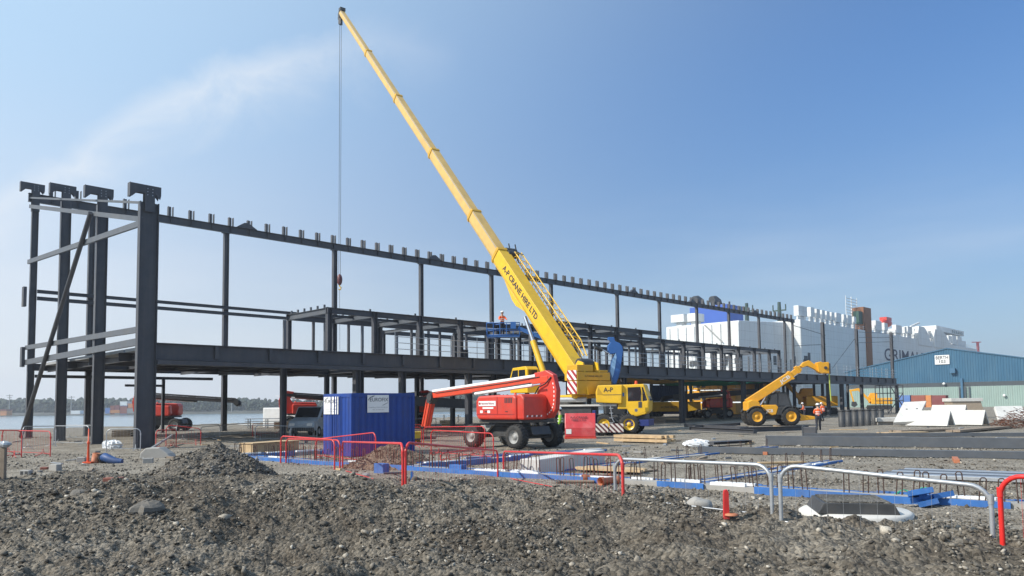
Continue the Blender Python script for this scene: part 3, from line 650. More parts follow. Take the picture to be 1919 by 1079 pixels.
# floor planks, with gaps between them
deckm = pmat('floor_plank', (0.34, 0.35, 0.36), 0.7, 0, 0.2, 0.5, 0.3, (0.25, 0.24, 0.23))
bd = MB(); rd = random.Random(3)
for k in range(85):
    for (va, vb) in ((0.35, 4.9), (5.1, 10.1), (10.3, 15.1), (15.3, vA - 0.2)):
        u = 0.6 + 1.25 * k
        if u < uE - 2 and rd.random() < (0.62 if va < 5 else 0.9): bd.bx(u, u + 1.235, va, vb, 5.09, 5.26)
bd.build('floor_deck', deckm, fr)
# lifted bundles and sloping ramps seen under the deck
for (px0, py0, px1, py1, v) in ((700, 747, 878, 757, 4.6), (1262, 745, 1420, 733, 9.8)):
    a = PV(px0, py0, v); b_ = PV(px1, py1, v); ib((a[0], v, a[1]), (b_[0], v, b_[1]), 0.7, 0.3, 'stair_stringer')
# ---- upper room frame on the deck
UZ = 8.03
fposts = [PV(px, 630, 0.45)[0] for px in (616, 702)]; fposts += [fposts[-1] + 3.66 * (i + 1) for i in range(16)]
uF0, uF1 = fposts[0], PV(1460, 680, 0.45)[0]; fposts = [u for u in fposts if u < uF1 - 1] + [uF1]
for i, u in enumerate(fposts):
    hi = 8.7 if 31.5 < u < 46.5 else UZ
    b = MB(); b.ibeam((u, 0.45, ZD), (u, 0.45, hi - 0.01), 0.30, 0.28, (1, 0, 0), 0.025, 0.02); b.build('post', steel, fr)
    col(u, 5.3, ZD, hi - 0.40, 0.26, 0.26, name='post')
    b = MB(); b.ibeam((u, 0.62, hi - 0.2), (u, 5.2, hi - 0.2), 0.36, 0.2, (0, 0, 1), 0.022, 0.016)
    for q in range(6): b.bx(u - 0.05, u + 0.05, 0.9 + q * 0.8, 1.0 + q * 0.8, hi - 0.018, hi + 0.20)
    b.build('roof_beam', steel2, fr)
ib((uF0 - 0.2, 0.45, UZ - 0.2), (uF1 + 0.2, 0.45, UZ - 0.2), 0.36, 0.22, 'eaves_beam'); ib((uF0 - 0.2, 5.3, UZ - 0.2), (uF1 + 0.2, 5.3, UZ - 0.2), 0.36, 0.22, 'eaves_beam')
ib((31.0, 0.45, 8.7 - 0.19), (46.6, 0.45, 8.7 - 0.19), 0.36, 0.2, 'eaves_beam'); ib((31.0, 5.3, 8.7 - 0.19), (46.6, 5.3, 8.7 - 0.19), 0.36, 0.2, 'eaves_beam')
ib((31.0, 2.9, 8.5), (46.6, 2.9, 8.5), 0.2, 0.14, 'purlin'); ib((uF0, 2.9, 7.85), (uF1, 2.9, 7.85), 0.16, 0.12, 'purlin')
# second and third rows of the upper room
for v in (10.2,):
    for k in range(9):
        u = uF0 + 11 + 7.3 * k
        if u < uF1: MB().ibeam((u, v, 5.27), (u, v, UZ - 0.33), 0.24, 0.24, (1, 0, 0), 0.02, 0.016).build('post', steel, fr)
    ib((uF0 + 10.5, v, UZ - 0.16), (uF1, v, UZ - 0.16), 0.32, 0.18, 'eaves_beam')
for k in range(16):
    u = uF0 + 11 + 7.3 * k
    if u < uF1: ib((u, 5.45, UZ - 0.14), (u, 10.05, UZ - 0.14), 0.22, 0.14, 'roof_beam', steel2)
# slender mullion posts along the back of the deck, in front of the side rails
for k in range(26):
    u = PV(526, 660, vA)[0] + 4.1 * k
    if u < uR: MB().bx(u - 0.11, u + 0.11, vA - 0.75, vA - 0.55, 5.27, 9.7).build('mullion', steel2, fr)
for k in range(22):
    u = uF0 + 1.8 + 2.75 * k
    if u < uF1: MB().bx(u - 0.07, u + 0.07, 5.22, 5.38, 5.27, UZ - 0.39).build('mullion', steel, fr)
# scaffold-tube guard rail round the deck
u = PV(735, 655, 0.2)[0]; ug = u
b = MB()
for z in (5.65, 6.05, 6.45): b.tube([(ug, -0.1, z), (uE - 0.2, -0.1, z)], 0.024, 6)
b.build('guard_rail', galv, fr)
while u < uE - 0.3: MB().tube([(u, -0.1, ZD), (u, -0.1, 6.75)], 0.024, 6).build('rail_post', galv, fr); u += 2.4
# safety nets slung under the deck
def net(u0, u1, v0, v1, z, sag, m):
    b = MB(); n = 12; vs = []; fs = []
    for i in range(n + 1):
        for j in range(5):
            a = i / n; c = j / 4
            vs.append((u0 + (u1 - u0) * a, v0 + (v1 - v0) * c, z - sag * (4 * a * (1 - a)) * (0.6 + 0.4 * math.sin(i * 2.1 + j)) - sag * 0.5 * math.sin(math.pi * c)))
    for i in range(n):
        for j in range(4): fs.append((5 * i + j, 5 * i + 5 + j, 5 * i + 6 + j, 5 * i + 1 + j))
    o = b.add(vs, fs).build('safety_net', m, fr); sdf = o.modifiers.new('thick', 'SOLIDIFY'); sdf.thickness = 0.01
netY = pmat('ochre_net', (0.55, 0.33, 0.09), 0.9)
net(PV(1180, 700, 1)[0], PV(1330, 700, 1)[0], 1.0, 9.8, 4.25, 0.25, netY); net(PV(1330, 710, 1)[0], PV(1440, 710, 1)[0], 1.0, 9.8, 4.25, 0.3, green)
# tubes joining the right-hand posts
for (a, b_) in (((1488, 610), (1547, 628)), ((1488, 648), (1547, 645)), ((1610, 622), (1675, 625)), ((1610, 632), (1675, 632)), ((1610, 642), (1675, 640)), ((1560, 690), (1608, 626))):
    p = PV(*a, 0.6); q = PV(*b_, 0.6); MB().tube([(p[0], 0.6, p[1]), (q[0], 0.6, q[1])], 0.035, 6).build('guy_wire', steel, fr)
for px in (1500, 1587, 1635, 1660):
    u, z = PV(px, 690, 3.0); MB().tube([(u, 3, ZD), (u, 3, ZD + 1.8)], 0.03, 6).build('rail_post', galv, fr)
# ------------------------------------------------------------------ big blue shed on the berth
uS = toUV(plane(1775, 655, P(1775, 655, 195), Vector((0, 1, 0))))[0]
sp = W(uS, 0); shed = thing('dock_shed', 'blue and pale green dockside shed with a low gable and a white berth sign', 'shed', tuple(sp), UA)
def SU(px, py): v, z = PU(px, py, uS); return v, z
vR, zR = SU(1775, 654); vL, zL = SU(1615, 691); sl = (zR - zL) / (vL - vR); vL2 = vR + 26; vR2 = vR - 26
zB = SU(1800, 716)[1]; zB2 = SU(1800, 724)[1]
cladb = pmat('blue_cladding', (0.030, 0.112, 0.195), 0.55, 0, 0.1, 0.3, 0.25, (0.08, 0.17, 0.24), streak=0.5, sscale=1.5); cladg = pmat('pale_green_cladding', (0.27, 0.37, 0.335), 0.6, 0, 0.1, 0.3, 0.3, (0.24, 0.29, 0.26), streak=0.5, sscale=1.5)
dkband = pmat('dark_louvre', (0.06, 0.075, 0.085), 0.6)
rl = lambda v: zR - sl * abs(v - vR)
b = MB(); corrug(b, (0, vL2, 0), (0, -1, 0), vL2 - vR2, zB + 0.01, lambda a: rl(vL2 - a), 0.6, 0.07, 0.3, (-1, 0, 0)); b.build('gable_cladding', cladb, shed)
b = MB(); corrug(b, (0, vL2, 0), (0, -1, 0), vL2 - vR2, -0.2, zB2 - 0.01, 0.5, 0.05, 0.3, (-1, 0, 0)); b.build('wall', cladg, shed)
b = MB().bx(0.0, 0.15, vR2, vL2, zB2, zB)
for k in range(13): b.bx(-0.05, -0.001, vL2 - 4 * k - 0.1, vL2 - 4 * k + 0.1, zB2, zB)
b.build('louvre_band', dkband, shed)
MB().prism([(vL2 + 0.4, rl(vL2) - 0.05), (vR, zR + 0.05), (vR2 - 0.4, rl(vR2) - 0.05), (vR2 - 0.4, rl(vR2) + 0.22), (vR, zR + 0.32), (vL2 + 0.4, rl(vL2) + 0.22)], -0.25, 70, 'yz').build('roof', cladb, shed)
MB().bx(0.5, 70, vL2 - 0.3, vL2 - 0.05, 0, rl(vL2) - 0.1).build('wall', cladg, shed)
a = SU(1752, 666); c = SU(1780, 682)
sg = MB().bx(-0.28, -0.20, c[0], a[0], c[1], a[1]).build('sign', white, shed)
text('BERTH', (a[1] - c[1]) * 0.50, ink, 'lettering', sg, (-0.285, (a[0] + c[0]) / 2, a[1] - (a[1] - c[1]) * 0.30), (0, -1, 0), width=(a[0] - c[0]) * 0.86, bold=0.02); text('103', (a[1] - c[1]) * 0.48, ink, 'lettering', sg, (-0.285, (a[0] + c[0]) / 2, a[1] - (a[1] - c[1]) * 0.72), (0, -1, 0), width=(a[0] - c[0]) * 0.44, bold=0.02)
b = MB(); v0, z0 = SU(1784, 692); b.bx(-1.0, -0.12, v0 - 0.9, v0 + 0.3, z0 - 1.0, z0 + 0.3); b.bx(-0.5, -0.12, v0 - 2.4, v0 - 1.9, 0, zB + 1.0)
b.build('stair_tower', pmat('blue_steelwork', (0.05, 0.14, 0.24), 0.6), shed)
lad = MB()
for px in (1798, 1802, 1809, 1817):
    v0, z0 = SU(px, 724); lad.bx(-0.4, -0.3, v0 - 0.12, v0 + 0.12, 0, z0)
for k in range(14):
    v0, _ = SU(1809, 740); lad.bx(-0.36, -0.32, v0 - 1.2, v0 + 1.1, 0.4 + k * 0.42, 0.46 + k * 0.42)
lad.build('downpipe', steel2, shed)
for px, py in ((1770, 719), (1883, 741)): MB().blob((-0.5, SU(px, py)[0], SU(px, py)[1]), (0.35, 0.35, 0.35)).build('floodlight', white, shed)

# ------------------------------------------------------------------ containers in front of the shed
def ship_box(name, label, p, rz, L, Wd, Hh, m, group=None, doors=True):
    t = thing(name, label, 'container', p, rz, group)
    b = MB(); corrug(b, (0.12, 0.03, 0), (1, 0, 0), L - 0.24, 0.16, Hh - 0.16, 0.28, 0.035, 0.32, (0, -1, 0)); corrug(b, (0.12, Wd - 0.03, 0), (1, 0, 0), L - 0.24, 0.16, Hh - 0.16, 0.28, 0.035, 0.32, (0, 1, 0))
    corrug(b, (0.03, 0.12, 0), (0, 1, 0), Wd - 0.24, 0.16, Hh - 0.16, 0.28, 0.035, 0.32, (-1, 0, 0)); corrug(b, (L - 0.03, 0.12, 0), (0, 1, 0), Wd - 0.24, 0.16, Hh - 0.16, 0.28, 0.035, 0.32, (1, 0, 0))
    b.bx(0.1, L - 0.1, 0.1, Wd - 0.1, Hh - 0.06, Hh - 0.03); b.build('panels', m, t)
    f = MB()
    for x in (0, L - 0.12):
        for y in (0, Wd - 0.12): f.bx(x, x + 0.12, y, y + 0.12, 0, Hh)
    for z in (0, Hh - 0.16):
        for y in (0, Wd - 0.12): f.bx(0.12, L - 0.12, y, y + 0.12, z, z + 0.16)
        for x in (0, L - 0.12): f.bx(x, x + 0.12, 0.12, Wd - 0.12, z, z + 0.16)
    f.build('corner_frame', m, t, bevel=0.012)
    return t
cb = pmat('faded_blue_container', (0.10, 0.20, 0.46), 0.6, 0, 0.15, 1, 0.4, (0.2, 0.2, 0.25)); cr_ = pmat('rust_red_container', (0.30, 0.09, 0.06), 0.6, 0, 0.15, 1, 0.4, (0.2, 0.1, 0.08)); co_ = pmat('orange_container', (0.60, 0.24, 0.08), 0.6, 0, 0.15, 1, 0.3); cm = pmat('maroon_container', (0.22, 0.06, 0.06), 0.6, 0, 0.15, 1, 0.3)
for px0, px1, m, lab in ((1684, 1706, cb, 'faded blue container in the row before the green shed wall'), (1708, 1734, cr_, 'rust red container between the blue and the orange one by the shed'),
                         (1735, 1745.5, co_, 'small orange container end in the row by the shed'), (1746.5, 1773, cm, 'maroon container at the right end of the row by the shed')):
    v0, _ = PU(px0, 760, uS - 6); v1, _ = PU(px1, 760, uS - 6); zt = PU((px0 + px1) / 2, 740.5, uS - 6)[1]; p = W(uS - 6, v0)
    ship_box('shipping_container', lab, tuple(p), UA - math.pi / 2, v0 - v1, 2.4, zt, m, 'containers by the shed')

# ------------------------------------------------------------------ roll-on ship at the berth
vH = 58.0
uS0, zdk = PV(1500, 598, vH)
ship = thing('cargo_ship', 'large white roll on cargo ship with dark lettering moored behind the shed', 'ship', tuple(W(uS0, vH, SEA)), UA)
sh = -SEA
def SV(px, py, v=None): a = PV(px, py, vH if v is None else v); return a[0] - uS0, a[1] + sh
Hd = zdk + sh; Ls = SV(1832, 665)[0]
b = MB().prism([(0, -1), (0, Hd), (Ls, Hd), (Ls + 4, -1)], 0, 32); b.build('hull', shipw, ship, bevel=0.3)
# stern block with the raised ramp
ub, zb_ = PV(1385, 600, vH + 4.5); vb1 = PU(1248, 617, ub)[0] - vH; ub -= uS0
b = MB().prism([(ub, 0), (ub, zb_ + sh), (-0.01, zb_ + sh + 1.5), (-0.01, 0)], 4.5, vb1); b.build('stern_ramp', shipw, ship, bevel=0.25)
b = MB()
for k in range(9): b.bx(ub - 0.25, ub - 0.01, 4.6 + k * (vb1 - 4.6) / 8.5, 5.0 + k * (vb1 - 4.6) / 8.5, 1, zb_ + sh - 0.6)
b.build('ramp_rib', shipw, ship)
b = MB()
for (px, py) in ((1337, 666), (1365, 672), (1383, 676), (1298, 682), (1303, 681), (1318, 680), (1358, 680)):
    v_, z_ = PU(px, py, ub + uS0); v_ -= vH; b.bx(ub - 0.30, ub - 0.01, v_ - 0.9, v_ + 0.9, z_ + sh - 0.7, z_ + sh + 0.8)
b.build('mooring_port', dark, ship)
MB().tube([(ub - 0.5, PU(1322, 605, ub + uS0)[0] - vH, zb_ + sh - 0.5), (ub - 0.5, PU(1355, 641, ub + uS0)[0] - vH, PU(1355, 641, ub + uS0)[1] + sh)], 0.18, 6).build('stay_wire', grey, ship)
for px, py in ((1452, 676), (1488, 676)):
    p = SV(px, py, vH); MB().bx(p[0] - 0.9, p[0] + 0.9, -0.12, -0.01, p[1] - 1.2, p[1] + 1.4).build('mooring_port', dark, ship)
for px, py, w_ in ((1510, 674, 1.2), (1516, 668, 0.8), (1512, 681, 2.4)):
    p = SV(px, py, vH); MB().bx(p[0] - w_, p[0] + w_, -0.12, -0.01, p[1] - 1.0, p[1] + 1.2).build('mooring_port', dark, ship)
# deck furniture, set by where it stands along the rail
def deckbox(x0, x1, y0, y1, v=1.2, dv=1.6, m=None, name='ventilator', legs=True):
    a = SV(x0, y1, vH + v); c = SV(x1, y0, vH + v); zt, zb0 = c[1], a[1]
    c = (a[0] + max(1.0, (c[0] - a[0]) * 0.74), c[1]); b = MB().bx(a[0], c[0], v, v + dv, zb0, max(zb0 + 1, zt))
    if legs:
        for x in (a[0] + 0.5, c[0] - 0.5):
            b.bx(x - 0.25, x + 0.25, v + 0.4, v + 0.9, Hd - 0.1, zb0 - 0.01)
        b.bx(a[0] + 0.8, c[0] - 0.6, v + 0.5, v + dv - 0.4, Hd - 0.1, zb0 - 0.01)
    b.build(name, m or shipw, ship, bevel=0.1)
for x0, x1, y0, y1 in ((1497, 1518, 576, 591), (1520, 1529, 577, 593), (1531, 1539, 580, 595), (1541, 1548, 582, 597), (1550, 1557, 584, 599), (1559, 1566, 586, 600), (1568, 1580, 588, 603), (1582, 1588, 590, 604), (1589, 1599, 592, 606), (1601, 1606, 594, 606),
                       (1642, 1656, 603, 618), (1658, 1666, 606, 618), (1680, 1694, 611, 623), (1696, 1700, 613, 624), (1702, 1712, 613, 625), (1714, 1718, 616, 627), (1740, 1746, 622, 633), (1778, 1786, 630, 642)):
    deckbox(x0, x1, y0, y1)
for x0, x1, y0, y1 in ((1720, 1741, 615, 640), (1750, 1778, 622, 648)):
    a = SV(x0, y1); c = SV(x1, y0); zt = c[1]; L_ = c[0] - a[0]
    MB().prism([(a[0], Hd - 2.5), (a[0], Hd + 0.4 * (zt - Hd)), (a[0] + 0.1 * L_, zt), (a[0] + 0.55 * L_, zt), (a[0] + 0.8 * L_, zt - 0.35 * (zt - Hd)), (c[0], Hd + 0.3), (c[0] + 3, Hd - 2.5)], -0.25, 1.2).build('bulwark_screen', shipw, ship, bevel=0.1)
a = SV(1752, 640, vH + 8); c = SV(1797, 621, vH + 8)
b = MB().bx(a[0], c[0], 8, 26, Hd, c[1] - 2.5); b.bx(a[0] - 4, c[0] + 1, 6, 28, c[1] - 2.49, c[1]); b.build('bridge', shipw, ship, bevel=0.15)
b = MB()
for k in range(6): MB().bx(c[0] - 20 + k * 3.2, c[0] - 18 + k * 3.2, 5.9, 5.998, c[1] - 2.0, c[1] - 0.8).build('bridge_window', glass, ship)

for k, (px, y0, y1) in enumerate(((1790, 630, 645), (1800, 632, 648), (1808, 640, 652), (1760, 628, 640))): deckbox(px - 5, px + 5, y0, y1, 1.5, 3)
# rust brown mast trunk, comb aerial, lifeboat, crane jib
a = SV(1617, 606, vH + 1); c = SV(1630, 578, vH + 1)
MB().bx(a[0], c[0], 0.6, 5, SV(1622, 690, vH)[1], c[1]).build('casing', rustbrown, ship); 
MB().bx(SV(1621, 606)[0], SV(1631, 606)[0], -0.35, -0.01, SV(1622, 690)[1], SV(1622, 606)[1]).build('slide_rail', rustbrown, ship)
a = SV(1610, 606, vH + 1); c = SV(1616, 584, vH + 1); MB().bx(a[0], c[0], 1, 3, a[1], c[1]).build('casing', pmat('ship_dark_green', (0.02, 0.07, 0.05), 0.6), ship)
mx, mz = SV(1595, 556, vH + 4); mz0 = Hd
b = MB().cyl((mx, 4, mz0), (mx, 4, mz), 0.30, 0.16, 8)
for s in (-1, 1): b.cyl((mx + s * 5.2, 4, mz0 + (mz - mz0) * 0.42), (mx + s * 5.2, 4, mz), 0.14, 0.1, 6)
for k in range(7): z = mz0 + (mz - mz0) * (0.42 + 0.085 * k); b.bar((mx - 5.2, 4, z), (mx + 5.2, 4, z), 0.2, 0.2)
b.build('aerial_mast', shipw, ship)
lx, lz = SV(1663, 605, vH + 2); b = MB(); b.blob((lx, 2.5, lz), (5.0, 1.6, 1.7), 14, 8); b.bx(lx - 3, lx + 2.5, 1.2, 3.8, lz + 0.9, lz + 2.1); b.build('lifeboat', red, ship)
p0 = SV(1706, 612, vH + 6); p1 = SV(1722, 605, vH + 6); MB().bar((p0[0], 6, p0[1]), (p1[0], 6, p1[1]), 0.8, 0.7).build('crane_jib', shipw, ship); MB().cyl((p0[0], 6, Hd), (p0[0], 6, p0[1]), 0.8, 0.7, 10).build('crane_jib', shipw, ship)
rl_ = MB()
for dz in (0.6, 1.2): rl_.tube([(0, 0.1, Hd + dz), (Ls, 0.1, Hd + dz)], 0.06, 5)
for k in range(60): rl_.cyl((Ls * k / 59, 0.1, Hd), (Ls * k / 59, 0.1, Hd + 1.2), 0.05, None, 5)
rl_.build('deck_rail', shipw, ship)
# funnel house and vents beyond the ramp
bf = pmat('funnel_blue', (0.03, 0.10, 0.42), 0.5); uF = 60 + uS0
def FU(px, py): v, z = PU(px, py, uF); return v - vH, z + sh
a = FU(1293, 610); c = FU(1362, 569); MB().bx(60, 74, c[0], a[0], Hd - 4, c[1]).build('funnel_house', bf, ship, bevel=0.2)
for px, py, r in ((1302, 560, 6), (1335, 560, 6)):
    v_, z_ = FU(px, py); w_ = abs(FU(px + r, py)[0] - v_)
    MB().tube([(66, v_, z_ - 14), (66, v_, z_ - 3), (64.5, v_, z_ - 0.6), (62, v_, z_ + 0.1), (59.5, v_, z_ - 0.4)], w_ * 1.0, 14).build('funnel_cowl', dark, ship)
for px in (1317, 1351):
    v_, z_ = FU(px, 562); MB().cyl((68, v_, z_ - 8), (67, v_, z_), 0.5, 0.4, 8).build('exhaust_pipe', dark, ship)
for x0, x1, y0, y1 in ((1257, 1281, 588, 605), (1288, 1304, 586, 603)):
    va, za = PU(x0, y1, ub + uS0 + 12); vc, zc = PU(x1, y0, ub + uS0 + 12)
    b = MB().bx(ub + 12, ub + 17, vc - vH, va - vH, za + sh, zc + sh); b.bx(ub + 13, ub + 16, (va + vc) / 2 - vH - 1, (va + vc) / 2 - vH + 1, zb_ + sh - 1, za + sh - 0.01); b.build('ventilator', shipw, ship, bevel=0.1)
for px, pt in ((1399, 568), (1460, 566)):
    v_, z_ = PU(px, pt, uS0 + 50); v_ -= vH; z_ += sh
    b = MB().cyl((50, v_, Hd - 2), (50, v_, z_), 1.1, 0.6, 10); b.bar((50, v_ - 2.6, z_ - 3.2), (50, v_ + 2.6, z_ - 3.2), 0.4, 0.5)
    for s in (-2.5, 2.5): b.cyl((50, v_ + s, z_ - 3.2), (50, v_ + s, z_ - 1.0), 0.25, None, 6)
    b.build('mast', pmat('mast_green_%d' % px, (0.03, 0.06, 0.05), 0.6), ship)
t0 = SV(1656.5, 665); t1 = SV(1737, 675); zt0 = SV(1660, 652)[1]; zt1 = SV(1660, 678)[1]
text('GRIMALDI', (zt0 - zt1) * 1.25, navyink, 'lettering', ship, (t0[0], -0.03, (zt0 + zt1) / 2), (1, 0, 0), width=(t1[0] - t0[0]) * 1.05, bold=0.008, align='LEFT')
text('LINES', (zt0 - zt1) * 1.36, navyink, 'lettering', ship, (t1[0] + (t1[0] - t0[0]) * 0.22, -0.03, (zt0 + zt1) / 2), (1, 0, 0), width=(t1[0] - t0[0]) * 0.6, bold=0.008, align='LEFT')
text('GNET', 1.6, navyink, 'lettering', ship, (10, -0.03, 4), (1, 0, 0)) if False else None
# far red crane mast beyond the ship
p = P(1833, 662, 420); c0 = thing('lattice_mast', 'thin red lattice mast far beyond the bow of the white ship', 'mast', (p.x, p.y, SEA))
b = MB(); zt = P(1830, 641, 420).z - SEA
for s in (-0.6, 0.6):
    for q in (-0.6, 0.6): b.bar((s, q, 0), (s * 0.6, q * 0.6, zt), 0.25, 0.25)
for k in range(14): b.bar((-0.6, -0.6, zt * k / 14), (0.6, -0.6, zt * (k + 1) / 14), 0.16, 0.16)
b.bar((-3.2, 0, zt), (2, 0, zt), 0.4, 0.4); b.build('tower', dkred, c0)

# ------------------------------------------------------------------ far bank: port boxes and cranes
cols = [cb, cr_, co_, cm, white, cr_, co_, grey, cb, white, cr_, co_]
k = 0; rp = random.Random(5)
protos = {}
for (x0, x1, y0, y1) in ((197, 206, 764, 775), (207, 214, 760, 769), (206, 224, 768, 774), (215, 224, 759, 768), (225, 238, 752, 760), (225, 238, 761, 775), (240, 252, 756, 764), (238, 252, 765, 775), (167, 178, 766, 774), (133, 150, 769, 776), (0, 12, 767, 770)):
    Y = 640; p = P(x0, y1, Y); q = P(x1, y0, Y); m = cols[k % len(cols)]; hgt = q.z - p.z
    b = MB(); corrug(b, (0, 0, 0), (1, 0, 0), q.x - p.x, 0.1, hgt, 0.9, 0.12, 0.3, (0, -1, 0)); b.bx(0, q.x - p.x, 0.05, 8, 0.05, hgt - 0.05)
    for xx in (0, q.x - p.x - 0.3): b.bx(xx, xx + 0.3, -0.2, -0.13, 0, hgt)
    o = b.build('container_stack', m, loc=(p.x, p.y, p.z)); kinds = {0: 'blue', 1: 'rust red', 2: 'orange', 3: 'maroon', 4: 'white', 5: 'rust red', 6: 'orange', 7: 'grey', 8: 'pale blue', 9: 'white', 10: 'brick red'}
    spots = ['beside column foot at the water', 'above the low ones by the water', 'long and low by the water', 'topmost next to the white one', 'highest of the far bank', 'tall under the highest', 'near the wide column', 'low by the wide column', 'between the two left columns', 'left of the second column', 'at the left picture edge']
    tag(o, '%s container stack on the far bank, %s' % (kinds[k], spots[k]), 'containers', 'containers on the far bank'); k += 1
    # footing so that a stack stands on the bank
    if p.z > SEA + 3: 
        bb = MB().bx(0, q.x - p.x, 0.3, 7.6, SEA + 1.0 - p.z, 0.04).build('lower_tier', cols[(k + 3) % 12], o)
for px, pt, lab in ((17, 739, 'slim mast with crossbars rising over the far trees at left'), (133, 742, 'slim far mast between two steel columns'), (434, 744, 'slim far mast right of the second steel bay'), (433 + 100, 747, 'thin far mast in the wide bay left of the blue container')):
    p = P(px, 778, 690); q = P(px, pt, 690); t = thing('far_mast', lab, 'mast', (p.x, p.y, SEA + 1), 0, 'masts on the far bank'); hh = q.z - SEA - 1
    b = MB().cyl((0, 0, 0), (0, 0, hh), 0.55, 0.3, 6); b.build('pole', grey, t); b = MB().bar((-3, 0, hh - 1), (3, 0, hh - 1), 0.4, 0.5); b.bar((-2, 0, hh - 3), (2, 0, hh - 3), 0.4, 0.5); b.build('crossbar', grey, t)
# ------------------------------------------------------------------ people
def skel(name, pts, edges, root, mat_, parent, sub=2):
    me = bpy.data.meshes.new(name); me.from_pydata([p[:3] for p in pts], edges, []); me.materials.append(mat_)
    o = bpy.data.objects.new(name, me); COL.objects.link(o); o.parent = parent
    sk = o.modifiers.new('skin', 'SKIN'); sk.use_smooth_shade = True
    for i, p in enumerate(pts):
        d = me.skin_vertices[0].data[i]; r = p[3]; d.radius = (r, p[4] if len(p) > 4 else r); d.use_root = (i == root)
    if sub: s = o.modifiers.new('sub', 'SUBSURF'); s.levels = sub; s.render_levels = sub
    return o
def person(label, loc, rz, vest, trous, arms='down', lean=0.0, step=0.12, kneel=False, hat=True, group=None):
    """facing +y in its own frame; 1.78 m tall"""
    t = thing('person', label, 'person', loc, rz, group); L_ = lean
    def bend(z): return L_ * max(0, z - 0.95)
    hip = 0.93; P_ = []
    A = lambda x, y, z, r, r2=None: P_.append((x, y + bend(z), z, r, r2 if r2 else r)) or len(P_) - 1
    E = []
    pel = A(0, 0, hip, 0.125, 0.10); bel = A(0, 0, 1.10, 0.12, 0.095); che = A(0, 0, 1.30, 0.14, 0.10); nb = A(0, -0.01, 1.46, 0.075, 0.07); nk = A(0, 0.01, 1.54, 0.055); E += [(pel, bel), (bel, che), (che, nb), (nb, nk)]
    h1 = A(0, 0.03, 1.62, 0.080, 0.090); h2 = A(0, 0.03, 1.71, 0.083, 0.098); h3 = A(0, 0.02, 1.765, 0.055, 0.06); E += [(nk, h1), (h1, h2), (h2, h3)]
    arm_ids = []; leg_ids = []
    for s in (-1, 1):
        sh = A(s * 0.17, -0.01, 1.43, 0.062); 
        if arms == 'down': el, wr, hd = (s * 0.25, -0.03, 1.15), (s * 0.25, 0.06, 0.92), (s * 0.245, 0.09, 0.84)
        elif arms == 'front': el, wr, hd = (s * 0.25, 0.04, 1.17), (s * 0.15, 0.26, 1.12), (s * 0.11, 0.33, 1.12)
        else: el, wr, hd = (s * 0.27, 0.10, 1.22), (s * 0.24, 0.33, 1.18), (s * 0.22, 0.40, 1.16)
        e_ = A(*el, 0.046); w_ = A(*wr, 0.032); h_ = A(*hd, 0.034, 0.024); E += [(nb, sh), (sh, e_), (e_, w_), (w_, h_)]; arm_ids.append((sh, e_, w_, h_))
        d = Vector(hd) - Vector(wr); d.normalize(); sd_ = Vector((0, 1, 0)) if arms == 'down' else Vector((1, 0, 0))
        inn = Vector((-s, 0, 0)) if arms == 'down' else Vector((0, 0, -1))
        for q, ln in enumerate((0.066, 0.076, 0.072, 0.056)):
            b0 = Vector(hd) + d * 0.02 + sd_ * (q - 1.5) * 0.021; k1 = b0 + d * ln * 0.55; k2 = k1 + (d * 0.7 + inn * 0.7) * ln * 0.5
            i0 = A(b0.x, b0.y - bend(b0.z) * 0, b0.z, 0.0095); i1 = A(k1.x, k1.y, k1.z, 0.009); i2 = A(k2.x, k2.y, k2.z, 0.008); E += [(h_, i0), (i0, i1), (i1, i2)]
        tb = Vector(hd) - d * 0.02 + sd_ * (-s if arms != 'down' else 1) * 0.035; i0 = A(tb.x, tb.y, tb.z, 0.010); tt = tb + d * 0.04 + inn * 0.012; i1 = A(tt.x, tt.y, tt.z, 0.009); E += [(w_, i0), (i0, i1)]
    for s in (-1, 1):
        if kneel: kn, an, to = (s * 0.12, 0.36, 0.55), (s * 0.13, 0.18, 0.12), (s * 0.13, 0.34, 0.05)
        else: kn, an, to = (s * 0.11, 0.03 + s * step * 0.5, 0.50), (s * 0.12, -0.04 + s * step, 0.09), (s * 0.125, 0.12 + s * step, 0.045)
        hp = A(s * 0.095, 0, hip - 0.05, 0.095); k_ = A(*kn, 0.062); a_ = A(*an, 0.045); t_ = A(*to, 0.040, 0.035); E += [(pel, hp), (hp, k_), (k_, a_), (a_, t_)]; leg_ids.append((hp, k_, a_, t_))
    skel('body', P_, E, pel, skin, t, 1)
    def sub(name, ids, es, m, k, root, levels=2, add=0.012):
        mp_ = {i: j for j, i in enumerate(ids)}; pts = [(P_[i][0], P_[i][1], P_[i][2], P_[i][3] * k + add, P_[i][4] * k + add) for i in ids]
        return skel(name, pts, [(mp_[a], mp_[b]) for a, b in es], mp_[root], m, t, levels)
    la, lb = leg_ids
    sub('trousers', [pel, bel, *la[:3], *lb[:3]], [(pel, bel), (pel, la[0]), (la[0], la[1]), (la[1], la[2]), (pel, lb[0]), (lb[0], lb[1]), (lb[1], lb[2])], trous, 1.12, pel)
    aa, ab = arm_ids
    sub('vest', [pel, bel, che, nb, aa[0], ab[0]], [(pel, bel), (bel, che), (che, nb), (nb, aa[0]), (nb, ab[0])], vest, 1.18, bel)
    for a in (aa, ab): sub('sleeve', list(a[:3]), [(a[0], a[1]), (a[1], a[2])], vest, 1.12, a[0])
    for l in (la, lb):
        a = P_[l[2]]; b_ = P_[l[3]]; MB().tube([(a[0], a[1], a[2] + 0.10), (a[0], a[1], a[2] - 0.03), (b_[0], b_[1] - 0.05, 0.055), (b_[0], b_[1] + 0.05, 0.05)], [0.058, 0.062, 0.055, 0.042], 10).build('boot', black, t)
    y2 = bend(1.2) 
    mb = MB(); n = 18
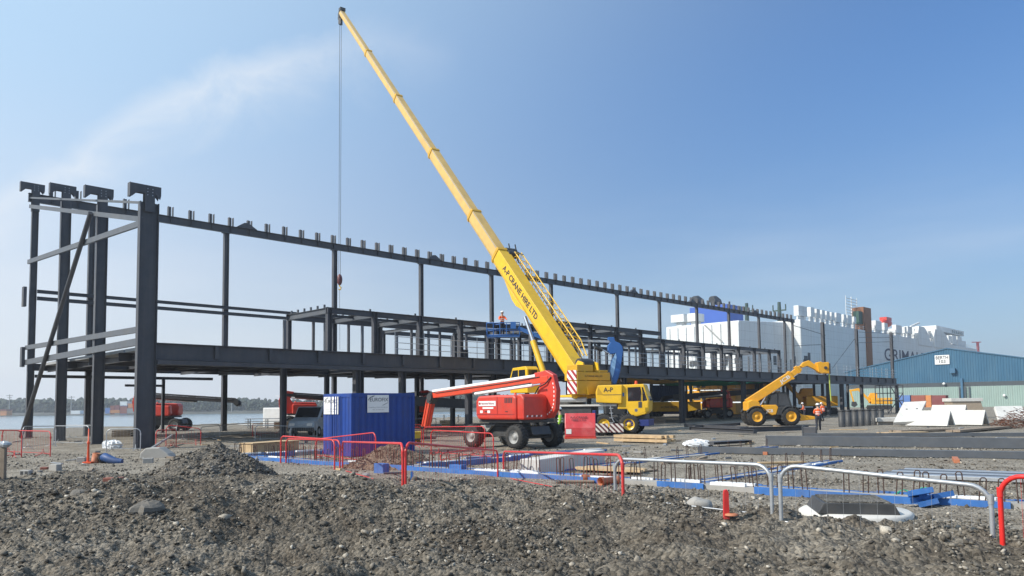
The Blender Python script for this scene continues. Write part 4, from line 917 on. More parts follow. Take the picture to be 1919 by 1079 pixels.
    for z in (1.08, 1.22):
        vs = []
        for zz in (z, z + 0.05):
            for q in range(n): an = 2 * math.pi * q / n; vs.append((0.172 * math.cos(an), 0.137 * math.sin(an) + bend(zz), zz))
        mb.add(vs, [(q, (q + 1) % n, n + (q + 1) % n, n + q) for q in range(n)], True)
    mb.build('reflective_band', reflect, t)
    hy = 0.03 + bend(1.72)
    if hat:
        b = MB(); b.lathe([(0.0, 0.122), (0.03, 0.121), (0.07, 0.108), (0.105, 0.075), (0.122, 0.03), (0.124, 0.001)], (0, hy, 1.715), (0, 0, 1), 18)
        b.lathe([(0.0, 0.12), (0.0, 0.148), (0.008, 0.148), (0.010, 0.118)], (0, hy + 0.015, 1.712), (0, 0, 1), 18); b.build('helmet', helm, t)
    f = MB()
    for s in (-1, 1): f.blob((s * 0.033, hy + 0.098, 1.685), (0.013, 0.008, 0.008), 8, 5); f.blob((s * 0.098, hy - 0.005, 1.665), (0.012, 0.022, 0.032), 8, 5)
    f.blob((0, hy + 0.108, 1.655), (0.014, 0.022, 0.02), 8, 6); f.blob((0, hy + 0.094, 1.612), (0.026, 0.008, 0.007), 8, 5); f.build('face', skin, t)
    b = MB(); b.blob((0, hy - 0.022, 1.68), (0.092, 0.088, 0.085), 14, 9); b.build('hair', cloth, t)
    return t

# ------------------------------------------------------------------ wheels
def wheel(c, ax, r, w, parent, rimm, treads=22, name='wheel'):
    c = Vector(c); ax = Vector(ax).normalized()
    b = MB(); h = w / 2
    b.lathe([(-h, r * 0.55), (-h * 1.02, r * 0.72), (-h * 0.92, r * 0.92), (-h * 0.6, r * 0.985), (0, r), (h * 0.6, r * 0.985), (h * 0.92, r * 0.92), (h * 1.02, r * 0.72), (h, r * 0.55)], c, ax, 28)
    e1 = ax.cross(Vector((0, 0, 1))).normalized(); e2 = ax.cross(e1)
    for k in range(treads):
        for s in (-1, 1):
            t = 2 * math.pi * (k + (0.25 if s > 0 else 0)) / treads; t2 = t + 0.16
            p = c + ax * (s * h * 0.08) + (e1 * math.cos(t2) + e2 * math.sin(t2)) * r * 1.005; q = c + ax * (s * h * 0.95) + (e1 * math.cos(t) + e2 * math.sin(t)) * r * 0.955
            b.bar(p, q, r * 0.085, r * 0.07, e1 * math.cos(t) + e2 * math.sin(t))
    ty = b.build(name, black, parent)
    m = MB(); m.lathe([(-h * 0.96, r * 0.58), (-h * 0.90, r * 0.53), (-h * 0.55, r * 0.42), (-h * 0.5, r * 0.22), (-h * 0.72, r * 0.20), (-h * 0.74, 0.001)], c, ax, 24); m.lathe([(h * 0.96, r * 0.58), (h * 0.90, r * 0.53), (h * 0.55, r * 0.42), (h * 0.5, r * 0.22), (h * 0.72, r * 0.20), (h * 0.74, 0.001)], c, ax, 24)
    for s in (-1, 1):
        for k in range(8):
            t = 2 * math.pi * k / 8; p = c + (e1 * math.cos(t) + e2 * math.sin(t)) * r * 0.31; m.cyl(p + ax * s * h * 0.50, p + ax * s * h * 0.60, r * 0.03, None, 6)
    m.build('rim', rimm, ty)
    return ty

# ------------------------------------------------------------------ articulated boom lift
def boom_lift(label, loc, rz, body, boomc, chas, signs=True, group=None, jib=True, name='boom_lift', white_top=True):
    t = thing(name, label, 'boom lift', loc, rz, group)
    b = MB(); b.prism([(-1.9, 0.62), (-1.75, 1.0), (1.75, 1.0), (1.9, 0.62), (1.5, 0.5), (-1.5, 0.5)], -0.62, 0.62)
    for x in (-1.42, 1.42): b.bx(x - 0.14, x + 0.14, -1.0, 1.0, 0.44, 0.66)
    b.build('chassis', chas, t, bevel=0.03)
    b = MB(); b.prism([(0.55, 1.02), (1.35, 1.02), (1.7, 0.7), (1.75, 0.55), (1.1, 0.55)], 0.63, 0.80); b.build('chassis_plate', grey, t, bevel=0.02)
    for x in (-1.42, 1.42):
        for y in (-1.15, 1.15): wheel((x, y, 0.55), (0, 1, 0), 0.55, 0.46, t, grey)
    MB().cyl((0, 0, 1.001), (0, 0, 1.3), 0.85, 0.8, 24).build('slew_ring', dark, t)
    MB().bx(-1.7, 1.1, -1.0, 1.1, 1.16, 1.30).build('turntable', dark, t, bevel=0.02)
    h = MB().prism([(-1.5, 1.302), (1.0, 1.302), (1.14, 1.5), (1.14, 2.15), (1.0, 2.38), (-0.3, 2.42), (-1.35, 2.40), (-1.5, 2.3)], 0.18, 1.28).build('engine_hood', body, t, bevel=0.09)
    MB().bx(-1.40, 1.05, 1.281, 1.295, 1.53, 1.555).build('hood_seam', dkred, h); MB().bx(-0.32, -0.295, 1.281, 1.292, 1.56, 2.34).build('hood_seam', dkred, h)
    cw = MB().prism([(-1.95, 1.302), (-1.51, 1.302), (-1.51, 2.44), (-1.78, 2.44), (-1.95, 2.25)], -0.30, 1.24).build('counterweight', body, t, bevel=0.08)
    for k in range(7): MB().prism([(0.10 + k * 0.15, 1.42), (0.18 + k * 0.15, 1.42), (0.15 + k * 0.15, 1.50), (0.07 + k * 0.15, 1.50)], -1.956, -1.952, 'yz').build('warning_mark', white if k % 2 == 0 else dark, cw)
    MB().prism([(-1.3, 1.302), (0.9, 1.302), (1.0, 1.5), (0.95, 2.2), (-1.2, 2.25), (-1.3, 2.1)], -1.28, -0.62).build('tank_hood', body, t, bevel=0.09)
    MB().cyl((-0.9, 0.7, 2.42), (-0.9, 0.7, 2.52), 0.07, 0.05, 12).build('beacon', orange, t)
    # mast that carries the boom, and its side plate
    ri = MB().prism([(-2.42, 1.75), (-2.50, 2.6), (-2.30, 3.30), (-1.85, 3.52), (-1.15, 3.42), (-0.85, 3.15), (-1.25, 3.02), (-1.45, 2.75), (-1.2, 2.35), (-0.45, 2.30), (-0.35, 2.05), (-1.0, 1.95), (-1.05, 1.5), (-1.5, 1.302), (-2.1, 1.35)], -0.60, -0.305).build('mast', body, t, bevel=0.03)
    e = [(-1.35, 1.36), (-1.65, 1.38), (-1.95, 1.44), (-2.2, 1.6), (-2.36, 1.85), (-2.42, 2.2), (-2.42, 2.6), (-2.34, 2.95)]
    for (a, c) in zip(e[:-1], e[1:]):
        for f0 in (0.1, 0.6): 
            p = Vector((a[0], -0.3, a[1])).lerp(Vector((c[0], -0.3, c[1])), f0); q = Vector((a[0], -0.3, a[1])).lerp(Vector((c[0], -0.3, c[1])), f0 + 0.25)
            MB().bar(p + Vector((0.07, 0, 0.05)), q + Vector((0.07, 0, 0.05)), 0.008, 0.05, (0.5, 0, 0.5)).build('edge_mark', white, ri)
    MB().prism([(-0.85, 1.9), (-1.2, 1.52), (-1.6, 1.6), (-1.5, 2.2), (-1.05, 2.15)], -0.302, -0.27).build('link_plate', body, ri, bevel=0.01)
    # two stage boom, laid down forwards
    MB().bar((-2.0, -0.45, 3.12), (6.35, -0.45, 2.50), 0.34, 0.30).build('boom', boomc, t, bevel=0.02)
    MB().bar((-1.2, -0.45, 3.29), (6.30, -0.45, 2.73), 0.36, 0.13).build('boom_cover', white if white_top else boomc, t, bevel=0.02)
    MB().bar((-1.0, -0.18, 2.90), (2.9, -0.18, 2.55), 0.16, 0.14).build('hose_track', dark, t)
    MB().cyl((-1.3, -0.02, 2.84), (2.6, -0.02, 2.52), 0.075, 0.075, 12).build('lift_cylinder', white, t)
    MB().cyl((-1.3, -0.02, 2.84), (-1.8, -0.02, 2.88), 0.045, 0.045, 10).build('lift_cylinder', chrome, t)
    b = MB().cyl((6.45, -0.72, 2.40), (6.45, -0.18, 2.40), 0.20, None, 14); b.prism([(6.2, 2.3), (6.3, 2.7), (6.6, 2.6), (6.75, 2.2), (6.5, 2.05)], -0.66, -0.24); b.build('knuckle', dark, t)
    if jib:
        for y in (-0.60, -0.30):
            MB().bar((6.50, y, 2.3), (6.95, y, 0.85), 0.10, 0.15, (1, 0, 0)).build('jib_arm', boomc, t, bevel=0.01); MB().bar((6.72, y, 2.3), (7.17, y, 0.85), 0.08, 0.10, (1, 0, 0)).build('jib_arm', boomc, t, bevel=0.01)
        b = MB()
        for z in (0.2, 0.75, 1.25):
            b.tube([(7.3, -1.35, z), (8.1, -1.35, z), (8.1, 0.45, z), (7.3, 0.45, z)], 0.02, 6, True)
        for x, y in ((7.3, -1.35), (8.1, -1.35), (8.1, 0.45), (7.3, 0.45), (7.3, -0.45), (8.1, -0.45)): b.tube([(x, y, 0.2), (x, y, 1.25)], 0.02, 6)
        b.bx(7.3, 8.1, -1.35, 0.45, 0.14, 0.18); b.build('basket', dark, t)
    for dy in (-0.62, -0.27): MB().tube([(-1.5, dy, 3.22), (0.5, dy, 3.02), (3.0, dy, 2.84), (5.9, dy, 2.62), (6.5, dy - 0.03, 2.72), (6.72, dy, 2.45), (6.75, dy, 2.05)], 0.022, 6).build('hydraulic_hose', black, t)
    MB().tube([(-2.2, -0.28, 3.2), (-1.9, -0.22, 2.9), (-1.5, -0.2, 2.75), (-1.25, -0.22, 2.45), (-1.3, -0.05, 2.3)], 0.03, 6).build('hydraulic_hose', black, t)
    for x in (-0.9, 0.45): MB().bx(x - 0.07, x + 0.07, 1.281, 1.305, 1.66, 1.69).build('latch', dark, h)
    for k in range(5): MB().bx(-1.25 + k * 0.10, -1.19 + k * 0.10, 1.281, 1.29, 2.05, 2.28).build('vent_slot', dark, h)
    if signs:
        s = MB().bx(-0.22, 0.92, 1.281, 1.296, 1.92, 2.15).build('sign_plate', white, h); text('Nationwide Platforms', 0.14, dkred, 'lettering', s, (0.31, 1.297, 2.035), (-1, 0, 0), width=0.86, bold=0.006)
        MB().cyl((0.84, 1.285, 2.035), (0.84, 1.299, 2.035), 0.06, None, 12).build('emblem', dkred, s)
        MB().bx(-0.06, 0.66, 1.281, 1.293, 1.79, 1.87).build('sign_plate', white, h)
        for x in (0.65, 0.16): MB().bx(x, x + 0.18, 1.281, 1.293, 1.60, 1.72).build('data_plate', white, h)
        MB().bx(-1.42, -1.34, -0.304, -0.296, 1.55, 1.72).build('data_plate', white, ri)
        MB().bx(-1.4, -0.9, 0.62, 0.805, 1.05, 1.10).build('step', dark, t)
    return t
nw = G(962, 842); CL = Vector((nw.x - 0.02, nw.y + 1.85, 0))
bl = boom_lift('red articulated boom lift with white topped boom laid down over the blue container', tuple(CL), R(135), red, pmat('boom_vermilion', (0.66, 0.062, 0.022), 0.42, 0, 0.1, 4, 0.3, (0.38, 0.12, 0.07)), dark)
p = G(318, 808); dk2 = pmat('dark_boom_paint', (0.035, 0.03, 0.032), 0.5, 0, 0.2, 3)
b2 = boom_lift('red boom lift with dark folded boom behind the left columns', (p.x - 1.2, p.y + 1.5, 0), R(2), red, dk2, dark, signs=False, jib=False, white_top=False)
for c in list(COL.objects):
    pass
def lift_copy(px, py, rz, label): 
    q = G(px, py); return dup(b2, (q.x, q.y, 0), R(rz), label, 'red boom lifts waiting under the deck')
tag(b2, group='red boom lifts waiting under the deck')
lift_copy(572, 800, 20, 'red boom lift just left of the blue container, under the deck')
lift_copy(768, 797, 200, 'red boom lift peeping out right of the blue container')
lift_copy(1338, 783, 190, 'dark red boom lift right of the low yellow trailer, under the deck')

# ------------------------------------------------------------------ mobile crane
cg = G(1120, 815); S0 = cg.y / F                      # metres per pixel there
HC = R(-18)
cr = thing('mobile_crane', 'yellow mobile crane with a long telescopic boom raised over the steel frame', 'crane', (cg.x, cg.y + 1.25, 0), HC)
def LX(px): return (px - 1120) * S0 / math.cos(HC)
def LZ(py, px=1120): return CAMZ + (755 - py) * S0
b = MB().bx(LX(985), LX(1215), -1.0, 1.0, 0.75, 1.25); b.build('chassis_frame', dark, cr, bevel=0.03)
MB().bx(LX(985), LX(1166), -1.28, 1.28, LZ(761), LZ(757.5)).build('carrier_deck', conc, cr, bevel=0.02)
MB().bx(LX(1000), LX(1120), -1.15, 1.15, 1.26, LZ(761) - 0.01).build('carrier_body', dark, cr, bevel=0.02)
for px in (1000, 1042, 1143, 1187):
    for y in (-1.08, 1.08): wheel((LX(px), y, 0.66), (0, 1, 0), 0.66, 0.42, cr, yellow if px > 1100 else dark)
LXb = lambda px: LX(px) + 0.42
b = MB().prism([(LXb(1119), LZ(754)), (LXb(1118), LZ(735)), (LXb(1122), LZ(722)), (LXb(1166), LZ(721.5)), (LXb(1164), LZ(756.5))], -1.45, -0.36)
eb = b.build('engine_box', yellow, cr, bevel=0.05)
MB().prism([(LXb(1121), LZ(739.8)), (LXb(1132), LZ(739.8)), (LXb(1122), LZ(724))], -1.462, -1.451).build('box_gusset', pmat('crane_ochre', (0.50, 0.29, 0.02), 0.5), eb)
MB().bx(LXb(1131), LXb(1164), -1.460, -1.451, LZ(740.4), LZ(739.4)).build('box_seam', dark, eb)
text('A-P', 0.40, ink, 'lettering', eb, (LXb(1141), -1.453, LZ(731)), (1, 0, 0), width=LXb(1149.5) - LXb(1132.5), bold=0.02)
cabp = [(905, 610), (1165, 605), (1222, 790), (1215, 900), (1180, 935), (1090, 960), (1030, 955), (985, 880), (885, 880)]
Q = lambda c: (LX(1020 + c[0] / 6), LZ(620 + c[1] / 6))
cb_ = MB().prism([Q(c) for c in cabp], -1.25, 0.35).build('driver_cab', yellow, cr, bevel=0.05)
MB().prism([Q(c) for c in ((995, 640), (1130, 636), (1140, 690), (1138, 790), (998, 792))], -1.262, -1.251).build('door_window', glass, cb_)
MB().prism([Q(c) for c in ((1143, 640), (1158, 640), (1200, 785), (1150, 792), (1150, 690))], -1.262, -1.251).build('quarter_window', glass, cb_)
MB().prism([Q(c) for c in ((1010, 805), (1200, 803), (1196, 900), (1085, 945), (1035, 940))], -1.259, -1.251).build('door', yellow, cb_, bevel=0.004)
MB().bx(Q((915, 0))[0], Q((960, 0))[0], -1.258, -1.251, Q((0, 738))[1], Q((0, 698))[1]).build('badge', pmat('badge_blue', (0.05, 0.16, 0.42), 0.5), cb_)
MB().cyl((Q((1082, 0))[0], -1.262, Q((0, 893))[1]), (Q((1082, 0))[0], -1.251, Q((0, 893))[1]), 0.10, None, 14).build('badge', pmat('badge_grey', (0.12, 0.14, 0.2), 0.5), cb_)
b = MB().tube([Q((1180, 700))[:1] + (-1.3,) + Q((1180, 700))[1:], Q((1145, 720))[:1] + (-1.55,) + Q((1145, 720))[1:], Q((1135, 850))[:1] + (-1.55,) + Q((1135, 850))[1:]], 0.02, 6)
x, z = Q((1135, 845)); b.bx(x - 0.12, x + 0.10, -1.60, -1.52, z - 0.12, z + 0.25); b.build('mirror', dark, cb_)
wsp = [Q((1167, 612)), Q((1221, 788))]
b = MB(); off = 0.012
b.add([(wsp[0][0] + off, -1.12, wsp[0][1] - 0.1), (wsp[1][0] + off, -1.12, wsp[1][1]), (wsp[1][0] + off, 0.22, wsp[1][1]), (wsp[0][0] + off, 0.22, wsp[0][1] - 0.1)], [(0, 1, 2, 3)]); b.build('windscreen', glass, cb_)
MB().cyl((Q((1065, 0))[0], -0.4, Q((0, 605))[1]), (Q((1065, 0))[0], -0.4, Q((0, 565))[1]), 0.10, 0.08, 12).build('beacon', orange, cb_)
bb = pmat('undercarriage_blue', (0.015, 0.03, 0.16), 0.5)
MB().bx(LX(1180), LX(1222), -1.2, 1.2, 0.55, 0.95).build('bumper_beam', bb, cr, bevel=0.03); MB().bx(LX(1123), LX(1129), -1.35, -1.1, 0.5, 1.55).build('outrigger_mast', bb, cr, bevel=0.03)
for x0, x1 in ((1123, 1158), (1160, 1184)): 
    b = MB().bx(LX(x0), LX(x1), -2.65, -2.55, 0.22, 0.75); b.build('outrigger_panel', hazard2, cr, bevel=0.01)
for px in (1140, 1172): b = MB().bx(LX(px) - 0.14, LX(px) + 0.14, -2.54, -1.0, 0.45, 0.72); b.cyl((LX(px), -2.35, 0.03), (LX(px), -2.35, 0.5), 0.09, None, 10); b.cyl((LX(px), -2.35, 0.0), (LX(px), -2.35, 0.05), 0.3, None, 16); b.build('outrigger', dark, cr)
b = MB().tube([(LX(1155), -1.3, LZ(757)), (LX(1158), -1.34, 1.05), (LX(1162), -1.34, 0.8)], 0.03, 6)
for k in range(4): b.bx(LX(1153), LX(1160), -1.34, -1.20, 0.75 + k * 0.3, 0.79 + k * 0.3)
b.build('cab_step', galv, cr)
MB().cyl((LX(1045), -0.9, LZ(748)), (LX(1110), -0.9, LZ(748)), 0.17, None, 14).build('silencer', galv, cr)
# superstructure turned towards the load: a sub-tree in its own frame
PSI = R(54); hd = Vector((-math.cos(PSI), math.sin(PSI), 0)); sdv = Vector((-math.sin(PSI), -math.cos(PSI), 0))      # boom heading and its near side
tw = P(1072, 742, cg.y + 2.4); T0 = Vector((tw.x, tw.y, 0))
inv = (Matrix.Translation(Vector((cg.x, cg.y + 1.25, 0))) @ Matrix.Rotation(HC, 4, 'Z')).inverted()
def SW(a, s, z): return inv @ (T0 + hd * a + sdv * s + Vector((0, 0, z)))     # forward, near side, height -> crane frame
def sbox(a0, a1, s0, s1, z0, z1, m, name, parent=cr, bevel=0.03):
    vs = [SW(a, s, z) for z in (z0, z1) for a, s in ((a0, s0), (a1, s0), (a1, s1), (a0, s1))]
    return MB().add(vs, [(0, 3, 2, 1), (4, 5, 6, 7), (0, 1, 5, 4), (1, 2, 6, 5), (2, 3, 7, 6), (3, 0, 4, 7)]).build(name, m, parent, bevel=bevel)
def sprism(poly, s0, s1, m, name, parent=cr, bevel=0.02):
    n = len(poly); vs = [SW(a, s, z) for s in (s0, s1) for a, z in poly]
    fs = [tuple(range(n)), tuple(reversed(range(n, 2 * n)))] + [(i, i + n, (i + 1) % n + n, (i + 1) % n) for i in range(n)]
    return MB().add(vs, fs).build(name, m, parent, bevel=bevel)
ochre = pmat('crane_ochre_paint', (0.62, 0.35, 0.02), 0.45, 0, 0.12, 2, 0.3, (0.3, 0.2, 0.08))
MB().cyl(SW(0, 0, 1.9), SW(0, 0, 2.3), 0.9, None, 24).build('slew_ring', dark, cr)
sbox(-1.6, 3.9, -0.9, 1.1, 2.31, 2.55, yellow, 'slew_platform')
sbox(-2.2, -1.2, -1.5, 1.42, 2.56, 3.42, ochre, 'counterweight'); cwt = sbox(-2.15, -0.9, -1.45, 1.38, 3.45, 3.98, ochre, 'counterweight')
sbox(-2.0, -1.0, -0.1, 1.25, 4.01, 4.45, ochre, 'winch_housing'); sbox(-2.0, -1.3, -1.4, -0.35, 4.01, 4.14, ochre, 'winch_housing')
text('A-P CRANE HIRE LTD', 0.16, ink, 'lettering', cwt, SW(-2.16, 0, 3.72), (inv.to_3x3() @ (-sdv)), width=1.5, bold=0.006)
hz_m = stripe_mat('crane_hazard', (0.80, 0.78, 0.74), (0.36, 0.03, 0.04), 2.0, (0.68, -0.73, 1))
sbox(-2.15, -1.25, 1.43, 1.46, 2.6, 3.40, hz_m, 'hazard_board', bevel=0); sbox(-2.1, -1.2, 1.39, 1.42, 3.47, 4.1, hz_m, 'hazard_board', bevel=0)
# operator cab
oc = sprism([(2.3, 2.75), (2.3, 4.35), (2.55, 4.55), (4.0, 4.48), (4.35, 3.75), (4.3, 2.75)], 0.95, 1.95, yellow, 'operator_cab', bevel=0.04)
sprism([(2.5, 3.55), (2.55, 4.32), (3.25, 4.32), (3.25, 3.55)], 1.951, 1.962, glass, 'cab_window', oc, 0); sprism([(3.35, 3.55), (3.35, 4.32), (3.95, 4.30), (4.2, 3.7), (4.2, 3.55)], 1.951, 1.962, glass, 'cab_window', oc, 0)
vs = [SW(2.29, s, z) for s, z in ((1.1, 3.5), (1.85, 3.5), (1.85, 4.3), (1.1, 4.3))]; MB().add(vs, [(0, 1, 2, 3)]).build('rear_window', glass, oc)
# boom
pv = plane(1074, 690, T0, sdv); tip = plane(640, 24, T0, sdv); bd_ = (tip - pv).normalized(); Lb = (tip - pv).length
bw = lambda p: inv @ p
upb = sdv.cross(bd_).normalized()
if upb.z < 0: upb = -upb
def along(px, py):
    q = plane(px, py, T0, sdv); return (q - pv).dot(bd_)
def bsec(l0, l1, w, h, name, m, bevel=0.05):
    p = pv + bd_ * l0; q = pv + bd_ * l1; a = sdv * (w / 2); c = upb * (h / 2); ch = 0.22
    prof = [(-1, -1 + ch * 2), (-1 + ch * 1.2, -1), (1 - ch * 1.2, -1), (1, -1 + ch * 2), (1, 1), (-1, 1)]
    vs = [bw(e + a * x + c * y) for e in (p, q) for x, y in prof]; n = 6
    fs = [tuple(range(n)), tuple(reversed(range(n, 2 * n)))] + [(i, i + n, (i + 1) % n + n, (i + 1) % n) for i in range(n)]
    return MB().add(vs, fs).build(name, m, cr, bevel=0.015)
pale = pmat('weathered_crane_yellow', (0.66, 0.42, 0.12), 0.45, 0, 0.16, 1.5, 0.45, (0.36, 0.26, 0.14)); lens = [-0.9] + [along(*c) for c in ((938, 475), (888, 403), (815, 280), (746, 182), (690, 98))] + [Lb + 0.1]
ws = [0.96, 0.80, 0.71, 0.63, 0.55, 0.47]; hs = [1.24, 1.02, 0.89, 0.78, 0.67, 0.57]
secs = []
for i in range(6):
    s_ = bsec(lens[i] - (0 if i == 0 else 0.3), lens[i + 1], ws[i], hs[i], 'boom_section', yellow if i == 0 else pale); secs.append(s_)
    if i < 5: bsec(lens[i + 1] - 0.16, lens[i + 1] + 0.10, ws[i] + 0.10, hs[i] + 0.12, 'boom_collar', ochre)
# pale wear strip along the near upper edge, dark one along the lower edge
for i in range(1, 6):
    p = pv + bd_ * (lens[i] + 0.3) + sdv * (ws[i] / 2 + 0.006) + upb * (hs[i] / 2 - 0.05); q = pv + bd_ * (lens[i + 1] - 0.25) + sdv * (ws[i] / 2 + 0.006) + upb * (hs[i] / 2 - 0.05)
    MB().bar(bw(p), bw(q), 0.012, 0.07, inv.to_3x3() @ upb).build('wear_strip', grey, secs[i])
tm = inv.to_3x3()
lp = pv + bd_ * (lens[1] * 0.56) + sdv * (ws[0] / 2 + 0.002) + upb * 0.12
text('A-P CRANE HIRE LTD', 0.60, ink, 'lettering', secs[0], bw(pv + bd_ * ((along(949, 510) + along(1012, 605)) / 2) + sdv * (ws[0] / 2 + 0.003) + upb * 0.10), tm @ (-bd_), tm @ upb, width=abs(along(949, 510) - along(1012, 605)), bold=0.03)
# boom head, foot and ram
hp = pv + bd_ * Lb
b = MB()
for s in (-0.2, 0.2): b.cyl(bw(hp + sdv * (s - 0.03) - upb * 0.2), bw(hp + sdv * (s + 0.03) - upb * 0.2), 0.34, None, 16)
b.bar(bw(hp + bd_ * 0.1 + upb * 0.3 - sdv * 0.3), bw(hp + bd_ * 0.1 + upb * 0.3 + sdv * 0.3), 0.5, 0.35); b.build('boom_head', dark, cr)
b = MB().cyl(bw(hp - Vector((0, 0, 0.35)) + hd * 0.35 - sdv * 0.16), bw(hp - Vector((0, 0, 0.35)) + hd * 0.35 + sdv * 0.16), 0.33, None, 14); b.bar(bw(hp + hd * 0.25), bw(hp + hd * 0.3 - Vector((0, 0, 1.2))), 0.3, 0.4); b.build('head_sheave', dark, cr)
for s in (-0.62, 0.62): 
    MB().add([SW(*k) for k in [(a, s + d, z) for d in (-0.05, 0.05) for a, z in ((-2.3, 2.55), (-0.6, 2.55), (-0.9, 4.2), (-1.4, 4.75), (-1.9, 4.6))]], [(0, 1, 2, 3, 4), (9, 8, 7, 6, 5)] + [(i, i + 5, (i + 1) % 5 + 5, (i + 1) % 5) for i in range(5)]).build('boom_bracket', yellow, cr)
r0_ = plane(1016, 690, T0, sdv); r1_ = plane(984, 594, T0, sdv); rm = r0_.lerp(r1_, 0.52)
MB().cyl(bw(r0_ - (r1_ - r0_) * 0.15), bw(rm), 0.22, 0.22, 18).build('luffing_ram', yellow, cr); MB().cyl(bw(rm), bw(r1_), 0.135, 0.135, 16).build('ram_rod', chrome, cr)
b = MB(); b.add([bw(pv + bd_ * l + sdv * s - upb * (hs[0] / 2 + d)) for s in (-0.35, 0.35) for l, d in ((along(975, 560) - 1.4, 0.0), (along(975, 560) - 0.3, 0.42), (along(975, 560) + 0.4, 0.42), (along(975, 560) + 2.2, 0.0))], [(0, 1, 2, 3), (7, 6, 5, 4), (0, 4, 5, 1), (1, 5, 6, 2), (2, 6, 7, 3), (3, 7, 4, 0)]); b.build('ram_bracket', yellow, cr, bevel=0.02)
# lattice fly jib stowed along the far side
fl = MB(); l0, l1 = along(1085, 655), along(958, 455); n = 22
o1 = -sdv * 0.72; cor = lambda l, x, y: bw(pv + bd_ * l + o1 - sdv * x + upb * y)
for x, y in ((0, 0.15), (0.62, 0.15), (0, 0.85), (0.62, 0.85)): fl.tube([cor(l0, x * 0.5, 0.5 + (y - 0.5) * 0.7), cor(l0 + 1.5, x, y), cor(l1, x, y)], 0.045, 6)
for k in range(n):
    a = l0 + 1.0 + (l1 - l0 - 1.0) * k / n; c = l0 + 1.0 + (l1 - l0 - 1.0) * (k + 1) / n; f_ = k % 2
    fl.tube([cor(a, 0, 0.85 if f_ else 0.15), cor(c, 0, 0.15 if f_ else 0.85)], 0.026, 5); fl.tube([cor(a, 0.62 * f_, 0.85), cor(c, 0.62 * (1 - f_), 0.85)], 0.026, 5); fl.tube([cor(a, 0.62, 0.15 if f_ else 0.85), cor(c, 0.62, 0.85 if f_ else 0.15)], 0.026, 5)
fl.build('fly_jib', yellow, cr)
b = MB()
for q in (0, 0.5):
    b.cyl(cor(l1 + 0.2 + q * 0.6, -0.4, 0.45), cor(l1 + 0.2 + q * 0.6, 0.5, 0.45), 0.3, None, 14)
for x in (0, 0.6): b.bar(cor(l1 - 0.3, x, 0.9), cor(l1 + 1.0, x, 0.3), 0.07, 0.07); b.bar(cor(l1 - 0.3, x, 0.1), cor(l1 + 1.1, x, 0.8), 0.07, 0.07)
b.build('jib_head', dark, cr)
b = MB().cyl(SW(-1.3, -0.5, 4.55), SW(-1.3, 0.5, 4.55), 0.36, None, 18); b.build('hoist_winch', dark, cr)
b = MB()
for q in range(3): b.tube([cor(l0 + 1.5, -0.35 - 0.16 * q, 0.35), cor(l0 + 13 - q, -0.35 - 0.16 * q, 0.38)], 0.03, 6)
b.build('hose_line', yellow, cr)
# rope, hook block and hanging sling
rp0 = hp + hd * 0.42; hk = P(636.5, 515, rp0.y); rp0.x = hk.x + 0.0
b = MB()
for s in (-0.09, 0.09): b.tube([bw(rp0 + sdv * s - Vector((0, 0, 0.3))), bw(Vector((hk.x, rp0.y, hk.z)) + sdv * s)], 0.022, 6)
b.build('hoist_rope', dark, cr)
hz0 = Vector((hk.x, rp0.y, hk.z)); zb1 = P(637, 533, rp0.y).z; zb2 = P(637, 541, rp0.y).z
blk = MB(); blk.blob(bw(hz0 - Vector((0, 0, (hk.z - zb1) / 2))), (0.30, 0.30, (hk.z - zb1) / 2 + 0.1), 14, 10); blk.build('hook_block', pmat('hook_block_red', (0.13, 0.03, 0.03), 0.5), cr)
MB().tube([bw(Vector((hz0.x, hz0.y, zb1))), bw(Vector((hz0.x, hz0.y, zb1 - 0.2))), bw(Vector((hz0.x + 0.16, hz0.y, zb1 - 0.32))), bw(Vector((hz0.x + 0.1, hz0.y, zb2 - 0.1))), bw(Vector((hz0.x - 0.12, hz0.y, zb2 - 0.05)))], 0.07, 8).build('hook', yellow, cr)
MB().tube([bw(Vector((hz0.x, hz0.y, zb2))), bw(Vector((hz0.x + 0.05, hz0.y, P(637, 655, rp0.y).z)))], 0.018, 6).build('sling', dark, cr)

# low yellow trailer with a dark blue box, standing behind the deck column
p = G(1262, 783); tr = thing('equipment_trailer', 'low yellow trailer carrying a dark blue box behind a deck column', 'trailer', (p.x, p.y, 0), R(-3)); s_ = p.y / F
tx = lambda px: (px - 1262) * s_
tzz = lambda py: CAMZ + (754 - py) * s_
tb = MB().bx(tx(1205), tx(1281), -1.1, 1.1, tzz(771), tzz(753)).build('bed', ochre, tr, bevel=0.04)
MB().prism([(tx(1282), tzz(772)), (tx(1282), tzz(753)), (tx(1309), tzz(753.5)), (tx(1309), tzz(768))], -1.4, 0.9).build('front_box', yellow, tr, bevel=0.05)
text('A-P CRANE HIRE LTD', 0.36, ink, 'lettering', tb, ((tx(1252)), -1.105, tzz(763)), (1, 0, 0), width=(tx(1270) - tx(1240)), bold=0.008)
bx_ = ship_box('blue_box', 'x', (tx(1222), -0.95, tzz(752)), 0, tx(1271) - tx(1222), 1.8, tzz(722) - tzz(752), pmat('dark_blue_box', (0.03, 0.055, 0.12), 0.5), None)
for k in ('label', 'category'): del bx_[k]
bx_.parent = tr
MB().bx(tx(1250), tx(1260), -1.0, -0.97, tzz(735), tzz(730)).build('badge', yellow, bx_) if False else None
for px in (1212, 1232, 1290, 1304):
    for y in (-0.95, 0.95): wheel((tx(px), y, 0.48), (0, 1, 0), 0.48, 0.3, tr, dark)
MB().bx(tx(1205), tx(1309), -0.5, 0.5, 0.5, tzz(771) - 0.01).build('axle_frame', bb, tr)

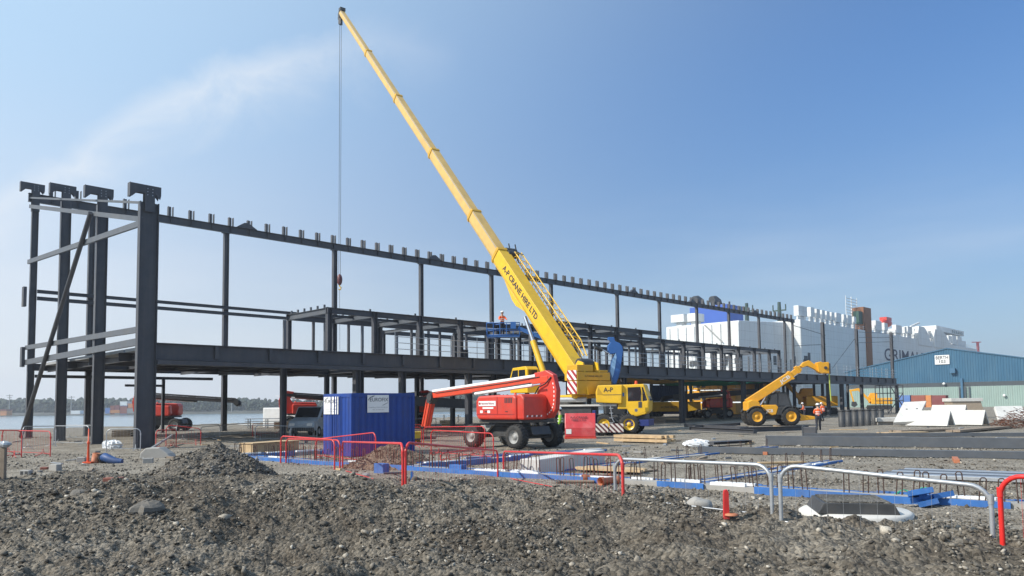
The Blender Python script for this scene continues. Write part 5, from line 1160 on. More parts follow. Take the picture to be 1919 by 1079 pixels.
# red ballast box in front of the crane
p = G(1093, 822); s_ = p.y / F; rb = thing('ballast_box', 'red steel ballast box with sloping front standing before the crane', 'ballast box', (p.x, p.y + 0.8, 0), R(-6))
q = lambda px: (px - 1093) * s_; w_ = lambda py: CAMZ + (755.5 - py) * s_
pink = pmat('scuffed_red_paint', (0.60, 0.05, 0.055), 0.35, 0, 0.15, 3, 0.4, (0.62, 0.30, 0.28), coat=0.2)
bxm = MB().prism([(-0.9, 0.12), (-0.9, 0.62), (-0.55, w_(774)), (0.6, w_(775)), (0.6, 0.12)], q(1062), q(1119), 'yz').build('body', pink, rb, bevel=0.03)
MB().bx(q(1061), q(1120), -0.93, 0.63, 0.0, 0.115).build('skid', red, rb, bevel=0.01)
nrm = Vector((0, -(w_(774) - 0.62), 0.35)).normalized(); yd = Vector((0, 0.35, w_(774) - 0.62)).normalized()
text('A-P CRANE\nHIRE LTD', 0.19, ink, 'lettering', bxm, (q(1088), -0.71, 0.62 + (w_(774) - 0.62) * 0.60), (1, 0, 0), tuple(yd), width=q(1104) - q(1072), bold=0.004, ext=0.035)
MB().bx(q(1064), q(1074), -0.915, -0.901, 0.28, 0.55).build('label_plate', white, rb)

# ------------------------------------------------------------------ telehandler
p = G(1450, 798); s_ = p.y / F; te = thing('telehandler', 'yellow telehandler with its boom raised towards the right', 'telehandler', (p.x, p.y + 1.0, 0), R(-4))
hx = lambda px: (px - 1450) * s_
hz_ = lambda py: CAMZ + (752.5 - py) * s_
C3 = lambda cx, cy: (hx(1260 + cx / 4.795), hz_(620 + cy / 4.795))
for px in (1421, 1483):
    for y in (-0.95, 0.95): wheel((hx(px), y, 0.76), (0, 1, 0), 0.76, 0.44, te, yellow2, 18)
MB().bx(hx(1412), hx(1497), -0.62, 0.62, 0.55, 1.0).build('chassis', dark, te, bevel=0.04)
MB().prism([C3(*c) for c in ((700, 640), (745, 620), (800, 640), (815, 690), (800, 705), (700, 720))], -0.95, 0.85).build('rear_frame', yellow2, te, bevel=0.05)
eh = MB().prism([C3(*c) for c in ((818, 668), (945, 668), (962, 690), (940, 755), (905, 762), (822, 705))], -1.12, -0.25).build('engine_cover', yellow2, te, bevel=0.05)
MB().prism([C3(*c) for c in ((965, 690), (1010, 690), (1022, 720), (990, 760), (945, 757))], -1.10, -0.25).build('side_tank', dark, te, bevel=0.03)
text('JCB', 0.34, white, 'lettering', eh, (C3(885, 722)[0], -1.127, C3(885, 722)[1]), (1, 0, 0), width=C3(915, 0)[0] - C3(855, 0)[0], bold=0.02)
for px in (1421, 1483):
    b = MB(); n = 10
    pr = [(hx(px) + 0.88 * math.cos(a), 0.76 + 0.88 * math.sin(a)) for a in [R(25 + 130 * k / n) for k in range(n + 1)]] + [(hx(px) + 0.83 * math.cos(a), 0.76 + 0.83 * math.sin(a)) for a in [R(155 - 130 * k / n) for k in range(n + 1)]]
    for y0 in (-1.2, 0.75): b.prism(pr, y0, y0 + 0.45)
    b.build('mudguard', dark, te)
# cab
cf = MB(); c_ = [C3(*c) for c in ((905, 690), (935, 580), (1000, 560), (1085, 570), (1115, 690))]
for y in (0.05, 0.95):
    for a, e_ in zip(c_[:-1], c_[1:]): cf.bar((a[0], y, a[1]), (e_[0], y, e_[1]), 0.07, 0.07)
    m_ = C3(995, 690); cf.bar((c_[2][0], y, c_[2][1]), (m_[0], y, m_[1]), 0.06, 0.06)
cf.bx(c_[1][0], c_[3][0], 0.05, 0.95, c_[2][1], c_[2][1] + 0.06); cf.bx(c_[0][0], c_[4][0], 0.05, 0.95, 0.95, c_[0][1] + 0.1); cf.build('cab_frame', dark, te)
MB().prism(c_, 0.10, 0.90).build('cab_glazing', glass, te)
# boom
ba, bb2 = Vector((C3(735, 640)[0], -0.05, C3(735, 640)[1])), Vector((C3(1108, 405)[0], -0.05, C3(1108, 405)[1])); bdv = (bb2 - ba).normalized()
bo = MB().bar(ba - bdv * 0.2, bb2, 0.42, 0.66).build('boom', yellow2, te, bevel=0.03)
e2 = Vector((C3(1200, 335)[0], -0.05, C3(1200, 335)[1])); MB().bar(bb2, e2, 0.30, 0.42).build('boom_extension', yellow2, te, bevel=0.02)
MB().bar(bb2 - bdv * 0.05, bb2 + bdv * 0.12, 0.5, 0.76).build('boom_collar', yellow2, te, bevel=0.02); ec = Vector((C3(1172, 352)[0], -0.05, C3(1172, 352)[1])); MB().bar(ec - bdv * 0.12, ec + bdv * 0.12, 0.40, 0.62).build('boom_collar', yellow2, te, bevel=0.02)
MB().cyl(ba.lerp(bb2, 0.55) + Vector((0, -0.05, -0.45)), e2 + Vector((0.05, -0.05, -0.28)), 0.055, None, 10).build('extension_ram', chrome, te)
MB().prism([C3(*c) for c in ((1195, 320), (1225, 285), (1275, 268), (1300, 285), (1345, 325), (1360, 380), (1320, 350), (1260, 318), (1215, 335))], -0.22, 0.12).build('boom_nose', yellow2, te, bevel=0.03)
hd_ = MB().prism([C3(*c) for c in ((1340, 290), (1372, 282), (1395, 292), (1440, 285), (1448, 300), (1446, 392), (1400, 385), (1378, 392), (1350, 375))], -0.40, 0.30).build('carriage', yellow2, te, bevel=0.03)
b = MB()
for y in (-0.5, 0.4): b.bar((C3(1445, 0)[0], y, C3(0, 300)[1]), (C3(1445, 0)[0], y, C3(0, 395)[1]), 0.1, 0.08)
b.cyl((C3(1412, 340)[0], -0.46, C3(1412, 340)[1]), (C3(1412, 340)[0], 0.36, C3(1412, 340)[1]), 0.13, None, 12); b.build('fork_frame', dark, te)
text('JCB', 0.40, white, 'lettering', bo, tuple(ba.lerp(bb2, 0.86) + Vector((0, -0.215, 0.0))), tuple(bdv), (-bdv.z, 0, bdv.x), width=0.95, bold=0.02)
MB().cyl(ba + Vector((0.5, -0.05, -0.9)), ba.lerp(bb2, 0.42) + Vector((0, 0, -0.30)), 0.09, None, 12).build('lift_ram', chrome, te)
sl0 = C3(1452, 392); MB().tube([(sl0[0], -0.1, sl0[1]), (sl0[0] + 0.03, -0.1, C3(0, 520)[1]), (sl0[0] + 0.08, -0.1, C3(0, 640)[1])], 0.05, 6).build('lifting_strap', pmat('strap_green', (0.42, 0.50, 0.10), 0.8), te)
MB().prism([C3(*c) for c in ((1125, 725), (1180, 760), (1285, 775), (1290, 800), (1160, 815), (1120, 790))], -0.9, 0.9).build('front_frame', yellow2, te, bevel=0.04)

# ------------------------------------------------------------------ blue boom lift behind the crane, with its platform
Yb = 54.0; s_ = Yb / F; p = P(1146, 786, Yb); lb_ = thing('boom_lift', 'blue boom lift behind the crane, raised with a basket holding a worker', 'boom lift', (p.x, Yb, 0), 0)
bq = lambda px, py: (P(px, py, Yb).x - p.x, P(px, py, Yb).z)
K2 = lambda cx, cy: bq(1020 + cx / 6, 620 + cy / 6)
MB().prism([K2(*c) for c in ((770, 600), (735, 450), (755, 330), (795, 255), (735, 265), (712, 225), (710, 170), (740, 130), (720, 105), (710, 75), (780, 75), (790, 120), (840, 140), (870, 175), (880, 230), (865, 330), (850, 440), (830, 520), (800, 600))], -0.35, 0.35).build('mast', bluelift, lb_, bevel=0.04)
MB().prism([K2(*c) for c in ((735, 455), (755, 330), (795, 250), (805, 300), (790, 400), (772, 490), (760, 530))], -0.365, -0.352).build('mast_panel', bluelight, lb_)
a = K2(735, 120); c = bq(972, 618); MB().bar((a[0], 0, a[1]), (bq(1024, 636)[0], 0.3, bq(1024, 636)[1]), 0.2, 0.16).build('boom', galv, lb_); MB().bar((bq(1030, 637)[0], 0.3, bq(1030, 637)[1]), (c[0], 0.8, c[1] + 0.2), 0.3, 0.28).build('boom', bluelift, lb_)
MB().cyl((K2(570, 185)[0], -0.3, K2(570, 185)[1]), (K2(650, 215)[0], -0.3, K2(650, 215)[1]), 0.16, None, 12).build('ram', dark, lb_); MB().cyl((K2(650, 215)[0], -0.3, K2(650, 215)[1]), (K2(730, 262)[0], -0.3, K2(730, 262)[1]), 0.05, None, 8).build('ram', chrome, lb_)
f0 = bq(912, 628); f1 = bq(974, 604); b = MB()
for z in (f0[1] + 0.02, (f0[1] + f1[1]) / 2, f1[1]): b.tube([(f0[0], 0.1, z), (f1[0], 0.1, z), (f1[0], 1.3, z), (f0[0], 1.3, z)], 0.035, 6, True)
for k in range(6):
    x = f0[0] + (f1[0] - f0[0]) * k / 5
    for y in (0.1, 1.3): b.tube([(x, y, f0[1]), (x, y, f1[1])], 0.03, 6)
b.bx(f0[0], f1[0], 0.1, 1.3, f0[1] - 0.12, f0[1]); b.build('basket', bluelift, lb_)
b = MB().bx(bq(950, 0)[0], bq(960, 0)[0], -0.02, 0.09, f0[1] + 0.45, f1[1] + 0.05); b.build('control_box', bluelift, lb_)
MB().bx(-0.5, 0.9, -0.6, 0.6, 1.1, K2(780, 600)[1]).build('turntable', dark, lb_, bevel=0.05); MB().bx(-1.6, 1.6, -0.6, 0.6, 0.5, 1.09).build('chassis', dark, lb_)
for x in (-1.3, 1.3):
    for y in (-0.95, 0.95): wheel((x, y, 0.5), (0, 1, 0), 0.5, 0.35, lb_, dark)
wz = P(941, 578, Yb + 0.6).z; person('worker in orange vest and white helmet standing in the blue basket high on the frame', (P(941, 600, Yb + 0.6).x, Yb + 0.6, f0[1]), R(200), hivis, cloth, 'reach', step=0.05)
# people on the ground
p = G(1534, 806); person('worker in orange vest and helmet walking away beside the telehandler, seen from behind', (p.x, p.y, 0), R(-15), hivis, cloth, 'front', lean=0.05, step=0.12)
p = G(1053, 835); person('person in green vest standing behind the red boom lift mast', (p.x + 0.1, p.y + 2.6, 0), R(80), hivisg, cloth, 'down')
p = G(1592, 792); person('crouching worker in orange vest and white helmet behind the black pipes', (p.x, p.y + 5.5, 0), R(20), hivis, cloth, 'front', lean=0.35, kneel=True)
p = G(1562, 790); person('worker in orange vest and white helmet just left of the thick right hand column', (p.x, p.y + 7, -0.0), R(60), hivis, cloth, 'front', lean=0.2)
p = G(1502, 788); person('distant worker in orange vest under the deck behind the telehandler cab', (p.x, p.y + 12, 0), R(120), hivis, cloth, 'down')
# ------------------------------------------------------------------ blue site container
nb = G(658, 856); CA = R(50)
ax1 = Vector((-math.cos(CA), math.sin(CA), 0))      # end wall, running to the left
ang = math.atan2(-ax1.y, -ax1.x) + math.pi / 2      # long wall runs to the right, into depth
ct = ship_box('site_container', 'bright blue ten foot site container with two white company boards', tuple(nb), ang, 2.95, 2.44, 2.5, blue)
def board(name, face, px0, py0, px1, py1):
    o = Vector(nb); xd, nrm = (-ax1, Vector((-math.sin(ang), math.cos(ang), 0))) if face == 'end' else (Vector((math.cos(ang), math.sin(ang), 0)), None)
    if face == 'end': n_ = Vector((math.cos(ang), math.sin(ang), 0)) * -1
    else: n_ = Vector((math.sin(ang), -math.cos(ang), 0))
    q0 = plane(px0, py1, o, n_); q1 = plane(px1, py0, o, n_); inv_ = (Matrix.Translation(nb) @ Matrix.Rotation(ang, 4, 'Z')).inverted()
    a, c = inv_ @ q0, inv_ @ q1
    if face == 'end': xl = (0, -1, 0); mk = lambda s, t, d: (-d, a.y + (c.y - a.y) * s, a.z + (c.z - a.z) * t)
    else: xl = (1, 0, 0); mk = lambda s, t, d: (a.x + (c.x - a.x) * s, -d, a.z + (c.z - a.z) * t)
    b = MB(); vs = [mk(s, t, d) for d in (0.015, 0.03) for s, t in ((0, 0), (1, 0), (1, 1), (0, 1))]
    b.add(vs, [(0, 1, 2, 3), (7, 6, 5, 4), (0, 4, 5, 1), (1, 5, 6, 2), (2, 6, 7, 3), (3, 7, 4, 0)]); bo_ = b.build('company_board', white, ct)
    w = abs((c.y - a.y) if face == 'end' else (c.x - a.x)); h = abs(c.z - a.z)
    text('EUROFIX', h * 0.30, ink, 'lettering', bo_, mk(0.53, 0.72, 0.031), xl, width=w * 0.86, bold=0.0)
    gm = MATS.get('swoosh_grey') or pmat('swoosh_grey', (0.2, 0.2, 0.22), 0.6)
    m2 = MB()
    for (s0, t0, s1, t1) in ((0.03, 0.70, 0.12, 0.86), (0.12, 0.86, 0.32, 0.96), (0.32, 0.96, 0.20, 0.88)): m2.bar(mk(s0, t0, 0.033), mk(s1, t1, 0.033), 0.006, 0.03)
    m2.bar(mk(0.70, 0.40, 0.033), mk(0.96, 0.56, 0.033), 0.006, 0.02); m2.build('emblem', gm, bo_)
    for t, wd in ((0.26, 0.9), (0.12, 0.55), (0.035, 0.75)):
        text('CONSTRUCTION SPECIALISTS' if wd > 0.8 else ('TEL 01234 567' if wd < 0.6 else 'STEEL CLADDING DECKING'), h * 0.07, gm, 'lettering', bo_, mk(0.5, t + 0.03, 0.031), xl, width=w * wd) if t > 0.05 else None
board('a', 'end', 608, 743, 635, 776); board('b', 'long', 688, 740, 728, 773)
b = MB()
for y in (0.85, 1.15, 1.35, 1.65): b.cyl((-0.05, y, 0.1), (-0.05, y, 2.4), 0.018, None, 6)
b.build('lock_rod', blue, ct)

# ------------------------------------------------------------------ barriers
def barrier(label, px0, pyb0, pyt0, px1, pyb1, pyt1, m, z0=None, z1=None, feet=False, sub=0.1, group='pedestrian barriers'):
    p = GT(px0, pyb0) if z0 is None else G(px0, pyb0, z0); q = GT(px1, pyb1) if z1 is None else G(px1, pyb1, z1)
    zt0 = P(px0, pyt0, p.y).z; zt1 = P(px1, pyt1, q.y).z
    t = thing('pedestrian_barrier', label, 'barrier', tuple(p), math.atan2(q.y - p.y, q.x - p.x), group)
    L = math.hypot(q.x - p.x, q.y - p.y); h0 = zt0 - p.z; h1 = zt1 - p.z; d1 = q.z - p.z; r = min(0.22, L * 0.2); b = MB(); path = [(0, 0, -sub)]
    n = 6
    for k in range(n + 1): a = math.pi - math.pi / 2 * k / n; path.append((r + r * math.cos(a), 0, h0 - r + r * math.sin(a)))
    for k in range(n + 1): a = math.pi / 2 - math.pi / 2 * k / n; path.append((L - r + r * math.cos(a), 0, h1 - r + r * math.sin(a)))
    path.append((L, 0, d1 - sub)); b.tube(path, 0.021 if feet else 0.026, 10); b.build('frame', m, t)
    low = 0.12 if feet else -0.06; i = MB(); i.tube([(0, 0, low), (L, 0, d1 + low)], 0.012, 6)
    nb_ = max(6, int(L / (0.14 if feet else 0.19)))
    for k in range(1, nb_):
        f = k / nb_; i.tube([(L * f, 0, d1 * f + low), (L * f, 0, h0 + (h1 - h0) * f - 0.02)], 0.0030 if feet else 0.0015, 5)
    i.build('infill_bars', m, t)
    if feet:
        for x, dz in ((L * 0.14, d1 * 0.14), (L * 0.86, d1 * 0.86)): MB().tube([(x, -0.32, dz + 0.02), (x, -0.06, dz + 0.10), (x, 0, dz + 0.30), (x, 0.06, dz + 0.10), (x, 0.32, dz + 0.02)], 0.014, 6).build('foot', m, t)
    for x, h in ((0, h0 * 0.75), (L, d1 + (h1 - d1) * 0.75)): MB().cyl((x, 0, h - 0.05), (x, 0, h + 0.05), 0.032, None, 8).build('coupling', m, t)
    return t
# front row along the trench, left to right
barrier('leftmost red barrier of the front row, its legs close to the blue container end', 526, 868, 817, 627, 880, 824, redbar)
barrier('red barrier standing just behind the leftmost of the front row', 536, 866, 822, 637, 878, 825, redbar, 0.02, 0.02)
barrier('red barrier in front of the blue container, right leg in the hollow', 642, 877, 827, 755, 907, 832, redbar)
barrier('long red barrier in front of the brown earth heap', 760, 905, 831, 933, 893, 843, redbar)
barrier('red barrier in front of the concrete ground beam, touching the first grey one', 944, 890, 845, 1168, 931, 854, redbar)
barrier('first grey steel barrier right of the terracotta pipes', 1153, 925, 859, 1447, 957, 872, galv)
barrier('long grey steel barrier in front of the manhole cover', 1464, 968, 872, 1861, 1012, 910, galv)
barrier('bright red barrier cut by the right picture edge', 1879, 1018, 890, 2150, 1060, 905, pmat('fresh_red_paint', (0.72, 0.03, 0.025), 0.35, 0, 0.06, 4))
# behind the row
barrier('red barrier leaning across the blue container front, further back', 592, 858, 822, 704, 872, 811, redbar, 0, 0, True)
barrier('red barrier at the right side of the brown heap', 715, 842, 806, 790, 838, 800, redbar, 0, 0, True)
barrier('red barrier in front of the boom lift wheels, farther of the two', 794, 838, 800, 909, 846, 799, redbar, 0, 0, True)
barrier('red barrier in front of the boom lift wheels, nearer of the two', 808, 852, 806, 925, 862, 812, redbar, 0, 0, True)
barrier('red barrier lying low beside the trench at the boom lift', 826, 868, 850, 905, 852, 838, redbar, 0, 0, True)
# left side
barrier('red barrier at the left picture edge', -60, 862, 807, 40, 857, 806, redbar, 0, 0, True)
barrier('red barrier second from the left picture edge', 3, 850, 806, 94, 855, 808, redbar, 0, 0, True)
barrier('grey barrier between the two left red ones and the orange post', 42, 842, 799, 104, 836, 798, galv, 0, 0, True)
barrier('grey barrier right behind the orange post', 100, 832, 798, 166, 834, 798, galv, 0, 0, True)
barrier('grey barrier between the third column and the thick column', 199, 846, 804, 263, 845, 803, galv, 0, 0, True)
barrier('red barrier right of the thick column, tilted', 311, 836, 797, 376, 834, 802, redbar, 0, 0, True)
barrier('grey barrier running back from the dark spoil heap', 376, 822, 800, 470, 814, 792, galv, 0, 0, True)
barrier('red barrier between the spoil heap and the blue container', 473, 818, 794, 530, 812, 793, redbar, 0, 0, True)
barrier('grey barrier in front of the parked white van', 543, 822, 801, 594, 820, 789, galv, 0, 0, True)

barrier('grey barrier far back between the second and the third column', 122, 822, 796, 183, 824, 797, galv, 0, 0, True)
barrier('red barrier just left of the tilted one by the thick column', 292, 842, 806, 330, 838, 804, redbar, 0, 0, True)
barrier('grey barrier behind the tilted red one, near the first deck column', 330, 826, 798, 412, 820, 795, galv, 0, 0, True)
barrier('grey barrier behind the timber shutter box', 478, 826, 797, 545, 824, 798, galv, 0, 0, True)
barrier('red barrier farther back between container and boom lift, by the grit bin', 742, 826, 797, 800, 822, 795, redbar, 0, 0, True)
# ------------------------------------------------------------------ ground beams with rebar starters
def gbeam(label, a, c, w, h, bars, spacing, hb, sag=0):
    a, c = Vector(a), Vector(c); L = (c - a).length; t = thing('ground_beam', label, 'foundation', (a.x, a.y, 0), math.atan2(c.y - a.y, c.x - a.x))
    MB().bx(0, L, -w / 2 + 0.035, w / 2 - 0.035, -0.05, h - 0.02).build('concrete', conc2, t)
    n = int(L / 1.22) + 1; rg = random.Random(int(L * 100)); bb_ = MB(); pp = MB()
    for s in (-1, 1):
        for k in range(n):
            x0 = k * L / n; x1 = (k + 1) * L / n - 0.006; dz = rg.uniform(-0.012, 0.02); dy = rg.uniform(-0.008, 0.008)
            if rg.random() < 0.94: bb_.bx(x0, x1, s * (w / 2) - 0.025 + dy, s * (w / 2) + 0.025 + dy, -0.05, h + dz)
            if rg.random() < (0.30 if h > 0.1 else 0.08): pp.bx(x0 + rg.uniform(0, 0.3), x1 - rg.uniform(0, 0.3), s * (w / 2 - 0.10) - 0.055, s * (w / 2 - 0.10) + 0.055, h - 0.018, h + rg.uniform(0.015, 0.05))
    bb_.build('insulation_board', blueboard, t); pp.build('polystyrene', poly, t)
    k = 0; x = 0.25
    while bars and x < L - 0.1 and k < 98:
        if rg.random() < 0.93:
            y0 = rg.choice((-1, 1)) * (w * 0.22); hh = hb * rg.uniform(0.86, 1.1); tl = rg.uniform(-0.05, 0.05); d = 0.05
            MB().tube([(x - d, y0, 0), (x - d + tl, y0, h + hh - 0.03), (x - d * 0.5 + tl, y0, h + hh), (x + d * 0.5 + tl, y0, h + hh), (x + d + tl, y0, h + hh - 0.03), (x + d, y0, 0)], 0.0125, 6).build('rebar_loop', rust, t)
            k += 1
        x += spacing * rg.uniform(0.8, 1.2)
    return t
m0, m1 = G(430, 858), G(2050, 962)
gbeam('long ground beam in blue board with rows of rebar loops behind the barriers', m0, m1, 0.5, 0.13, True, 0.29, 0.46)
gbeam('second ground beam in blue board right behind the concrete block', G(868, 860), G(1130, 845), 0.45, 0.09, False, 1, 0.3)
dirU = lambda p, L: (p, p + U * L)
gbeam('cross ground beam in blue board running back from under the first grey barrier', *dirU(G(985, 888), 15.5), 0.42, 0.05, True, 0.9, 0.35)
gbeam('cross ground beam in blue board running back behind the second grey barrier', *dirU(G(1290, 908), 9.0), 0.42, 0.045, True, 1.1, 0.4)
gbeam('short ground beam in blue board beside the timber crate', *dirU(G(440, 860), 6.0), 0.5, 0.16, True, 0.6, 0.3)
gbeam('short cross ground beam in blue board by the boom lift wheels', *dirU(G(780, 878), 5.0), 0.5, 0.16, False, 1, 0.3)
# small blue parcels of board standing along the beam
for px, py, w_, h_, lab in ((715, 886, 0.42, 0.30, 'blue board block left of the hollow behind the red barriers'), (858, 886, 0.5, 0.26, 'blue board block half way along the beam behind the long red barrier'), (772, 868, 0.3, 0.25, 'small blue board piece at the foot of the brown heap')):
    p = GT(px, py); t = thing('board_block', lab, 'insulation block', (p.x, p.y, p.z - 0.02), R(-40)); MB().bx(-w_ / 2, w_ / 2, -0.12, 0.12, 0, h_).build('board', blueboard, t, bevel=0.008)
    b = MB()
    for k in range(4): b.bx(-w_ / 2 + w_ * (k + 0.5) / 4 - 0.006, -w_ / 2 + w_ * (k + 0.5) / 4 + 0.006, -0.126, -0.121, 0.01, h_ - 0.01)
    b.build('groove', cb, t)
# concrete block
a, c = G(1011, 891), G(1134, 868); L = (c - a).length
t = thing('concrete_block', 'long rectangular precast concrete block lying behind the red barrier', 'concrete block', tuple(a), math.atan2(c.y - a.y, c.x - a.x))
MB().bx(0, L, 0, 0.62, 0, P(1011, 861, a.y).z).build('block', conc, t, bevel=0.02)
# timber crate
a, c = G(475, 850), G(560, 843); t = thing('timber_shutter', 'raw timber shutter box left of the leftmost red barrier', 'shutter box', tuple(a), math.atan2(c.y - a.y, c.x - a.x)); hh = P(475, 832, a.y).z
L = (c - a).length; b = MB()
b.bx(0, L, 0, 0.04, 0, hh); b.bx(0, L, 0.72, 0.76, 0, hh); b.bx(-0.04, -0.001, 0, 0.76, 0, hh + 0.01); b.bx(-0.08, L * 1.02, -0.05, 0.80, hh + 0.011, hh + 0.04); b.build('panel', timber, t)

# ------------------------------------------------------------------ manhole
p = GT(1610, 968); mh = thing('manhole', 'black lidded manhole on a white concrete ring in the gravel', 'manhole', (p.x + 0.02, p.y + 0.2, p.z - 0.02), R(-12)); mh.location.z += 0.05
b = MB(); b.lathe([(-0.1, 0.90), (0.03, 0.92), (0.07, 0.86), (0.07, 0.3)], (0, 0, 0), (0, 0, 1), 40); b.build('concrete_ring', conc, mh)
b = MB().prism([(-0.72, 0.071), (0.56, 0.071), (0.47, 0.25), (-0.62, 0.25)], -0.66, 0.46); b.build('lid_frame', dark, mh, bevel=0.01)
lidm = earth_mat('gravelly_lid', [(0.10, 0.09, 0.08), (0.16, 0.15, 0.13), (0.22, 0.2, 0.18)], cell=40)
MB().bx(-0.57, 0.43, -0.60, 0.42, 0.251, 0.272).build('lid', lidm, mh)
# broken blue board pile right of it
p = GT(1745, 950); t = thing('broken_board_pile', 'broken blue board pieces with green twine right of the manhole', 'board pieces', tuple(p)); rr_ = random.Random(9)
for k in range(6):
    a = rr_.uniform(-0.4, 0.4); x, y = rr_.uniform(-0.35, 0.30), rr_.uniform(-0.1, 0.25); d = Vector((math.cos(a), math.sin(a), rr_.uniform(-0.3, 0.3)))
    c_ = Vector((x, y, 0.08 + 0.04 * k)); MB().bar(c_ - d * rr_.uniform(0.12, 0.24), c_ + d * rr_.uniform(0.12, 0.24), 0.16, 0.10, (0.3, 0.2, 1)).build('board_piece', blueboard, t)
for px, py in ((1688, 938), (1727, 932)):
    q_ = GT(px, py); rd2 = random.Random(px); q_ = Vector((q_.x - p.x, q_.y - p.y, 0)); pts_ = [(q_.x + 0.13 * math.cos(k * 0.55) + rd2.uniform(-.03, .03), q_.y + 0.05 * math.sin(k * 0.55), 0.10 + 0.11 * math.sin(k * 0.55 + 0.8)) for k in range(22)]
    MB().tube(pts_, 0.008, 5).build('twine', pmat('twine_green_%d' % px, (0.04, 0.42, 0.26), 0.6), t)
# terracotta pipes
for px, py, an, L, lab in ((1092, 905, 8, 0.75, 'terracotta drain pipe lying left at the red barrier leg'), (1126, 911, 35, 0.55, 'terracotta drain bend with open socket towards the camera at the barrier leg')):
    p = GT(px, py); t = thing('drain_pipe', lab, 'pipe', (p.x, p.y + 0.15, p.z + 0.10), R(an), 'drain pipes by the barrier'); r = 0.085
    b = MB().lathe([(0, r + 0.02), (0.10, r + 0.02), (0.12, r), (L, r), (L, r - 0.012), (0.02, r - 0.012 + 0.012), (0.0, r + 0.02)], (0, 0, 0), (1, 0, 0), 20); b.build('pipe', terracotta, t)
    MB().lathe([(L - 0.08, r + 0.003), (L - 0.06, r + 0.02), (L + 0.05, r + 0.02), (L + 0.05, r + 0.008)], (0, 0, 0), (1, 0, 0), 20).build('socket', terracotta, t)
# red marker post
p = GT(1361, 965); t = thing('marker_post', 'short red marker post stuck in the gravel', 'post', tuple(p)); h = P(1361, 917, p.y).z - p.z
MB().prism([(-0.035, -0.05), (0.035, -0.05), (0.030, h * 0.9), (0.012, h), (-0.02, h * 0.97), (-0.028, h * 0.85)], -0.03, 0.03).build('stake', redbar, t); b = MB().lathe([(0, 0.09), (0.02, 0.085), (0.03, 0.04)], (0.06, -0.02, 0), (0, 0, 1), 14); b.build('foot', terracotta, t)
p = GT(772, 903); t = thing('blue_stake', 'small blue stake at the right leg of the barrier in the hollow', 'stake', tuple(p)); MB().prism([(-0.035, -0.05), (0.035, -0.05), (0.03, 0.22), (0, 0.25), (-0.03, 0.22)], -0.02, 0.02).build('stake', blueboard, t)

# ------------------------------------------------------------------ long primed beams lying at the right
def lay(label, a, c, d, w, m=steel2, chocks=3, z=0.12, name='steel_beam', group='primed steel beams on the ground'):
    a, c = Vector(a), Vector(c); L = (c - a).length; t = thing(name, label, 'steel beam', (a.x, a.y, z), math.atan2(c.y - a.y, c.x - a.x), group)
    (MB().bx(0, L, -w / 2, w / 2, 0, d) if L > 8 else MB().ibeam((0, 0, d / 2), (L, 0, d / 2), d, w, (0, 0, 1), 0.03, 0.02)).build('section', m, t)
    for x in (-0.013, L + 0.013): MB().bx(x - 0.012, x + 0.012, -w / 2 - 0.012, w / 2 + 0.012, -0.004, d + 0.012).build('end_plate', m, t)
    return t
def bearer(label, p, rz, L=1.2, w=0.14, h=0.118, m=oldtimber, nm='timber_bearer', cat='timber', g='timber bearers'):
    t = MB().bx(-L / 2, L / 2, -w / 2, w / 2, 0, h).build(nm, m, None, bevel=0.006, loc=tuple(p), rotz=rz); tag(t, label, cat, g); return t
lay('long grey primed beam at the right, second from the front, running out of the picture', G(1437, 833, 0.03), G(2060, 842, 0.03), 0.40, 0.30, z=0.03)
lay('long grey primed beam nearest the camera at the right, running out of the picture', G(1311, 848, 0.03), G(2060, 862, 0.03), 0.23, 0.28, z=0.03)
lay('grey primed beam behind the two long front ones, starting by the walking worker', G(1505, 818, 0.03), G(2000, 817, 0.03), 0.18, 0.30, z=0.03)
for px, py, lab in ((1444, 851, 'brick red timber bearer under the left end of the nearest beam'), (1800, 866, 'brick red timber bearer sticking out under the nearest beam at right'), (1408, 833, 'pale timber bearer left of the second long beam')):
    p = G(px, py); bearer(lab, (p.x, p.y + 0.25, 0), R(62), 1.4, 0.16, 0.118, terracotta if px != 1408 else timber)
for a, c, d, w, lab in (((1285, 800), (1400, 806), 0.24, 0.2, 'dark beam on the ground left of the telehandler, farthest of its group'), ((1295, 806), (1415, 812), 0.24, 0.22, 'dark beam on the ground left of the telehandler, in the middle of its group'),
                        ((1385, 810), (1512, 806), 0.30, 0.26, 'dark beam lying just in front of the telehandler wheels'), ((1300, 803), (1385, 797), 0.22, 0.2, 'dark beam slanting away left of the telehandler'),
                        ((1330, 833), (1400, 829), 0.12, 0.5, 'dark plate section lying left of the long beams')):
    lay(lab, G(*a, 0.1), G(*c, 0.1), d, w, steel, z=0.10)
# upright stub block by the worker
p = G(1508, 812); t = thing('steel_stub', 'short dark steel stub standing on the ground left of the walking worker', 'steel stub', (p.x, p.y, 0), R(-35)); MB().bx(-0.05, 0.7, -0.22, 0.22, 0, 0.40).build('section', steel, t, bevel=0.02); MB().bx(-0.10, -0.051, -0.26, 0.26, 0, 0.50).build('end_plate', steel2, t)
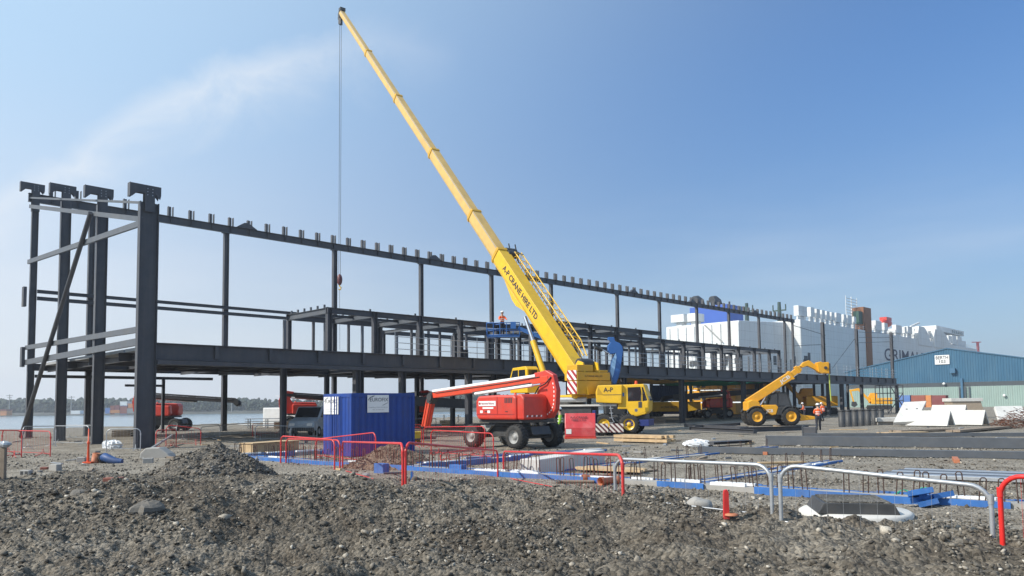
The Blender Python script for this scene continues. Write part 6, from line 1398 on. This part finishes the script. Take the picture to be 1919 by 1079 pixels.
# timber stacks
def stack(label, a, c, rows_, w, h, m, seed, g='stacks of sawn timber'):
    a, c = Vector(a), Vector(c); L = (c - a).length; t = thing('timber_stack', label, 'timber', tuple(a), math.atan2(c.y - a.y, c.x - a.x), g); rg = random.Random(seed)
    for r_ in range(rows_):
        for k in range(4):
            o = rg.uniform(-0.08, 0.1); MB().bx(o, L + rg.uniform(-0.25, 0.1), k * w * 1.04, k * w * 1.04 + w, 0.07 + r_ * (h + 0.045), 0.07 + r_ * (h + 0.045) + h).build('plank', m, t)
        for x in (L * 0.15, L * 0.8): MB().bx(x, x + 0.07, 0, w * 4.1, 0.07 + r_ * (h + 0.045) - 0.044, 0.069 + r_ * (h + 0.045)).build('spacer', oldtimber, t)
    return t
stack('stack of fresh sawn timber in front of the crane outriggers', G(1152, 829), G(1248, 832), 2, 0.22, 0.14, timber, 1)
stack('low stack of planks between the ground beams right of the concrete block', G(1075, 884), G(1195, 890), 1, 0.2, 0.06, timber, 2)
stack('weathered planks at the right between the slabs and the long beams', G(1690, 812), G(1790, 808), 1, 0.2, 0.10, oldtimber, 3)
stack('weathered planks right of the middle, in front of the precast slabs', G(1800, 812), G(1900, 803), 1, 0.2, 0.12, oldtimber, 4)
stack('planks in a low stack in front of the black pipe sections', G(1665, 815), G(1740, 813), 1, 0.2, 0.06, timber, 5)
for px, py, rz, L, m, lab in ((1290, 866, 30, 2.3, oldtimber, 'single loose plank slanting across the blue beam in the middle'), (1395, 848, 12, 1.8, timber, 'pale loose plank at the left end of the nearest long beam'), (1235, 905, 5, 1.3, oldtimber, 'short dark plank behind the first grey barrier'),
                              (1465, 869, 8, 1.6, timber, 'pale loose plank on the sand behind the grey barriers'), (700, 846, 15, 1.0, oldtimber, 'short loose plank behind the red barrier at the container'), (1080, 905, -3, 0.9, oldtimber, 'short loose plank by the terracotta pipes'),
                              (1340, 800, 5, 2.0, timber, 'pale plank under the dark beams left of the telehandler'), (1590, 806, -8, 2.4, timber, 'pale plank under the black pipe row'), (1830, 796, 3, 3.0, timber, 'long pale plank in front of the folded concrete units')):
    p = GT(px, py); bearer(lab, (p.x, p.y, p.z + 0.02), R(rz), L, 0.18, 0.05, m, 'loose_plank', 'plank', 'loose planks')
# grey sheet bundle behind the second grey barrier
p, q_ = G(1645, 897), G(2000, 912); t = thing('sheet_bundle', 'flat bundle of long grey steel sections on the sand at the right edge', 'steel bundle', (p.x, p.y, 0), math.atan2(q_.y - p.y, q_.x - p.x))
for k in range(5): MB().bx(0 + 0.1 * k, 5.2, k * 0.42, k * 0.42 + 0.36, 0.05, 0.14).build('section', steel2 if k % 2 else galv, t, bevel=0.01)

# ------------------------------------------------------------------ precast units
def slab(label, pts, th, name='precast_slab'):
    """tilted panel through three photograph points (bottom left, bottom right, top right) given as places"""
    a, b_, c_ = pts; t = thing(name, label, 'concrete slab', (a.x, a.y, a.z), 0, 'precast concrete units'); u_ = b_ - a; v_ = c_ - b_; n = u_.cross(v_).normalized()
    if n.y < 0: n = -n
    vs = [Vector((0, 0, 0)), u_, u_ + v_, v_]; vs = vs + [v + n * th for v in vs]
    MB().add(vs, [(0, 1, 2, 3), (7, 6, 5, 4), (0, 4, 5, 1), (1, 5, 6, 2), (2, 6, 7, 3), (3, 7, 4, 0)]).build('panel', conc, t, bevel=0.02)
    b = MB()
    for f in (0.3, 0.75):
        c2 = u_ * f + v_ * 0.62; b.cyl(c2 - n * 0.01, c2 - n * 0.004, 0.07, None, 10)
    b.build('lifting_point', dark, t)
    return t
def tri(label, x0, x1, xr, yb, yt, yr0, dep, Y):
    """folded unit: two leaning leaves meeting at a ridge"""
    p = P(x0, yb, Y); q_ = P(x1, yb, Y); r_ = P(xr, yt, Y + 0.7); t = thing('folded_unit', label, 'concrete unit', (p.x, p.y, 0.05), R(-20), 'precast concrete units'); L = dep; h = r_.z - 0.05; w = 1.7; th = 0.14
    for s in (-1, 1):
        poly_ = [(s * w, 0), (0.0, h), (0.0, h - th * 1.6), (s * (w - th * 1.6), 0)]
        MB().prism(poly_, 0, L, 'xz').build('leaf', conc, t, bevel=0.015)
    return t
Y0 = 57.0
a, b_, c_ = P(1674, 791, Y0), P(1718, 789, Y0 - 0.4), P(1736, 751, Y0 + 1.6); slab('large tilted precast slab, tallest and leftmost of the white units', (a, b_, c_), 0.25)
t = thing('flat_slab', 'low flat precast slab in front of the tilted one', 'concrete slab', tuple(G(1646, 796)), R(-6), 'precast concrete units'); MB().bx(0, 2.3, 0, 2.0, 0.25, 0.55).build('panel', conc, t, bevel=0.02); MB().bx(0.1, 2.2, 0.2, 1.8, 0, 0.249).build('plinth', conc2, t)
def fold(label, gx, gy, rot, w, h, L):
    p = G(gx, gy); t = thing('folded_unit', label, 'concrete unit', (p.x, p.y, 0.06), R(rot), 'precast concrete units')
    for s in (-1, 1): MB().prism([(s * w, 0), (0.0, h), (0.0, h - 0.2), (s * (w - 0.24), 0)], 0, L).build('leaf', conc, t, bevel=0.012)
    return t
fold('folded precast unit standing like a tent, the nearest in front', 1783, 799, 42, 0.88, 1.12, 3.3)
fold('folded precast unit standing like a tent, right of the nearest one', 1848, 797, 42, 0.88, 1.10, 3.0)
fold('folded precast unit behind the two nearest tents', 1812, 787, 42, 0.9, 1.40, 3.0)
p = G(1865, 785); t = thing('concrete_bin', 'tan concrete hopper with a pale rim behind the precast units', 'hopper', (p.x, p.y + 4, 0), R(-8), None)
MB().prism([(-1.35, 0), (1.5, 0), (1.1, 1.75), (-1.75, 1.75)], 0, 2).build('body', pmat('tan_concrete', (0.36, 0.29, 0.22), 0.9), t, bevel=0.03); MB().bx(-1.85, 1.25, -0.1, 2.1, 1.751, 2.1).build('rim', conc, t, bevel=0.02)
a, b_, c_ = P(1872, 786, 54.0), P(1925, 785, 54), P(1915, 760, 55.5); slab('tilted precast slab at the right picture edge behind the rusty coils', (a, b_, c_), 0.22)
# black pipe sections standing in a row
for k in range(7):
    px = 1578 + k * 12.2; p = G(px, 800 - k * 0.9); t = thing('pipe_section', ['leftmost', 'second from left', 'third from left', 'middle', 'third from right', 'second from right', 'rightmost'][k] + ' of the upright black pipe sections in a row behind the planks', 'pipe', (p.x, p.y, 0), 0, 'upright black pipe sections')
    h = P(px, 768 - k * 0.3, p.y).z; r = 0.235
    MB().lathe([(0, r), (h, r), (h, r - 0.03), (0.05, r - 0.03)], (0, 0, 0), (0, 0, 1), 20).build('shell', dark, t); MB().lathe([(h - 0.12, r + 0.002), (h - 0.1, r + 0.03), (h + 0.01, r + 0.03), (h + 0.01, r - 0.03)], (0, 0, 0), (0, 0, 1), 20).build('collar', dark, t)
# rusty reinforcement coils at the right edge
p = G(1905, 803); t = thing('rebar_bundle', 'rusty brown heap of reinforcement steel at the right picture edge', 'rebar', (p.x, p.y, 0)); rg = random.Random(4); b = MB(); rbm = pmat('bright_rust', (0.17, 0.075, 0.045), 0.85, 0, 0.35, 6)
for k in range(260):
    x = rg.uniform(-1.2, 1.8); y = rg.uniform(-0.5, 0.9); top = 1.25 * (1 - abs(x - 0.4) / 2.4); z = rg.uniform(0.02, max(0.1, top)); a = rg.gauss(0.15, 0.5); l = rg.uniform(0.25, 0.8)
    d = Vector((math.cos(a), math.sin(a) * 0.6, rg.gauss(0, 0.35))) * l * 0.5; b.tube([(x - d.x, y - d.y, max(0.01, z - d.z)), (x + d.x * 0.2, y, z + 0.05), (x + d.x, y + d.y, max(0.01, z + d.z))], 0.016, 4)
tag(b.build('bars', rbm, t), kind='stuff')

# ------------------------------------------------------------------ left side odds and ends
p = GT(165, 868); t = thing('orange_post', 'orange safety post in front of the grey barrier at left', 'post', (p.x, p.y, p.z)); h = P(165, 803, p.y).z - p.z
MB().lathe([(0, 0.05), (0.3, 0.045), (h * 0.55, 0.03), (h * 0.57, 0.05), (h * 0.62, 0.05), (h * 0.64, 0.025), (h, 0.02), (h, 0.001)], (0, 0, 0), (0, 0, 1), 12).build('post', orange, t); MB().bx(-0.16, 0.16, -0.1, 0.1, 0, 0.06).build('foot', orange, t, bevel=0.01)
p = GT(178, 867); t = thing('broken_drain', 'short broken terracotta drain standing beside the orange post', 'pipe', tuple(p)); MB().lathe([(0, 0.14), (0.36, 0.13), (0.33, 0.11), (0.02, 0.11)], (0, 0, 0), (0.15, 0, 1), 16).build('pipe', terracotta, t)
p = GT(212, 868); t = thing('blue_pipe', 'bent dark blue pipe offcut lying right of the orange post', 'pipe', (p.x, p.y, p.z + 0.12)); MB().tube([(-0.48, 0.2, 0.06), (-0.36, 0.1, 0.10), (-0.15, 0, 0.04), (0.1, -0.05, -0.04), (0.36, -0.05, -0.06)], [0.14, 0.16, 0.15, 0.12, 0.10], 16).build('pipe', pmat('dusty_blue_plastic', (0.012, 0.06, 0.20), 0.55, 0, 0.2, 4, 0.5, (0.13, 0.12, 0.11)), t); MB().tube([(-0.53, 0.24, 0.05), (-0.43, 0.15, 0.08)], 0.172, 16).build('socket', dark, t)
for px, py, w_, h_, m, lab in ((100, 882, 0.36, 0.22, conc2, 'grey kerb stone on the left bank crest'), (275, 868, 0.34, 0.2, conc2, 'grey kerb stone in front of the thick column'), (150, 866, 0.3, 0.2, conc2, 'grey kerb stone left of the orange post'), (208, 902, 0.34, 0.09, brick, 'dark red brick lying on the left bank'),
                               (45, 890, 0.3, 0.16, conc2, 'hollow grey block near the left picture edge'), (80, 880, 0.22, 0.1, brick, 'red brick beside the grey kerb stone')):
    p = GT(px, py); t = thing('kerb_stone' if m is conc2 else 'loose_brick', lab, 'kerb stone' if m is conc2 else 'brick', (p.x, p.y + 0.1, p.z - 0.02), R(rng.uniform(-25, 25))); bd_2 = MB().bx(-w_ / 2, w_ / 2, -0.1, 0.1, 0, h_).build('stone', m, t, bevel=0.02)
    if 'hollow' in lab:
        for x in (-0.07, 0.07): MB().bx(x - 0.045, x + 0.045, -0.103, -0.1005, 0.03, h_ - 0.03).build('cell', dark, bd_2)
p = GT(5, 897); t = thing('grey_stake', 'grey timber stake at the left picture edge', 'stake', tuple(p)); MB().bx(-0.05, 0.05, -0.04, 0.04, -0.05, 0.62).build('stake', oldtimber, t, bevel=0.01); MB().blob((0.02, 0, 0.66), (0.12, 0.1, 0.07), 10, 6, 0.15).build('cap', galv, t)
p = G(213, 840); t = thing('plastic_sheet', 'crumpled white plastic sheet at the foot of the third column', 'plastic sheet', tuple(p)); b = MB(); b.blob((0, 0, 0.12), (0.42, 0.3, 0.26), 22, 14, 0.22, random.Random(2)); b.blob((-0.35, 0, 0.08), (0.2, 0.2, 0.3), 16, 10, 0.25, random.Random(3)); b.build('sheet', poly, t)
p = G(1307, 837); t = thing('plastic_sheet', 'crumpled white plastic sheet at the left end of the nearest long beam', 'plastic sheet', tuple(p)); b = MB(); b.blob((0, 0, 0.1), (0.6, 0.3, 0.22), 22, 14, 0.2, random.Random(5)); b.build('sheet', poly, t)
p = GT(290, 858); t = thing('concrete_lump', 'sloping slab of broken concrete at the foot of the thick column', 'concrete lump', tuple(p)); MB().prism([(-0.6, -0.05), (0.75, -0.05), (0.55, 0.18), (0.2, 0.42), (-0.35, 0.40), (-0.55, 0.2)], -0.1, 0.5).build('lump', conc2, t, bevel=0.05)
for a, c, lab in (((272, 852), (322, 832), 'grey steel angle leaning from the broken concrete to the tilted barrier'),):
    p, q_ = GT(*a), GT(*c); MBo = MB().bar((0, 0, 0.1), (q_.x - p.x, q_.y - p.y, 0.5), 0.1, 0.08).build('steel_angle', galv, None, loc=tuple(p)); tag(MBo, lab, 'steel angle')
# yellow grit bin
p = G(777, 828); t = thing('grit_bin', 'yellow plastic bin right of the blue container', 'bin', tuple(p), R(15)); b = MB().prism([(-0.26, 0.0), (0.26, 0.0), (0.32, 0.50), (-0.32, 0.50)], -0.25, 0.25); b.build('tub', bin_y, t, bevel=0.03); MB().bx(-0.36, 0.36, -0.3, 0.3, 0.501, 0.56).build('rim', bin_y, t, bevel=0.015)
# white van / pick-up at the quay and a small excavator
def van(label, px, py, rz, m, sc=1.0):
    p = G(px, py); t = thing('parked_van', label, 'van', (p.x, p.y, 0), R(rz)); t.scale = (sc,) * 3
    bd2 = MB().prism([(-2.3, 0.4), (-2.35, 1.1), (-2.2, 1.95), (0.7, 1.98), (1.35, 1.25), (2.2, 1.02), (2.35, 0.75), (2.3, 0.4)], -0.9, 0.9).build('body', m, t, bevel=0.08)
    MB().prism([(0.0, 1.22), (0.0, 1.85), (0.62, 1.85), (1.15, 1.26)], -0.912, 0.912).build('side_window', glass, bd2); MB().add([(0.80, -0.78, 1.92), (1.40, -0.78, 1.28), (1.40, 0.78, 1.28), (0.80, 0.78, 1.92)], [(0, 1, 2, 3)]).build('windscreen', glass, bd2)
    for y in (-0.6, 0.6): MB().bx(2.29, 2.36, y - 0.18, y + 0.18, 0.72, 0.90).build('headlight', white, bd2)
    MB().bx(2.30, 2.42, -0.9, 0.9, 0.38, 0.62).build('bumper', dark, bd2, bevel=0.03)
    for x in (-1.4, 1.45):
        for y in (-0.82, 0.82): wheel((x, y, 0.34), (0, 1, 0), 0.34, 0.22, t, galv)
    return t
van('pale blue van left of the blue container, facing the camera', 589, 816, -97, pmat('van_paint', (0.38, 0.44, 0.50), 0.35))
p = G(447, 806); t = thing('quay_machine', 'white working boat moored at the quay behind the back columns', 'boat', (p.x, p.y + 12, -3.2), R(170)); MB().prism([(-5, 0), (-5.4, 1.8), (5.2, 2.0), (6.2, 2.5), (4.6, 0)], -1.6, 1.6).build('hull', dark, t, bevel=0.05); MB().bx(-2.2, 1.4, -1.2, 1.2, 1.9, 5.1).build('cabin', white, t, bevel=0.08); MB().bx(-2.0, 1.2, -1.22, -1.201, 3.9, 4.7).build('cabin_window', glass, t); b = MB().cyl((-0.4, 0, 5.1), (-0.4, 0, 7.2), 0.08, None, 8); b.bar((-1.2, 0, 6.3), (0.6, 0, 6.3), 0.06, 0.06); b.build('mast', white, t); b = MB()
for z in (2.6, 3.2): b.tube([(-5.1, -1.5, z), (-2.3, -1.5, z)], 0.04, 6); b.tube([(1.5, -1.5, z), (5.6, -1.2, z + 0.2)], 0.04, 6)
b.build('rail', white, t)
t.name = 'work_boat'
# stacked flat scaffold racks on the quay
for px, py, lab in ((500, 802, 'low grey scaffold rack at the quay in the wide bay'), (832, 792, 'low pale material rack under the deck left of the boom lift mast')):
    p = G(px, py); t = thing('material_rack', lab, 'rack', (p.x, p.y, 0), R(8)); 
    for x in (-1.6, 0, 1.6):
        for y in (-0.5, 0.5): MB().bx(x - 0.04, x + 0.04, y - 0.04, y + 0.04, 0, 0.9).build('upright', galv, t)
    for z in (0.25, 0.6, 0.85): 
        for q in range(3): MB().bx(-1.9, 1.9, -0.5 + q * 0.36, -0.24 + q * 0.36, z, z + 0.06).build('board', galv if px < 600 else poly, t)
# yellow plant and stacked yellow modules far behind the deck
def yellow_stack(label, px0, px1, yb, yt, Y):
    p = P(px0, yb, Y); q_ = P(px1, yt, Y); t = thing('module_stack', label, 'site modules', (p.x, Y, 0), UA - math.pi / 2, 'yellow modules behind the deck'); w = (q_.x - p.x) * 1.75; h = q_.z; n = 3
    for k in range(n):
        b = MB().bx(0, w, 0, 6, 0.1 + h * k / n, h * (k + 1) / n - 0.12); b.build('module', yellow2, t); 
        for j in range(7): MB().bx(w * j / 6 - 0.08, w * j / 6 + 0.08, -0.08, -0.001, 0.1 + h * k / n, h * (k + 1) / n - 0.1).build('corner_post' if j in (0, 6) else 'rib', ochre, t)

        MB().bx(w * 0.08, w * 0.42, -0.02, -0.002, 0.35 + h * k / n, h * (k + 0.8) / n).build('shutter', dark, t)
    return t
yellow_stack('stack of yellow modules behind the deck, seen between the columns above the trailer', 1284, 1342, 757, 708, 118)
yellow_stack('stack of yellow modules behind the deck, right of the dark red boom lift', 1352, 1398, 757, 710, 122)
def digger(label, px, py, sc, rz):
    p = G(px, py); t = thing('yellow_excavator', label, 'excavator', (p.x, p.y, 0), R(rz)); t.scale = (sc,) * 3
    for y in (-1.1, 1.1):
        b = MB().prism([(-1.8, 0.1), (-2.0, 0.45), (-1.8, 0.85), (1.8, 0.85), (2.0, 0.45), (1.8, 0.1)], y - 0.28, y + 0.28); b.build('track', black, t, bevel=0.05)
    MB().bx(-2.0, 1.3, -1.2, 1.2, 1.0, 2.1).build('body', yellow2, t, bevel=0.08); cb3 = MB().prism([(0.2, 2.11), (0.2, 3.0), (1.3, 3.0), (1.7, 2.2), (1.6, 1.2), (1.31, 1.2), (1.31, 2.11)], -1.2, -0.2).build('cab', yellow2, t, bevel=0.05)
    MB().prism([(0.35, 2.2), (0.35, 2.9), (1.25, 2.9), (1.6, 2.2)], -1.212, -1.2).build('cab_window', glass, cb3)
    MB().prism([(1.2, 1.6), (3.2, 3.9), (4.6, 3.6), (4.5, 3.3), (3.3, 3.45), (1.6, 1.4)], 0.0, 0.4).build('boom', yellow2, t, bevel=0.02); MB().prism([(4.5, 3.7), (4.75, 3.55), (4.2, 1.4), (4.0, 1.5)], 0.02, 0.38).build('dipper_arm', yellow2, t); MB().prism([(3.7, 1.5), (4.4, 1.5), (4.5, 0.8), (4.0, 0.5), (3.5, 0.9)], -0.25, 0.65).build('bucket', dark, t)
    return t
digger('yellow excavator under the deck right of the telehandler boom', 1530, 778, 1.25, 172); digger('orange yellow excavator beyond the right hand columns', 1648, 768, 1.15, 160)
# dark steel rack standing before the shed
p = G(1650, 775); t = thing('scaffold_stair', 'dark scaffold stair tower between the right hand columns and the shed', 'scaffold', (p.x, p.y, 0), R(-5)); sc_ = p.y / F; b = MB()
w = 42 * sc_; h = P(1650, 722, p.y).z
for x in (0, w * 0.33, w * 0.66, w):
    b.tube([(x, 0, 0), (x, 0, h)], 0.06, 6); b.tube([(x, 1.6, 0), (x, 1.6, h)], 0.06, 6)
for z in (h * 0.45, h * 0.72, h): b.tube([(0, 0, z), (w, 0, z)], 0.06, 6); b.tube([(0, 1.6, z), (w, 1.6, z)], 0.06, 6)
b.tube([(w * 0.33, 0, 0), (w, 0, h * 0.72)], 0.07, 6); b.tube([(w, 0, h * 0.2), (w * 0.45, 0, h)], 0.07, 6); b.build('tubes', steel, t); MB().bx(w * 0.3, w, 0.1, 1.5, h * 0.45 + 0.07, h * 0.45 + 0.13).build('landing', galv, t)
# ------------------------------------------------------------------ clutter under the deck and in the yard
def pallet(label, px, py, rz, n, m, h=0.16):
    p = G(px, py); t = thing('pallet_stack', label, 'pallets', (p.x, p.y, 0), R(rz), 'pallets and packs under the deck')
    for k in range(n):
        b = MB()
        for q in range(3): b.bx(-0.6, 0.6, -0.5 + q * 0.45, -0.4 + q * 0.45, k * h, k * h + h * 0.6)
        for q in range(6): b.bx(-0.6 + q * 0.22, -0.48 + q * 0.22, -0.5, 0.5, k * h + h * 0.6 + 0.001, k * h + h * 0.8)
        b.build('pallet', m, t)
    return t
for px, py, rz, n, m, lab in ((836, 796, 10, 3, timber, 'low stack of pallets under the deck above the red boom'), (700, 795, -8, 6, oldtimber, 'tall stack of grey pallets behind the blue container'), (812, 800, 30, 2, poly, 'pale wrapped pack on the ground left of the boom lift wheels'),
                         (1232, 792, 5, 4, oldtimber, 'stack of grey pallets under the low yellow trailer front'), (1415, 782, 12, 5, timber, 'stack of pallets behind the telehandler rear wheel'), (528, 803, 6, 4, oldtimber, 'stack of grey pallets left of the parked van'),
                         (1625, 792, -10, 3, timber, 'low stack of pallets behind the pipe row'), (230, 818, 15, 3, oldtimber, 'low stack of grey pallets between the third column and the thick column')):
    pallet(lab, px, py, rz, n, m)
# scattered offcuts lying about the yard
rs = random.Random(21); kinds_ = [oldtimber, timber, conc2, steel2, galv, oldtimber]
b_ = {}
for k in range(150):
    y = rs.uniform(20, 60); x = y * rs.uniform(-0.66, 0.66); u, v = toUV(Vector((x, y, 0)))
    m = rs.choice(kinds_); a = rs.uniform(0, 3.14); L = rs.uniform(0.15, 0.8); c = Vector((x, y, float(terrain(x, y, False)) + 0.035)); d = Vector((math.cos(a), math.sin(a), rs.uniform(-0.05, 0.08))) * L / 2
    b_.setdefault(m.name, MB()).bar(c - d, c + d, rs.uniform(0.05, 0.16), rs.uniform(0.03, 0.07))
for nm, mb in b_.items(): tag(mb.build('site_debris', bpy.data.materials[nm]), kind='stuff')
# ------------------------------------------------------------------ summer haze over the water
hb = MB().bx(-2500, 2700, -110, 1600, SEA - 3, 70).build('haze', None) if False else None
hm = bpy.data.materials.new('haze'); hm.use_nodes = True; ht = hm.node_tree; ht.nodes.clear()
ho = N(ht, 'ShaderNodeOutputMaterial'); hv = N(ht, 'ShaderNodeVolumePrincipled'); hv.inputs['Color'].default_value = (0.86, 0.92, 1.0, 1); hv.inputs['Density'].default_value = 0.00040; hv.inputs['Anisotropy'].default_value = 0.3
ht.links.new(hv.outputs[0], ho.inputs['Volume'])
hb = MB().bx(-2500, 2700, -110, 1600, SEA - 1.5, 60).build('haze', hm); tag(hb, kind='stuff')
